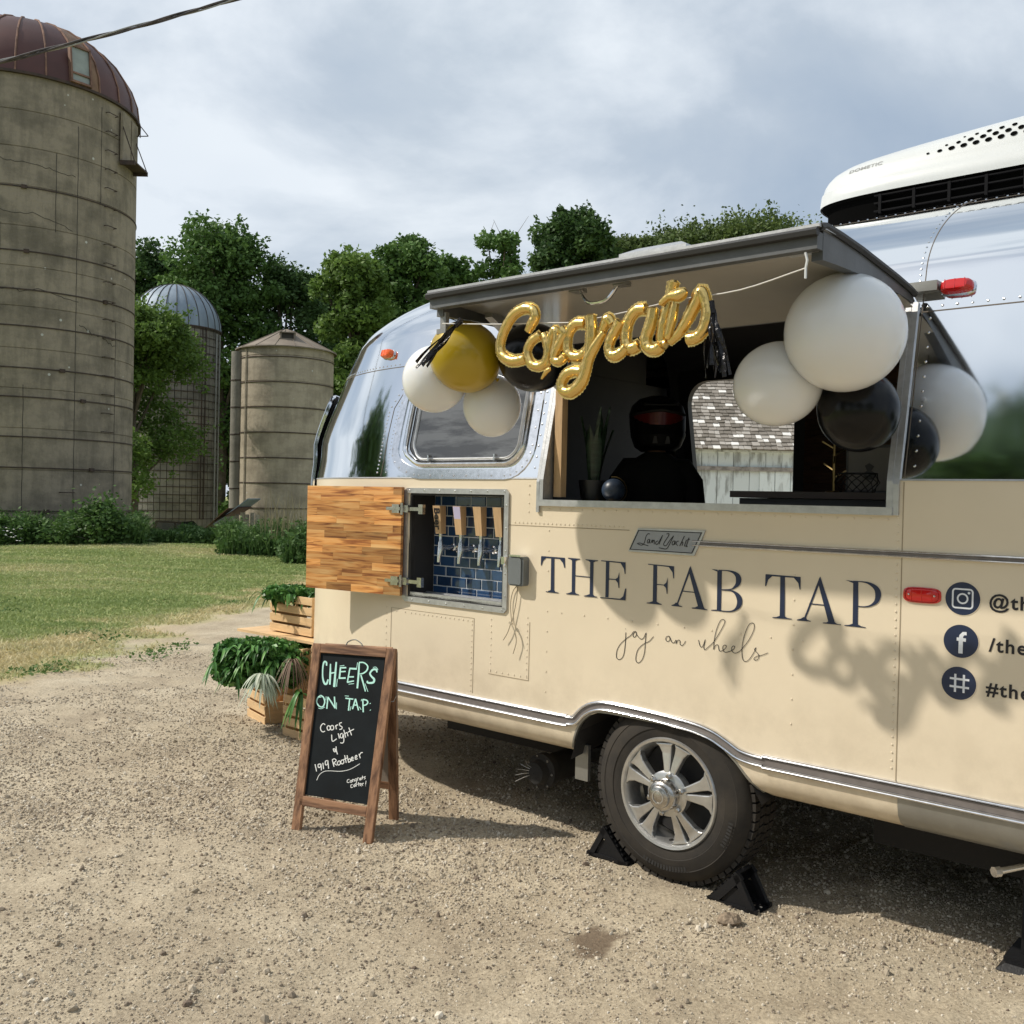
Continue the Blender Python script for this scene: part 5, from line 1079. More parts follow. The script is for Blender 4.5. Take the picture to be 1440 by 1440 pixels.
letter(KB_, [[(428, 96), (699, 118), (699, 129), (425, 108)], [(425, 98), (482, 108), (446, 140), (430, 190), (422, 190)], [(699, 121), (698, 217), (691, 215), (680, 165), (642, 120)], [(541, 108), (577, 111), (574, 432), (536, 429)], [(480, 431), (510, 430), (536, 420), (574, 424), (598, 438), (632, 444), (632, 449), (480, 437)]])
letter(KB_, [[(845, 122), (858, 138), (738, 442), (724, 440)], [(852, 114), (968, 482), (916, 476), (833, 158)], [(768, 322), (884, 334), (886, 342), (764, 330)], [(670, 450), (700, 443), (722, 430), (738, 433), (750, 452), (778, 461), (778, 466), (670, 456)], [(872, 473), (900, 472), (914, 464), (962, 468), (982, 484), (1014, 488), (1014, 493), (872, 479)]])
letter(KB_, [[(1108, 150), (1148, 154), (1143, 498), (1103, 495)], [(1048, 142), (1112, 150), (1108, 166), (1080, 154)], [(1040, 492), (1075, 491), (1103, 482), (1143, 486), (1170, 502), (1206, 510), (1206, 515), (1040, 498)]], [[(1110, 151, 7), (1190, 157, 9), (1240, 172, 20), (1285, 205, 36), (1303, 250, 46), (1290, 305, 34), (1250, 338, 16), (1200, 350, 9), (1140, 346, 7)]])
JW = [[(120, 146)], [(122, 175), (119, 240), (112, 320), (100, 375), (75, 403), (50, 398), (42, 370), (50, 320), (80, 270), (130, 225), (165, 200), (185, 172), (205, 168), (212, 190), (200, 214), (184, 210), (186, 185), (205, 172)],
      [(212, 192), (228, 214), (250, 232), (272, 222), (290, 182)], [(294, 178), (286, 260), (280, 340), (262, 400), (232, 432), (210, 420), (207, 380), (225, 320), (270, 275), (320, 250), (356, 210)],
      [(488, 206), (464, 214), (460, 240), (478, 252), (494, 235), (488, 208), (500, 232), (512, 260), (530, 262), (546, 240), (546, 272)], [(546, 270), (562, 242), (578, 246), (580, 275), (596, 286), (614, 272), (626, 248)],
      [(735, 240), (745, 280), (758, 300), (775, 285), (792, 235)], [(792, 235), (780, 300), (790, 322), (815, 302), (860, 260), (900, 200), (945, 120), (958, 80), (940, 66), (915, 85), (885, 160), (868, 240), (862, 320)],
      [(862, 318), (880, 285), (900, 282), (905, 310), (914, 332), (936, 330), (962, 310), (970, 290), (955, 283), (940, 300), (945, 330), (965, 343), (1000, 335), (1030, 318), (1042, 298), (1030, 290), (1015, 305), (1020, 335), (1042, 350), (1075, 340), (1110, 305), (1160, 240), (1200, 160), (1205, 110), (1185, 96), (1155, 120), (1120, 210), (1103, 300), (1103, 370), (1115, 412), (1140, 420), (1170, 395), (1205, 340), (1222, 303)],
      [(1222, 303), (1208, 320), (1225, 342), (1245, 370), (1238, 400), (1215, 410), (1203, 398), (1225, 378), (1270, 368), (1322, 348)]]
strokes('script_lettering', JW, 5.2, wallplace(crop(860, 860, 6), .0016), 'black_ink', TR)
# social signs: navy discs with white marks, bold lines beside them
def disc(q, z, r, off, name, m, parent=TR, n=40): return flat([(q+r*math.cos(2*math.pi*i/n), z+r*math.sin(2*math.pi*i/n)) for i in range(n)], off, name, m, parent)
def qz_place(off): return lambda p, o: SN(float(p[0]), float(p[1]), off+o)
cxs = [(1.153, 1.262), (1.151, 1.121), (1.148, .982)]
for i, (q, z) in enumerate(cxs):
    disc(q, z, .0565, .0012, 'sign_border', 'rivet_paint'); d_ = disc(q, z, .0545, .0016, 'sign_disc', 'navy')
    pl = qz_place(.0021)
    if i == 0:
        rr_ = rrect(q-.031, q+.031, z-.031, z+.031, .009, 4); rr_ = rr_+[rr_[0]]
        strokes('camera_mark', [rr_, [(q+.0155*math.cos(t), z+.0155*math.sin(t)) for t in np.linspace(0, 2*math.pi, 25)]], .0055, pl, 'white_ink', d_, smooth=False); disc(q+.0195, z+.0195, .0042, .0023, 'camera_dot', 'white_ink', d_, 12)
    elif i == 1:
        strokes('letter_mark', [[(q+.0175, z+.027, .011), (q+.008, z+.0265, .0115), (q+.001, z+.018, .0125), (q, z+.005, .0135), (q, z-.04, .0135)]], .012, pl, 'white_ink', d_, smooth=False); strokes('letter_bar', [[(q-.013, z+.0065), (q+.016, z+.0055)]], .011, lambda p, o: SN(float(p[0]), float(p[1]), .0024), 'white_ink', d_)
    else:
        strokes('hash_mark', [[(q-.011, z+.030), (q-.011, z-.030)], [(q+.016, z+.030), (q+.016, z-.030)], [(q-.028, z+.014), (q+.033, z+.014)], [(q-.028, z-.012), (q+.033, z-.012)]], .007, pl, 'white_ink', d_, smooth=False, step=.0003)
def text(body, size, m, parent, name, place, off=.012, shear=0, space=1.0):
    cu = bpy.data.curves.new('t', 'FONT'); cu.body = body; cu.size = size; cu.offset = off*size; cu.shear = shear; cu.resolution_u = 4; cu.space_character = space
    o = bpy.data.objects.new('t', cu); C.objects.link(o); dg = bpy.context.evaluated_depsgraph_get(); dg.update()
    me = bpy.data.meshes.new_from_object(o.evaluated_get(dg)); V = [place(v.co.x, v.co.y) for v in me.vertices]; Fc = [tuple(p.vertices) for p in me.polygons]
    bpy.data.objects.remove(o); bpy.data.curves.remove(cu); return mesh(name, V, Fc, m, parent)
for (body, q, z) in (('@thefabtap', 1.233, 1.240), ('/thefabtap', 1.238, 1.099), ('#thefabtap', 1.233, .957)):
    text(body, .061, 'black_ink', TR, 'handle_lettering', lambda x, y, q=q, z=z: SN(q+x, z+y, .0016), off=.022, space=1.16)
# Beer, down the first tap handle
hd_text = text('Beer', .056, 'black_ink', TR, 'handle_word', lambda x, y: Vector((tap_u[0]-.016+y*.98+(x*-.03), .0297+(x)*.145, 1.505-x*1.02)), off=.03)
# ---- outlet box with its cord
bx = [(-.793, 1.165), (-.705, 1.165), (-.705, 1.297), (-.793, 1.297)]
bo = flat(rrect(-.800, -.712, 1.163, 1.297, .012, 3), .040, 'outlet_box', 'box_grey', thick=.042); flat(rrect(-.797, -.722, 1.170, 1.290, .010, 3), .0465, 'outlet_cover', 'box_grey', bo, thick=.008)
G().box((-.79, -.05, 1.296), (-.722, -.01, 1.304)).obj('cover_hinge', 'chrome', bo)
# ---- lower running gear
u_, w_, z_ = onwall(1408, 1218, .05)
cr = G().tube([(u_+.09, .16, .400), (u_, .03, .385)], .011, 10); cr.tube([(u_, .03, .385), (u_-.012, .012, .384)], .017, 8); cr.obj('crank_rod', 'chrome', TR, True)
u_, w_, z_ = onwall(1420, 1335, .30)
js = G().box((u_+.0, .22, .02), (u_+.16, .42, .035)).box((u_+.04, .28, .035), (u_+.10, .34, .40)).hexa([(u_-.015, .18, .0), (u_+.18, .18, .0), (u_+.18, .46, .0), (u_-.015, .46, .0), (u_+.01, .20, .022), (u_+.16, .20, .022), (u_+.16, .44, .022), (u_+.01, .44, .022)]); js.obj('stabiliser_jack', 'black_plastic', TR)
u_, w_, z_ = onwall(770, 1082, .30)
M = Matrix.Translation((u_, .30, z_))@Matrix.Rotation(math.pi/2, 4, 'X')
g = G().lathe([(.07, -.22), (.07, 0), (.085, .01), (.085, .05), (.06, .06), (.05, .10), (.02, .105), (.001, .106)], 20, M); dv = g.obj('drain_valve', 'black_rubber', TR, True)
g = G()
for k in range(7):
    a = k*.9; q = M@Vector((.075*math.cos(a), .075*math.sin(a), .062)); g.lathe([(.006, 0), (.003, .006)], 6, Matrix.Translation(q)@Matrix.Rotation(math.pi/2, 4, 'X'))
for k in range(5): a = 2.2+k*.35; g.tube([M@Vector((.03*math.cos(a), .03*math.sin(a), .1)), M@Vector((.05*math.cos(a), .05*math.sin(a), .12)), M@Vector((.09*math.cos(a), .08*math.sin(a)-.01, .105+.01*k))], .0016, 4)
tag(g.obj('valve_wire', 'brushed_metal', dv), kind='stuff')
G().box((-.50, .10, .31), (-.43, .12, .47)).obj('spring_plate', 'skirt_metal', TR)
# ---- wheel
WC = Vector((.035, .0, .375)); wheel_y = -.012
MW = Matrix.Translation((WC.x, 0, WC.z))@Matrix.Rotation(math.pi/2, 4, 'X')    # lathe axis z -> outward
y0_ = .02      # outer face of the sidewall
MT = Matrix.Translation((WC.x, 0, WC.z))@Matrix.Rotation(math.pi/2, 4, 'X')@Matrix.Translation((0, 0, -y0_))
prof = [(.220, -.01), (.226, .006), (.240, .010), (.262, .012), (.264, .015), (.285, .012), (.310, .004), (.313, .006), (.335, -.006), (.352, -.022), (.357, -.03)]
wheel = G().lathe(prof+[(.362, -.20), (.350, -.225), (.21, -.23)], 96, MT).obj('wheel', 'tyre_rubber', TR, True)
g = G(); nb = 62
for k in range(nb):
    for (ya, yb, sk) in ((-.030, -.068, .0), (-.075, -.112, .018), (-.118, -.155, -.012), (-.162, -.198, .01)):
        a0 = 2*math.pi*(k+(.25 if sk else 0))/nb; a1 = a0+2*math.pi/nb*.78
        P = []
        for rr_ in (.355, .3735):
            P += [MT@Vector((rr_*math.cos(a), rr_*math.sin(a), y)) for a, y in ((a0, ya), (a1, ya), (a1+sk, yb), (a0+sk, yb))]
        g.hexa(P)
tag(g.obj('tread_block', 'tyre_rubber', wheel), kind='stuff')
g = G()     # raised sidewall lettering as small ribs
for a0, a1 in ((250, 290), (70, 105), (330, 350)):
    a = a0
    while a < a1: g.add([MT@Vector((r_*math.cos(R(t)), r_*math.sin(R(t)), .0165)) for r_, t in ((.288, a), (.306, a), (.306, a+1.6), (.288, a+1.6))], [(0, 1, 2, 3)]); a += 2.7
g.obj('sidewall_mark', 'black_rubber', wheel)
# rim
rim = G().lathe([(.206, -.20), (.200, -.12), (.192, -.05), (.198, -.012), (.206, .002), (.212, .012), (.222, .014), (.227, .006), (.221, -.02)], 72, MT).obj('rim', 'wheel_alloy', wheel, True)
def spoke(g, a, wo=9.5, wi=16, zf=-.006):
    # forked spoke: two blades that spread from the hub to the rim
    for s in (-1, 1):
        P = []
        for (r_, c, wd, z_) in ((.072, 8.6*s, 8.5, .012), (.118, 9.2*s, 7.5, .008), (.165, 10.2*s, 7.2, .003), (.190, 11.6*s, 8.6, .003), (.207, 13*s, 11.6, .005)):
            P.append([(r_*math.cos(R(a+c-wd)), r_*math.sin(R(a+c-wd)), z_), (r_*math.cos(R(a+c+wd)), r_*math.sin(R(a+c+wd)), z_), (r_*math.cos(R(a+c+wd*1.1)), r_*math.sin(R(a+c+wd*1.1)), z_-.032), (r_*math.cos(R(a+c-wd*1.1)), r_*math.sin(R(a+c-wd*1.1)), z_-.032)])
        V = [MT@Vector(p) for q in P for p in q]; n = len(P)
        Fc = []
        for i in range(n-1):
            for j in range(4): Fc.append((i*4+j, i*4+(j+1) % 4, (i+1)*4+(j+1) % 4, (i+1)*4+j))
        g.add(V, Fc+[(0, 1, 2, 3), ((n-1)*4, (n-1)*4+1, (n-1)*4+2, (n-1)*4+3)])
for k in range(5):
    g = G(); spoke(g, 84+k*72); o = g.obj('spoke', 'wheel_alloy', wheel); bv = o.modifiers.new('b', 'BEVEL'); bv.width = .004; bv.segments = 2
G().lathe([(.092, -.03), (.092, .008), (.082, .014), (.055, .016)], 40, MT).obj('hub_face', 'wheel_alloy', wheel, True)
G().lathe([(.064, .012), (.061, .05), (.056, .058), (.046, .062), (.043, .074), (.037, .078), (.001, .079)], 36, MT).obj('hub_cap', 'hub_chrome', wheel, True)
tag_ = G().lathe([(.026, .0792), (.026, .0805), (.022, .0805), (.022, .0792)], 30, MT).obj('hub_emblem', 'wheel_alloy', wheel, True)
for k in range(6):
    a = R(20+60*k); q = MT@Vector((.078*math.cos(a), .078*math.sin(a), .012)); G().lathe([(.012, 0), (.012, .016), (.008, .021), (.001, .022)], 6, Matrix.Translation(q)@Matrix.Rotation(math.pi/2, 4, 'X')).obj('lug_nut', 'hub_chrome', wheel)
G().lathe([(.001, -.10), (.19, -.10)], 40, MT).obj('brake_drum', 'interior_dark', wheel)
G().tube([MT@Vector((.02, -.186, -.01)), MT@Vector((.02, -.182, .012))], .005, 6).obj('valve_stem', 'black_rubber', wheel)
# ---- roof air conditioner
ac0, ac1, aw0, aw1 = .16, 1.62, .87, 1.57
acx, acy = (ac0+ac1)/2, (aw0+aw1)/2; al_, aw_ = (ac1-ac0)/2, (aw1-aw0)/2
def acp(t, lx, ly, z, tilt=.03):
    ex = 4.6; c, s = math.cos(t), math.sin(t)
    return Vector((acx+al_*lx*math.copysign(abs(c)**(2/ex), c), acy+aw_*ly*math.copysign(abs(s)**(2/ex), s), z))
g = G(); n = 96; lev = [(1, 1, 2.935), (1.0, 1.0, 2.952), (.993, .988, 2.994), (.985, .972, 3.0), (.978, .958, 3.045), (.962, .925, 3.09), (.935, .87, 3.135), (.89, .79, 3.172), (.80, .66, 3.200), (.6, .45, 3.218), (.02, .02, 3.222)]
def acs(x, k_):        # point on the near side of the shroud: x along it, k_ = level (fractional)
    k = int(k_); f = k_-k; A, B_ = lev[k], lev[k+1]; lx, ly, z = (A[i]*(1-f)+B_[i]*f for i in range(3)); cx = min(.999, abs((x-acx)/(al_*lx))); y = acy-aw_*ly*(1-cx**4.6)**(1/4.6)
    fz = min(1, max(0, (x-ac0)/.9)); return Vector((x, y, 3.0+(z-3.0)*(.50+.36*fz**.8) if z > 3 else z))
def acn(x, k_, off): a, b_ = acs(x+.004, k_)-acs(x-.004, k_), acs(x, k_+.05)-acs(x, k_-.05); nn_ = a.cross(b_).normalized(); nn_ = nn_ if nn_.y < 0 else -nn_; return acs(x, k_)+nn_*off
V = []
for lx, ly, z in lev:
    for i in range(n):
        p = acp(2*math.pi*i/n, lx, ly, z); f = np.clip((p.x-ac0)/.9, 0, 1)
        if z > 3.0: p.z = 3.0+(p.z-3.0)*(.50+.36*f**.8)
        V.append(p)
g.add(V, [(k*n+i, k*n+(i+1) % n, (k+1)*n+(i+1) % n, (k+1)*n+i) for k in range(len(lev)-1) for i in range(n)])
ac = g.obj('air_conditioner', 'white_plastic', TR, True)
g = G(); V = []
for lx, ly, z in ((.955, .93, 2.80), (.955, .93, 2.93), (.99, .985, 2.937)): V += [acp(2*math.pi*i/n, lx, ly, z) for i in range(n)]
g.add(V, [(k*n+i, k*n+(i+1) % n, (k+1)*n+(i+1) % n, (k+1)*n+i) for k in range(2) for i in range(n)]); g.obj('unit_base', 'hole_dark', ac, True)
g = G()
for k in range(7):
    x = .50+k*.145
    g.box((x, aw0+.006, 2.842), (x+.012, aw0+.03, 2.925))
for z in (2.85, 2.885, 2.918): g.box((.48, aw0+.008, z), (1.5, aw0+.03, z+.006))
g.obj('base_grille', mat('grille_black', (.006, .006, .007), .7, spec=.1), ac)
vh = G()
for r, (kl, xs0, rad) in enumerate(((4.9, .70, .0135), (5.5, .76, .0125), (6.1, .84, .0105))):
    for k in range(18):
        x = xs0+k*.048+(.012 if r % 2 else 0)
        if x > 1.45: break
        rr_ = rad*(.5 if k == 0 else .75 if k == 1 else 1); V = []
        for i in range(12):
            a = 2*math.pi*i/12; V.append(acn(x+rr_*math.cos(a), kl+rr_*math.sin(a)/.052, .0025))
        vh.add(V, [tuple(range(12))])
vh.obj('vent_hole', 'hole_dark', ac)
text('DOMETIC', .036, 'grey_metal', ac, 'unit_lettering', lambda x, y: acn(.345+x, 5.0+y/.045, .002), off=.01)
# ---- roof vent
u_, w_, z_ = onwall(935, 352, 1.0)
g = G(); M = Matrix.Translation((-.62, 1.0, 2.815))@Matrix.Scale(.75, 4, (0, 0, 1)); g.box((-.2, -.2, -.01), (.2, .2, .03), M).hexa([M@Vector(p) for p in ((-.2, -.2, .03), (.2, -.2, .03), (.2, .2, .03), (-.2, .2, .03), (-.13, -.13, .075), (.13, -.13, .075), (.13, .13, .075), (-.13, .13, .075))]); g.obj('roof_vent', 'brushed_metal', TR)
# ---- far side window: dark frame with rounded corners
g = G()
def farp(u, z, d=0): return Vector((u, 2.44-WZ(z)-.05-d, z))
RR_ = rrect(FWO[0]+.03, FWO[1]-.02, 1.50, FWO[3]-.01, .16, 7); n = len(RR_); V = []
uc, zc_ = (FWO[0]+FWO[1])/2, 1.95
def outer(p):
    du, dz = p[0]-uc, p[1]-zc_; s = max(abs(du)/((FWO[1]-FWO[0])/2+.03), abs(dz)/.47); return (uc+du/s, zc_+dz/s)
V = [farp(*p) for p in RR_]+[farp(*outer(p)) for p in RR_]+[farp(*p, -.05) for p in RR_]
g.add(V, [(i, (i+1) % n, n+(i+1) % n, n+i) for i in range(n)]+[(i, (i+1) % n, 2*n+(i+1) % n, 2*n+i) for i in range(n)]); g.obj('rear_window_frame', 'interior_dark', TR)
G().box((-.505, 2.24, 1.0), (-.42, 2.30, 2.5)).obj('curtain_post', 'interior', TR)
# wood clad wall and counter inside
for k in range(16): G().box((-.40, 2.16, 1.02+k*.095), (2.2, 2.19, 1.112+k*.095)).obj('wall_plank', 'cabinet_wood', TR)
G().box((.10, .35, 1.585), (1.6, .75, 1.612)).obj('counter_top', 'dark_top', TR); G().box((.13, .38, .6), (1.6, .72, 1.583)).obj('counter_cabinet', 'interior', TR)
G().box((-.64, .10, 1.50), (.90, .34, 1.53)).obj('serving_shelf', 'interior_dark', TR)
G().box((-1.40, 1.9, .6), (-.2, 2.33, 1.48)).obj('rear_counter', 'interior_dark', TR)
# ================================================================ BALLOONS
def sphere(g, c, r, stretch=1.0, axis=Vector((0, 0, -1)), nu=40, nv=28, neck=.12):
    """balloon: round body drawn out a little towards the knot"""
    q = axis.normalized().to_track_quat('Z', 'Y').to_matrix().to_4x4(); M = Matrix.Translation(c)@q; prof = []
    for i in range(nv+1):
        t = math.pi*i/nv; z = -math.cos(t)*r*stretch; rr = math.sin(t)*r
        if z > .6*r: rr *= 1-neck*((z/r-.6)/.4)**2*.5; 
        prof.append((max(rr, .0004), z))
    prof[-1] = (.006, r*stretch*1.02); prof += [(.004, r*stretch*1.06), (.009, r*stretch*1.12), (.001, r*stretch*1.12)]
    g.lathe(prof, nu, M)
def balloon(px, py, D, m, label, axis, group, stretch=1.06, rpx=None):
    d = pray(px, py); dep = D/2*F/rpx; P = CAMP+d*(dep/fw.dot(d)); 
    ax = (UV*axis[0]+WV*axis[1]+ZV*axis[2]).normalized(); g = G(); sphere(g, Vector((0, 0, 0)), D/2, stretch, ax); o = g.obj('balloon', m, None, True); o.location = P
    tag(o, label, 'balloon', group); return P, ax, D
BL, BR = 'balloon cluster at the left end of the hatch', 'balloon cluster at the right end of the hatch'
b1 = balloon(655, 502, .285, 'balloon_gold', 'mustard gold balloon at the left end of the hatch', (.2, .5, -.3), BL, rpx=49.5)
b2 = balloon(612, 533, .275, 'balloon_white', 'white balloon half hidden behind and left of the gold balloon', (.6, -.2, .5), BL, rpx=46)
b3 = balloon(692, 570, .245, 'balloon_white', 'white balloon hanging below the gold balloon', (-.2, .2, .9), BL, 1.1, rpx=41)
b4 = balloon(750, 503, .270, 'balloon_black', 'black balloon behind the gold foil capital letter', (-.7, -.3, .2), BL, rpx=48)
b5 = balloon(1188, 468, .378, 'balloon_white', 'largest white balloon, upper right under the hatch', (.15, .9, -.25), BR, 1.0, rpx=83)
b6 = balloon(1094, 540, .284, 'balloon_white', 'smaller white balloon left of the largest one', (.7, .2, .3), BR, rpx=59)
b7 = balloon(1207, 577, .268, 'balloon_black', 'black balloon below the largest white one', (-.3, .1, .8), BR, rpx=56)
def tie(pts, name, label, cat, m='white_string', r=.002):
    c = pts[0]; g = G(); g.tube([Vector(p)-Vector(c) for p in pts], r, 5); o = g.obj(name, m); o.location = c; return tag(o, label, cat)
hk = L2W(.86, -.22, 2.32); tie([hk, b5[0]+ZV*.10+WV*.1, b5[0]+b5[1]*.2, b6[0]+b6[1]*.15, b7[0]+b7[1]*.14], 'balloon_string', 'thin ribbon tying the right balloon cluster to the hatch', 'string', 'black_foil')
hk = L2W(-.66, -.60, 2.28); tie([hk, b1[0]+ZV*.13, b1[0]+b1[1]*.15, b3[0]+b3[1]*.13], 'balloon_string', 'thin ribbon tying the left balloon cluster to the hatch', 'string', 'black_foil')
# foil script balloon: one tube per letter, all in one hanging banner
K_ = crop(690, 380, 4)
LV = -.73
def foil_pt(x, y, d=0): 
    u, w, z = onwall(*K_(x, y), LV+d); return L2W(u, w, z)
BN = empty('foil_banner', 'gold foil script balloon spelling congrats hung across the hatch', 'foil balloon', L2W(.1, LV, 2.2))
def foil(paths, r=.0165):
    g = G(); k = 0
    for p in paths:
        rr = [(q[2] if len(q) > 2 else 1.0) for q in p]; pp = catmull([(q[0], q[1], (q[2] if len(q) > 2 else 1.0)) for q in p], 9)
        pts = [foil_pt(a, b, -.012*k)-BN.location for a, b, c in pp]; n = len(pts)
        rad = [r*c*(1+.02*math.sin(i*1.1+k)+.010*RNG.normal()) for i, (a, b, c) in enumerate(pp)]; rad[0] *= .55; rad[-1] *= .55
        g.tube(pts, rad, 12)
        # crimped flat seam around the outline of the tube
        b0_ = len(g.V); VV = []
        for i, q in enumerate(pts):
            tt = (pts[min(n-1, i+1)]-pts[max(0, i-1)]).normalized(); nn_ = tt.cross(WV)
            nn_ = nn_.normalized() if nn_.length > 1e-5 else UV; e_ = rad[i]*(1.20+.13*(i % 2)+.10*RNG.random()); VV += [q+nn_*e_+WV*.001*k, q-nn_*e_+WV*.001*k]
        g.add(VV, [(2*i, 2*i+1, 2*i+3, 2*i+2) for i in range(n-1)])
        k += 1
    return g.obj('letter', 'gold_foil', BN, True)
foil([[(207, 350, .7), (230, 305), (252, 260), (238, 222), (190, 216), (130, 252), (82, 330), (56, 410), (62, 468), (112, 506, 1.05), (165, 506), (205, 492)]], .0185)
foil([[(286, 362), (232, 400), (206, 460), (226, 520), (268, 540), (308, 518), (324, 450), (312, 388), (296, 358, .8)]], .0165)
foil([[(322, 545, .6), (328, 450, .9), (342, 370), (366, 335), (372, 395), (350, 490)], [(395, 332, 1.2), (412, 360), (378, 430), (356, 492), (384, 512), (424, 482)], [(336, 552, .35), (310, 572, .45), (284, 612, .2)]], .0155)
foil([[(540, 298), (480, 302), (440, 352), (430, 420), (442, 470), (490, 488), (530, 468), (556, 436)], [(560, 248, 1.1), (566, 350, 1.1), (556, 450), (540, 540), (510, 630, 1.1), (458, 682, 1.1), (414, 678), (398, 640), (424, 588), (470, 566), (520, 562), (562, 470), (610, 390, .8), (640, 345, .6)]], .0185)
foil([[(575, 462, .7), (610, 390, .8), (642, 310), (662, 272, 1.1), (690, 310, .9)], [(735, 282, 1.15), (702, 340), (672, 400), (666, 450), (692, 480, 1.1), (730, 465), (762, 428, .8)]], .017)
foil([[(880, 216), (822, 226), (780, 280), (762, 350), (764, 410), (792, 440), (842, 418)], [(915, 206, .9), (900, 300), (872, 390), (890, 436), (930, 446), (962, 420)]], .019)
foil([[(1032, 55, 1.1), (1004, 180), (972, 300, 1.1), (962, 400), (990, 420)], [(1044, 128, .6), (1026, 250, .8), (992, 390, .7)], [(950, 192, .5), (1000, 150, .7), (1060, 140, 1.1), (1102, 112, .6)]], .0175)
foil([[(1000, 412, .6), (1060, 352, .85), (1112, 270), (1160, 175, 1.1), (1186, 126, 1.2), (1210, 182), (1220, 252), (1200, 330), (1160, 376), (1104, 388, 1.1)]], .0185)
# hanging string with its hooks
sp = [(622, 455), (700, 456), (760, 454), (815, 452), (910, 432), (950, 422), (1040, 408), (1133, 377)]
pts = []
for (x, y) in catmull(sp, 4): pts.append(L2W(*onwall(x, y, LV+.018)))
tie(pts, 'banner_string', 'white string stretched under the hatch edge holding the foil letters', 'string', r=.0022)
p = Vector(pts[-1]); tie([p+ZV*-.03, p, p+ZV*.022+UV*.004, p+ZV*.045+UV*-.002], 'adhesive_hook', 'small clear hook on the hatch corner holding the banner string', 'hook', 'white_plastic', .004)
# tassels of black foil strips
def tassel(P0, axis, n, L, label, spread=.35):
    o = empty('tassel', label, 'tassel', P0)
    for k in range(n):
        d = (axis+Vector((RNG.normal(), RNG.normal(), RNG.normal()))*spread*.4).normalized(); l = L*RNG.uniform(.75, 1.1); w = RNG.uniform(.005, .010); s = d.orthogonal().normalized(); g = G(); V = []; m = 7
        s = (s*math.cos(k*1.3)+d.cross(s)*math.sin(k*1.3))
        for i in range(m+1):
            t = i/m; c = d*l*t+Vector((0, 0, -.05*t*t))+s*.008*math.sin(t*7+k); s2 = (s*math.cos(t*1.5)+d.cross(s)*math.sin(t*1.5)); V += [c+s2*w*(.3+.7*t), c-s2*w*(.3+.7*t)]
        g.add(V, [(2*i, 2*i+1, 2*i+3, 2*i+2) for i in range(m)]); g.obj('strip', 'black_foil', o)
    G().tube([(0, 0, .01), axis*.03], .010, 8).obj('knot', 'black_foil', o, True)
tassel(L2W(*onwall(1000, 428, LV)), (ZV*-1+UV*.22).normalized(), 18, .165, 'black foil tassel hanging beside the last gold letter', .38)
pA_ = L2W(*onwall(649, 452, LV)); pB_ = L2W(*onwall(592, 498, LV-.05)); tassel(pA_, (pB_-pA_).normalized(), 12, (pB_-pA_).length*.98, 'black foil tassel slanting across the gold balloon', .25)
# ================================================================ PERSON behind the serving opening
PP = L2W(-.60, .86, .59)
person = empty('person', 'person in black shirt wearing a black motocross helmet with red goggles behind the serving opening', 'person', PP, -.04); person.scale = (.80, .92, .88)
def skinned(name, verts, edges, radii, m, parent, root=0, lvl=2):
    me = bpy.data.meshes.new(name); me.from_pydata(verts, edges, []); me.update(); o = bpy.data.objects.new(name, me); C.objects.link(o); o.parent = parent
    sk = o.modifiers.new('s', 'SKIN'); sk.use_smooth_shade = True
    for i, v in enumerate(me.skin_vertices[0].data): v.radius = (radii[i] if hasattr(radii[i], '__len__') else (radii[i], radii[i])); v.use_root = (i == root)
    sb = o.modifiers.new('u', 'SUBSURF'); sb.levels = lvl; sb.render_levels = lvl; me.materials.append(MATS[m])
    dg = bpy.context.evaluated_depsgraph_get(); dg.update(); me2 = bpy.data.meshes.new_from_object(o.evaluated_get(dg)); o.modifiers.clear(); o.data = me2; me2.name = name
    me2.polygons.foreach_set('use_smooth', np.ones(len(me2.polygons), dtype=bool)); return o
# local frame of the figure: x to its left, y backwards, z up, height about 1.58 m without helmet
Vb = [(0, 0, .86), (0, 0, 1.02), (0, 0, 1.20), (0, .01, 1.30), (0, 0, 1.37), (0, -.01, 1.42), (0, -.01, 1.50)]; Eb = [(0, 1), (1, 2), (2, 3), (3, 4), (4, 5), (5, 6)]; Rb = [(.15, .11), (.135, .10), (.155, .11), (.15, .10), (.06, .06), (.055, .055), (.085, .10)]
def chain(start, pts, rad):
    k = start
    for p, r in zip(pts, rad): Vb.append(p); Rb.append(r); Eb.append((k, len(Vb)-1)); k = len(Vb)-1
    return k
for s in (-1, 1):
    hnd = chain(3, [(.16*s, 0, 1.28), (.215*s, .0, 1.12), (.235*s, .01, .99), (.225*s, -.08, .86), (.215*s, -.15, .79), (.21*s, -.175, .765)], [.05, .045, .040, .034, .026, .026])
    h = Vb[hnd]
    for f, (dx, l) in enumerate(((-.022, .07), (-.008, .078), (.007, .074), (.020, .060))): chain(hnd, [(h[0]+dx, h[1]-.035, h[2]-.012), (h[0]+dx, h[1]-.035-l*.5, h[2]-.03), (h[0]+dx*1.05, h[1]-.035-l*.75, h[2]-.052)], [.0095, .0085, .0075])
    chain(hnd, [(h[0]-.03*s, h[1]-.015, h[2]-.005), (h[0]-.05*s, h[1]-.045, h[2]-.02)], [.011, .009])
    chain(0, [(.09*s, 0, .78), (.10*s, -.01, .46), (.10*s, .01, .10), (.10*s, -.04, .04), (.10*s, -.12, .03)], [.085, .055, .042, .038, .032])
skinned('body', Vb, Eb, Rb, 'skin', person)
g = G(); 
for z0, sx_, sy_ in (): pass
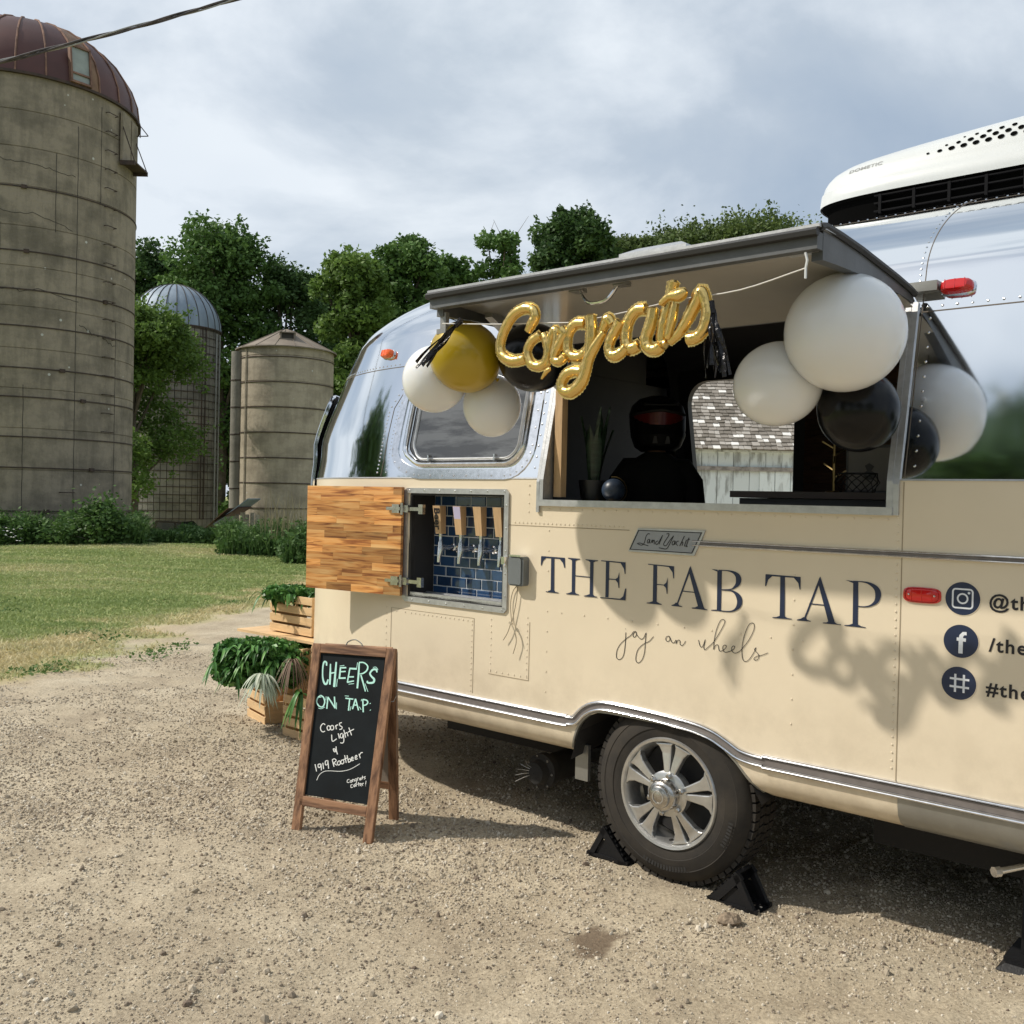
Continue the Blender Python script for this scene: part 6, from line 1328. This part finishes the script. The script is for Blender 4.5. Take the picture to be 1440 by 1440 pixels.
def loft(secs, n=28):
    V = []
    for (cx, cy, z, a, b, ex) in secs:
        for i in range(n): t = 2*math.pi*i/n; c, s = math.cos(t), math.sin(t); V.append((cx+a*math.copysign(abs(c)**ex, c), cy+b*math.copysign(abs(s)**ex, s), z))
    return V, [(k*n+i, k*n+(i+1) % n, (k+1)*n+(i+1) % n, (k+1)*n+i) for k in range(len(secs)-1) for i in range(n)]
shirt = G(); shirt.add(*loft([(0, 0, .76, .185, .135, .9), (0, 0, .95, .175, .13, .9), (0, 0, 1.12, .195, .135, .85), (0, 0, 1.24, .215, .125, .8), (0, .005, 1.32, .18, .10, .85), (0, .005, 1.365, .11, .08, 1), (0, 0, 1.385, .075, .07, 1)]))
for s in (-1, 1): shirt.tube([(.09*s, 0, 1.28), (.165*s, 0, 1.275), (.222*s, 0, 1.20), (.240*s, .0, 1.10), (.255*s, .01, .97)], [.075, .088, .084, .076, .078], 14)
shirt.obj('shirt', 'black_cloth', person, True)
tr_ = G().add(*loft([(0, 0, .90, .165, .125, .9), (0, 0, .74, .17, .13, .9)]))
for s in (-1, 1): tr_.tube([(.085*s, 0, .80), (.10*s, -.005, .46), (.10*s, .01, .08)], [.095, .072, .062], 14)
tr_.obj('trousers', 'black_cloth', person, True)
hz = 1.555
g = G(); g.add(*loft([(0, -.02, hz-.165, .085, .12, 1), (0, -.035, hz-.14, .115, .165, .95), (0, -.04, hz-.08, .135, .18, .9), (0, -.015, hz-.02, .140, .155, .95), (0, 0, hz+.05, .142, .150, 1), (0, .01, hz+.10, .128, .138, 1), (0, .015, hz+.14, .09, .10, 1), (0, .02, hz+.16, .03, .035, 1), (0, .02, hz+.162, .001, .001, 1)]))
hel = g.obj('helmet', 'helmet', person, True); hel.scale = (1.26, 1.1, 1)
g = G(); n = 18; V = []
for r_, z, yo in ((1, .055, 0), (1, -.035, 0)):
    for i in range(n+1): t = R(-155+130*i/n); V.append((.150*math.cos(t)*.93, .172*math.sin(t), hz+z-.02*abs(math.cos(t))))
g.add(V, [(i, i+1, n+2+i, n+1+i) for i in range(n)]); g.obj('goggle_lens', 'visor', hel, True)
g = G(); g.tube([(.150*math.cos(R(t))*.95, .176*math.sin(R(t)), hz+.060-.02*abs(math.cos(R(t)))) for t in range(-158, -20, 10)], .009, 6).tube([(.150*math.cos(R(t))*.95, .176*math.sin(R(t)), hz-.038-.02*abs(math.cos(R(t)))) for t in range(-158, -20, 10)], .009, 6); g.obj('goggle_frame', 'black_rubber', hel, True)
g = G(); g.hexa([(-.085, -.150, hz+.088), (.085, -.150, hz+.088), (.10, -.06, hz+.10), (-.10, -.06, hz+.10), (-.075, -.150, hz+.094), (.075, -.150, hz+.094), (.09, -.06, hz+.118), (-.09, -.06, hz+.118)]); g.obj('helmet_peak', 'helmet', hel)
for s in (-.03, .03): G().hexa([(s-.012, -.218, hz-.13), (s+.012, -.218, hz-.13), (s+.012, -.20, hz-.13), (s-.012, -.20, hz-.13), (s-.005, -.222, hz-.09), (s+.005, -.222, hz-.09), (s+.005, -.20, hz-.09), (s-.005, -.20, hz-.09)]).obj('chin_vent', 'interior', hel)
# things standing inside the opening
sp0 = L2W(-.535, .24, 1.53); sn = empty('snake_plant', 'dark potted snake plant with upright pointed leaves left inside the opening', 'plant', sp0)
mat('snake_leaf', (.016, .035, .018), .4, var=.6, vscale=14, stretch=(1, 1, 6)); mat('pot_black', (.012, .012, .013), .4)
G().lathe([(.001, 0), (.055, 0), (.072, .12), (.066, .12), (.064, .105), (.001, .105)], 24).obj('pot', 'pot_black', sn, True)
for k in range(11):
    a = k*2.4; d = Vector((math.cos(a), math.sin(a), 0)); L = RNG.uniform(.20, .36); w = .020; lean = RNG.uniform(.05, .30); s = d.cross(ZV); g = G(); V = []
    for i in range(9):
        t = i/8; c = d*(.02+lean*L*t**1.6)+ZV*(.10+L*t); ww = w*(.8+.5*math.sin(t*2.2))*(1-t**4)+.0008; V += [c+s*ww, c+d*.006, c-s*ww, c-d*.004]
    Fc = []
    for i in range(8):
        for j in range(4): Fc.append((4*i+j, 4*i+(j+1) % 4, 4*i+4+(j+1) % 4, 4*i+4+j))
    g.add(V, Fc); g.obj('leaf', 'snake_leaf', sn, True)
gp = L2W(*onwall(862, 712, .18)); gp.z = L2W(0, 0, 1.53).z; gl = empty('globe', 'small dark blue globe on a brass stand beside the plant', 'globe', gp)
G().lathe([(.0005+.052*math.sin(math.pi*i/16), .075-.052*math.cos(math.pi*i/16)) for i in range(17)], 24).obj('sphere', 'globe_blue', gl, True)
G().tube([(.060*math.cos(R(t)), 0, .075+.060*math.sin(R(t))) for t in range(-100, 101, 20)], .003, 5).lathe([(.04, 0), (.035, .008), (.006, .012), (.005, .018)], 16).obj('stand', 'brass', gl, True)
ft = L2W(.78, .55, 1.612)
def onct(px, w, z=1.612): u = onwall(px, 690, w)[0]; return L2W(u, w, z)
q = onct(1222, .62); pf_ = empty('picture_frame', 'small framed print leaning at the right end of the counter', 'picture', q, R(-41))
G().box((-.10, .0, 0), (.10, .012, .20)).obj('frame', 'interior', pf_); G().box((-.088, -.003, .012), (.088, .0, .188)).obj('print', 'mat_print' if 'mat_print' in MATS else 'visor', pf_) if False else G().box((-.088, -.003, .012), (.088, .0, .188)).obj('print', mat('print_paper', (.16, .15, .14), .7), pf_)
g = G(); g.add([(x*.03, -.005, .09+y*.035) for x, y in ((-.2, -1), (.6, -.9), (.9, -.2), (.3, .1), (.7, .6), (0, 1), (-.6, .7), (-.3, .1), (-.9, -.3))], [tuple(range(9))]); g.obj('motif', 'interior_dark', pf_)
q = onct(1172, .50); rk_ = empty('bottle_rack', 'small branching brass stand on the counter left of the framed print', 'stand', q)
g = G(); g.tube([(0, 0, 0), (0, 0, .20)], .006, 6)
for k in range(5): a = k*2.2; g.tube([(0, 0, .06+.03*k), (.05*math.cos(a), .05*math.sin(a), .09+.03*k)], .004, 5)
g.lathe([(.035, 0), (.03, .006), (.006, .008)], 16); g.obj('branch', 'brass', rk_)
q = onct(1205, .42); bk = empty('wire_basket', 'black wire basket on the counter in front of the framed print', 'basket', q)
g = G()
for k in range(14):
    a0 = 2*math.pi*k/14; a1 = a0+1.1; g.tube([(.065*math.cos(a0), .065*math.sin(a0), 0), (.085*math.cos((a0+a1)/2), .085*math.sin((a0+a1)/2), .04), (.075*math.cos(a1), .075*math.sin(a1), .075)], .002, 4)
g.tube([(.065*math.cos(t), .065*math.sin(t), 0) for t in np.linspace(0, 6.283, 20)], .0025, 4).tube([(.075*math.cos(t), .075*math.sin(t), .075) for t in np.linspace(0, 6.283, 20)], .0025, 4); g.obj('wire', 'black_plastic', bk)
# twine knotted below the outlet box
def wq(x, y, o=.006): r = onwall(420+x/3.2727, 640+y/3.2727); return Vector(SN(r[0], r[2], o))
tp = [[(1010, 600), (990, 630), (980, 690), (985, 770)], [(1015, 602), (1012, 650), (1002, 710), (988, 772)], [(988, 770), (972, 815), (952, 850)], [(990, 772), (1010, 820), (1014, 860), (1000, 912)], [(990, 768), (1006, 800), (1018, 850)]]
g = G(); O = L2W(*wq(990, 770))
TWm = Matrix.Translation(W0)@Matrix.Rotation(R(-41), 4, 'Z')
for k, p in enumerate(tp): g.tube([TWm@wq(x, y, .008+.004*k)-O for x, y in catmull(p, 5)], .0022, 5)
g.tube([TWm@wq(983, 768, .02)-O, TWm@wq(995, 776, .02)-O], .006, 6); o = g.obj('twine', 'twine', None, True); o.location = O; tag(o, 'knotted beige twine loop dangling below the grey outlet box', 'twine')
# ================================================================ SANDWICH BOARD
FLg, FRg = Vector((-.997, 4.553, 0)), Vector((-.614, 4.398, 0)); FLt, FRt = Vector((-.932, 4.735, .848)), Vector((-.532, 4.575, .858))
BLg, BRg = Vector((-.897, 4.865, 0)), Vector((-.522, 4.712, 0))
SBO = (FLg+BRg)/2; SBO.z = 0
sb = empty('sandwich_board', 'wood framed chalkboard sandwich sign standing on the gravel', 'sign', SBO)
xh = (FRt-FLt).normalized(); yh = (FLt-FLg).normalized(); yh = (yh-xh*yh.dot(xh)).normalized(); nh = xh.cross(yh).normalized()
if nh.y > 0: nh = -nh
def bar(a, b, w_, t_, side, n_): # plank from a to b, width along side, thickness along n
    a, b = Vector(a)-SBO, Vector(b)-SBO; s = side.normalized()*w_/2; t = n_.normalized()*t_; return [a-s, a+s, a+s+t, a-s+t, b-s, b+s, b+s+t, b-s+t]
def plank(name, a, b, w_, t_, side, n_, m=None, bev=.0025):
    m = m or ('board_wood_across' if 'rail' in name else 'board_wood')
    g = G(); P = bar(a, b, w_, t_, side, n_); g.hexa([P[i]-P[0] for i in range(8)]); o = g.obj(name, m, sb); o.location = P[0]
    if bev: bv = o.modifiers.new('b', 'BEVEL'); bv.width = bev; bv.segments = 2
    return o
fw_ = .046; nb_ = -nh
sideL = xh
def on_front(px, py): return onplane(px, py, FLt, nh)
legL0, legR0 = on_front(409, 1168), on_front(520, 1187)
TL_, TRr = on_front(440, 904), on_front(556, 912)
cl0 = legL0+xh*fw_*.5; cl1 = TL_+xh*fw_*.5; cr0 = legR0-xh*fw_*.35; cr1 = TRr-xh*fw_*.5
plank('leg', cl0, cl1, fw_, .022, xh, nb_); plank('leg', cr0, cr1, fw_, .022, xh, nb_)
bt0, bt1 = on_front(421, 1122), on_front(515, 1140)
dL = (cl1-cl0).normalized(); sd = (bt1-bt0).normalized()
plank('bottom_rail', bt0+sd*.0+yh*-.01, bt1+yh*-.006, .044, .018, yh, nb_)
plank('top_rail', TL_+xh*fw_-yh*.022, TRr-xh*fw_-yh*.022, .044, .021, yh, nb_)
# slate panel set back in the frame
sp4 = [on_front(*p)+nb_*.010 for p in ((417, 1116), (517, 1132), (540, 924), (446, 914))]
g = G(); g.add([p-SBO for p in sp4]+[p+nb_*.005-SBO for p in sp4], [(0, 1, 2, 3), (7, 6, 5, 4), (0, 4, 5, 1), (1, 5, 6, 2), (2, 6, 7, 3), (3, 7, 4, 0)]); slate = g.obj('chalkboard', 'chalkboard', sb)
# rear half
bn_ = (BRg-BLg).normalized(); ry = (FRt-BRg).normalized(); rn = bn_.cross(ry).normalized()
if rn.y < 0: rn = -rn
up_off = nb_*.026
plank('leg', BRg-bn_*.02, FRt+up_off-xh*.03-yh*.02, fw_, .022, xh, rn); plank('leg', BLg+bn_*.02, FLt+up_off+xh*.03-yh*.02, fw_, .022, xh, rn)
fr_ = .20
plank('back_rail', BLg.lerp(FLt+up_off, fr_), BRg.lerp(FRt+up_off, fr_), .04, .018, ry, rn)
plank('back_top_rail', BLg.lerp(FLt+up_off, .97)+xh*.03, BRg.lerp(FRt+up_off, .97)-xh*.03, .04, .018, ry, rn)
q4 = [BLg.lerp(FLt+up_off, .2), BRg.lerp(FRt+up_off, .2), BRg.lerp(FRt+up_off, .97), BLg.lerp(FLt+up_off, .97)]
g = G(); g.add([p-SBO for p in q4]+[p+rn*.006-SBO for p in q4], [(0, 1, 2, 3), (7, 6, 5, 4), (0, 4, 5, 1), (1, 5, 6, 2), (2, 6, 7, 3), (3, 7, 4, 0)]); g.obj('back_panel', 'paper_back', sb)
h0, h1 = on_front(484, 904), on_front(507, 907); G().tube([Vector(p)-SBO+nb_*.02 for p in catmull([h0-yh*.01, h0+yh*.008+xh*.01, (h0+h1)/2+yh*.022, h1+yh*.008-xh*.008, h1-yh*.01], 5)], .003, 6).obj('handle', 'hub_chrome', sb, True)
m0 = cr0.lerp(cr1, .72); m1 = BRg.lerp(FRt, .72); G().tube([m0-SBO+nb_*.02, (m0+m1)/2-SBO-ZV*.01+xh*.02, m1-SBO+rn*.01], .002, 5).obj('stay_chain', 'grey_metal', sb)
def chalk(name, fn, paths, w_, m, step=.00006):
    off = -nb_*.0008
    return strokes(name, paths, w_, lambda p, o: on_front_slate(*fn(float(p[0]), float(p[1])))+off-nb_*o-SBO, m, slate, n=4, step=step)
def on_front_slate(px, py): return onplane(px, py, sp4[0], nh)
c1 = crop(420, 900, 10.286); c2_ = crop(420, 1000, 10.286)
CH = [[(405, 372, 18), (402, 325, 24), (372, 315, 24), (354, 370, 20), (347, 470, 18), (352, 560, 22), (375, 628, 28), (405, 633, 28), (428, 570, 20)], [(462, 345, 16), (458, 500, 26), (452, 645, 22)], [(546, 318, 22), (530, 500, 28), (515, 680, 34)], [(462, 482, 22), (545, 466, 16)], [(606, 400, 22), (590, 555, 24)], [(598, 402, 22), (690, 400, 22)], [(594, 460, 18), (682, 455, 18)], [(580, 553, 22), (682, 550, 24)],
      [(742, 415, 20), (706, 612, 18)], [(735, 412, 24), (836, 418, 26)], [(722, 535, 18), (802, 532, 20)], [(702, 612, 22), (802, 592, 16)], [(878, 330, 18), (868, 500, 26), (850, 700, 24)], [(875, 325, 20), (945, 328, 18), (1000, 378, 20), (988, 440, 22), (935, 482, 20), (885, 492, 14)], [(902, 505, 20), (935, 620, 22), (968, 745, 16)], [(1136, 470, 16), (1124, 430, 28), (1078, 428, 28), (1034, 482, 24), (1058, 530, 26), (1094, 568, 30), (1084, 612, 30), (1030, 622, 28), (996, 612, 26), (1000, 590, 14)]]
CG = [[(560, 562), (550, 675)], [(595, 376), (662, 368)], [(724, 640), (802, 630)], [(853, 325), (838, 430)], [(960, 630), (1003, 748)], [(1076, 398), (1118, 392), (1150, 432)], [(400, 818), (394, 872)], [(550, 905), (548, 1002)], [(288, 985), (330, 994), (380, 968)], [(670, 808), (728, 812)], [(912, 855), (906, 885)], [(878, 965), (906, 1008)], [(760, 960), (745, 1020)], [(300, 830), (330, 826)]]
OT = [[(322, 802), (278, 835), (262, 900), (300, 958), (350, 964), (378, 900), (360, 830), (318, 800)], [(425, 822), (408, 995)], [(425, 825), (478, 905), (528, 985)], [(518, 820), (530, 990)], [(678, 842), (792, 856)], [(740, 850), (722, 1022)], [(824, 850), (780, 1000)], [(824, 850), (868, 1018)], [(795, 942), (855, 940)], [(930, 858), (936, 1045)], [(930, 860), (985, 872), (1002, 905), (975, 938), (936, 946)], [(1034, 914), (1040, 922)], [(1036, 1010), (1042, 1018)]]
chalk('headline_chalk', c1, CH, 22, 'chalk_mint'); chalk('headline_chalk', c1, OT, 19, 'chalk_mint'); chalk('accent_chalk', c1, CG, 9, 'chalk_mint', .00004)
CT = [[(385, 198), (355, 180), (322, 218), (320, 268), (348, 300), (382, 290)], [(430, 208), (412, 235), (424, 274), (454, 266), (456, 226), (430, 208)], [(482, 204), (462, 230), (472, 270), (504, 262), (506, 222), (482, 204)], [(534, 204), (548, 262)], [(538, 228), (555, 200), (572, 204)], [(626, 164), (592, 178), (600, 210), (630, 230), (620, 260), (590, 264)],
      [(478, 340), (490, 436), (552, 400)], [(574, 322), (592, 396)], [(636, 320), (606, 336), (606, 378), (634, 384), (646, 330), (656, 430), (636, 462), (604, 456)], [(654, 270), (682, 382)], [(670, 332), (700, 310), (716, 362)], [(728, 238), (768, 350)], [(714, 306), (802, 260)],
      [(544, 512), (548, 570), (564, 625)], [(542, 556), (504, 545), (518, 588), (548, 576), (520, 565)], [(240, 768), (262, 872)], [(322, 764), (286, 772), (288, 812), (316, 808), (326, 764), (332, 858)], [(352, 748), (364, 838)], [(422, 714), (390, 726), (392, 776), (420, 768), (426, 714), (436, 832)],
      [(490, 708), (514, 805)], [(486, 706), (520, 690), (546, 716), (508, 752)], [(508, 752), (560, 784)], [(582, 720), (562, 750), (580, 780), (606, 760), (600, 724), (582, 720)], [(632, 704), (612, 735), (632, 765), (656, 745), (652, 712), (632, 704)], [(668, 638), (692, 748)], [(652, 702), (702, 678)], [(704, 638), (726, 746)], [(724, 742), (756, 722), (746, 690), (716, 702)],
      [(760, 702), (790, 686), (784, 664), (766, 680), (772, 716), (802, 708)], [(816, 680), (846, 662), (840, 640), (822, 656), (826, 696), (856, 688)], [(876, 620), (896, 682)], [(882, 642), (906, 602), (932, 600)]]
chalk('menu_chalk', c2_, CT, 13, 'chalk_white')
chalk('underline_chalk', c2_, [[(262, 1000), (300, 922), (370, 872), (460, 864), (600, 870), (720, 850), (820, 802), (886, 760)]], 8, 'chalk_white')
CC = [[(736, 986), (708, 996), (704, 1030), (736, 1032)], [(756, 1000), (744, 1020), (762, 1032), (772, 1006), (756, 1000)], [(780, 1026), (780, 990), (800, 992), (804, 1022)], [(836, 975), (815, 986), (820, 1010), (838, 1000), (838, 975), (838, 1040), (815, 1046)], [(856, 1006), (852, 970), (876, 966)], [(896, 964), (880, 984), (894, 998), (904, 965), (908, 996)], [(924, 934), (928, 986)], [(910, 962), (942, 954)], [(970, 944), (948, 955), (966, 970), (950, 986)],
      [(782, 1058), (758, 1070), (760, 1106), (786, 1100)], [(812, 1058), (795, 1078), (808, 1096), (820, 1060), (824, 1092)], [(838, 1090), (836, 1060), (854, 1058)], [(868, 1028), (874, 1086)], [(855, 1056), (892, 1048)], [(890, 1072), (914, 1060), (900, 1045), (890, 1066), (912, 1086)], [(930, 1082), (926, 1046), (946, 1044)], [(978, 1008), (970, 1062)], [(970, 1078), (972, 1084)]]
chalk('note_chalk', c2_, CC, 9, 'chalk_white')
# ================================================================ CRATES, SHELF AND GREENERY
def crate(P, dirv, L, D, Hh, label, slats=4, gap=.017):
    """P: near bottom corner; dirv: direction of the slatted face; the solid end faces the other way"""
    d = Vector(dirv).normalized(); e = ZV.cross(d); e = e if e.y > 0 else -e
    rz = math.atan2(d.y, d.x); o = empty('wooden_crate', label, 'crate', P, rz, group='pale pine crates stacked beside the trailer front'); sgn = 1 if (Matrix.Rotation(rz, 3, 'Z')@Vector((0, 1, 0))).dot(e) > 0 else -1
    sh = (Hh-gap*(slats-1))/slats; pr = None
    for y in (0, D-.008):
        for k in range(slats):
            if pr is None: s = G().box((0, 0, 0), (L, .008*1, sh)).obj('slat', 'crate_pine', o); bv = s.modifiers.new('b', 'BEVEL'); bv.width = .0015; pr = s
            else: s = pr.copy(); C.objects.link(s)
            s.location = (0, (y if sgn > 0 else -y-.008), k*(sh+gap))
    for x in (.0105, L-.0245):
        y0_, y1_ = (.0085, D-.0085) if sgn > 0 else (-D+.0085, -.0085)
        g = G(); yc = (y0_+y1_)/2; hw_ = .045
        g.box((x, y0_, 0), (x+.014, y1_, Hh*.55)).box((x, y0_, Hh*.72), (x+.014, y1_, Hh)).box((x, y0_, Hh*.55), (x+.014, yc-hw_, Hh*.72)).box((x, yc+hw_, Hh*.55), (x+.014, y1_, Hh*.72)); ep = g.obj('end_panel', 'crate_pine', o)
    y0_, y1_ = (.01, D-.01) if sgn > 0 else (-D+.01, -.01); G().box((.026, y0_, .004), (L-.026, y1_, .012)).obj('base_board', 'crate_pine', o)
    return o
def foliage(P, ext, n, label, m='fake_leaf', size=.05, drop=0, name='greenery', cat='greenery', stems=True):
    o = empty(name, label, cat, P); V = []; pts = []
    for k in range(n):
        p = np.array([RNG.uniform(-1, 1)*ext[0], RNG.uniform(-1, 1)*ext[1], RNG.uniform(-1, 1)*ext[2]]); r = ((p[0]/ext[0])**2+(p[1]/ext[1])**2+(p[2]/ext[2])**2)
        if r < 1.6: pts.append(p)
    pts = np.array(pts); leafcloud(pts, size, 'foliage', m, RNG.random(len(pts)), o, flat=.9); return o
def fronds(P, n, L, w_, m, o, down=0.2, out=None, name='frond', spread=1.0):
    for k in range(n):
        a = RNG.uniform(0, 6.283); d = Vector((math.cos(a), math.sin(a), 0))*spread+Vector(out or (0, 0, 0)); d.normalize(); l = L*RNG.uniform(.7, 1.1); g = G(); V = []; s = d.cross(ZV).normalized(); rise = RNG.uniform(-.3, .9)
        for i in range(8):
            t = i/7; c = Vector(P)+d*l*t*.8+ZV*(l*(rise*t*(1-.35*t))-down*l*t*t*1.6); ww = w_*(math.sin(math.pi*min(1, t*.93+.07))**.7); V += [c+s*ww+ZV*.3*ww, c-ZV*.2*ww, c-s*ww+ZV*.3*ww]
        Fc = []
        for i in range(7):
            for j in range(2): Fc.append((3*i+j, 3*i+j+1, 3*i+3+j+1, 3*i+3+j))
        g.add(V, Fc); q = mesh(name, g.V, g.F, m, o, True, tone=[RNG.random()]*len(Fc))
cA = onplane(372, 1021, (0, 0, 0), ZV); dA = onplane(347, 1007, (0, 0, 0), ZV)-cA
crate(cA, dA, .34, .26, .27, 'pine crate turned end on, lower left under the greenery')
cB = onplane(397, 1034, (0, 0, 0), ZV); crate(cB, (.72, -.66, 0), .36, .27, .27, 'pine crate half hidden behind the sandwich board')
cC = (cA+cB)/2+Vector((.0, .06, .28)); crate(Vector((cA.x-.06, cA.y+.12, .285)), (.70, -.70, 0), .50, .27, .27, 'pine crate wrapped in greenery in the middle of the stack')
pT = onplane(379, 885, (0, 0, .62), ZV); pT2 = onplane(438, 896, (0, 0, .62), ZV); crate(pT, (pT2-pT), (pT2-pT).length, .30, .255, 'top pine crate filled with greenery beside the trailer')
s0 = onplane(336, 884, (0, 0, .61), ZV); s1 = onplane(452, 905, (0, 0, .61), ZV); dd_ = (s1-s0).normalized(); ee = ZV.cross(dd_); shO = s0; 
sh_ = empty('shelf_board', 'pale wooden board lying across the stack under the top crate', 'board', s0)
for k in range(2):
    a = ee*(.165*k)+dd_*(-.02); g = G(); q = [a, a+dd_*((s1-s0).length+.12), a+dd_*((s1-s0).length+.12)+ee*.16, a+ee*.16]; g.hexa([p-ZV*.018 for p in q]+q); g.obj('plank', 'crate_pine', sh_)
fm = atY(370, 932, 6.45)
gm = foliage(fm, (.31, .17, .15), 9000, 'thick dark green trailing greenery spilling below the board', size=.038)
for k in range(34):
    P = (RNG.uniform(-.28, .26), RNG.uniform(-.20, -.05), RNG.uniform(-.05, .13)); fronds(P, 3, .15, .009, 'fake_leaf', gm, down=.5, out=(0, -1.2, 0))
for P in ((-.20, -.12, .10), (-.10, -.15, .08), (-.02, -.14, .12), (.10, -.14, .03), (-.14, -.15, -.03)): fronds(P, 12, .14, .013, 'fake_leaf', gm, down=.35, out=(0, -.8, 0), name='leaf')
pp = atY(370, 950, 6.20)-fm; fronds(pp, 44, .19, .008, 'pale_frond', gm, down=.45, out=(0, -1.0, -.2), name='pale_frond')
pp = atY(412, 928, 6.22)-fm; fronds(pp, 34, .19, .004, 'brown_frond', gm, down=.8, out=(0, -.7, -.2), name='brown_frond')
pp = atY(425, 975, 6.05)-fm; fronds(pp, 16, .17, .011, 'fake_leaf', gm, down=.9, out=(0, -.7, 0))
pg = (pT+pT2)/2+Vector((.08, .10, .26)); gt = foliage(pg, (.27, .16, .045), 3600, 'low bright green foliage filling the top crate', size=.040)
for k in range(30): fronds((RNG.uniform(-.27, .25), RNG.uniform(-.16, .12), .0), 3, .12, .010, 'fake_leaf', gt, down=.6)
# ================================================================ WHEEL CHOCKS
def chock(px0, py0, flip, label):
    o = empty('wheel_chock', label, 'wheel chock', L2W(0, 0, 0), R(-41)); g = G(); L, Hh, Wd = .215, .145, .13
    # open triangular frame: two side triangles joined by bars, with a toothed sloping face
    for y in (0, Wd-.02):
        A, B, Cc = Vector((0, y, 0)), Vector((L, y, 0)), Vector((L*.62, y, Hh))
        for a, b in ((A, B), (B, Cc), (Cc, A)): 
            t = (b-a).normalized(); nrm = Vector((-t.z, 0, t.x)); w_ = .024; P = [a, b, b+nrm*w_, a+nrm*w_]; g.hexa([p for p in P]+[p+Vector((0, .02, 0)) for p in P])
        ctr = (A+B+Cc)/3; g.hexa([ctr+Vector((x, 0.008, z)) for x, z in ((-.07, -.045), (.055, -.045), (.035, .04), (-.01, .04))]+[ctr+Vector((x, 0.012, z)) for x, z in ((-.07, -.045), (.055, -.045), (.035, .04), (-.01, .04))])
    g.hexa([(0, .0, -.002), (L, .0, -.002), (L, Wd, -.002), (0, Wd, -.002), (0, 0, .012), (L, 0, .012), (L, Wd, .012), (0, Wd, .012)])
    fr = g.obj('frame', 'black_plastic', o); g = G(); t = Vector((L*.62, 0, Hh)).normalized(); nn_ = Vector((-t.z, 0, t.x))
    ln = math.hypot(L*.62, Hh); V = [Vector((0, 0, 0)), Vector((0, Wd, 0)), t*ln+Vector((0, Wd, 0)), t*ln]; g.hexa([v+nn_*.0 for v in V]+[v+nn_*.008 for v in V])
    for k in range(9):
        for j in range(2):
            c = t*(ln*(k+.5)/9.3)+Vector((0, .006+j*.062+(k % 2)*.008, 0)); g.hexa([c, c+t*.011, c+t*.011+Vector((0, .05, 0)), c+Vector((0, .05, 0)), c+nn_*.015, c+t*.011+nn_*.015, c+t*.011+nn_*.015+Vector((0, .05, 0)), c+nn_*.015+Vector((0, .05, 0))])
    g.obj('grip_face', 'black_plastic', o)
    Mx = Matrix.Rotation(math.pi, 4, 'Z') if flip else Matrix.Identity(4)
    for ch in o.children:
        if flip: ch.data.transform(Matrix.Scale(-1, 4, (1, 0, 0))); ch.data.flip_normals()
    return o
ck = chock(0, 0, False, 'black plastic wheel chock on the right of the tyre, fully in view'); ck.location = L2W(WC.x+.155+.052, -.02, .0)
ck = chock(0, 0, True, 'black plastic wheel chock on the left, partly behind the tyre'); ck.location = L2W(WC.x-.155-.060, .055, .0)
ck.location.z = .0
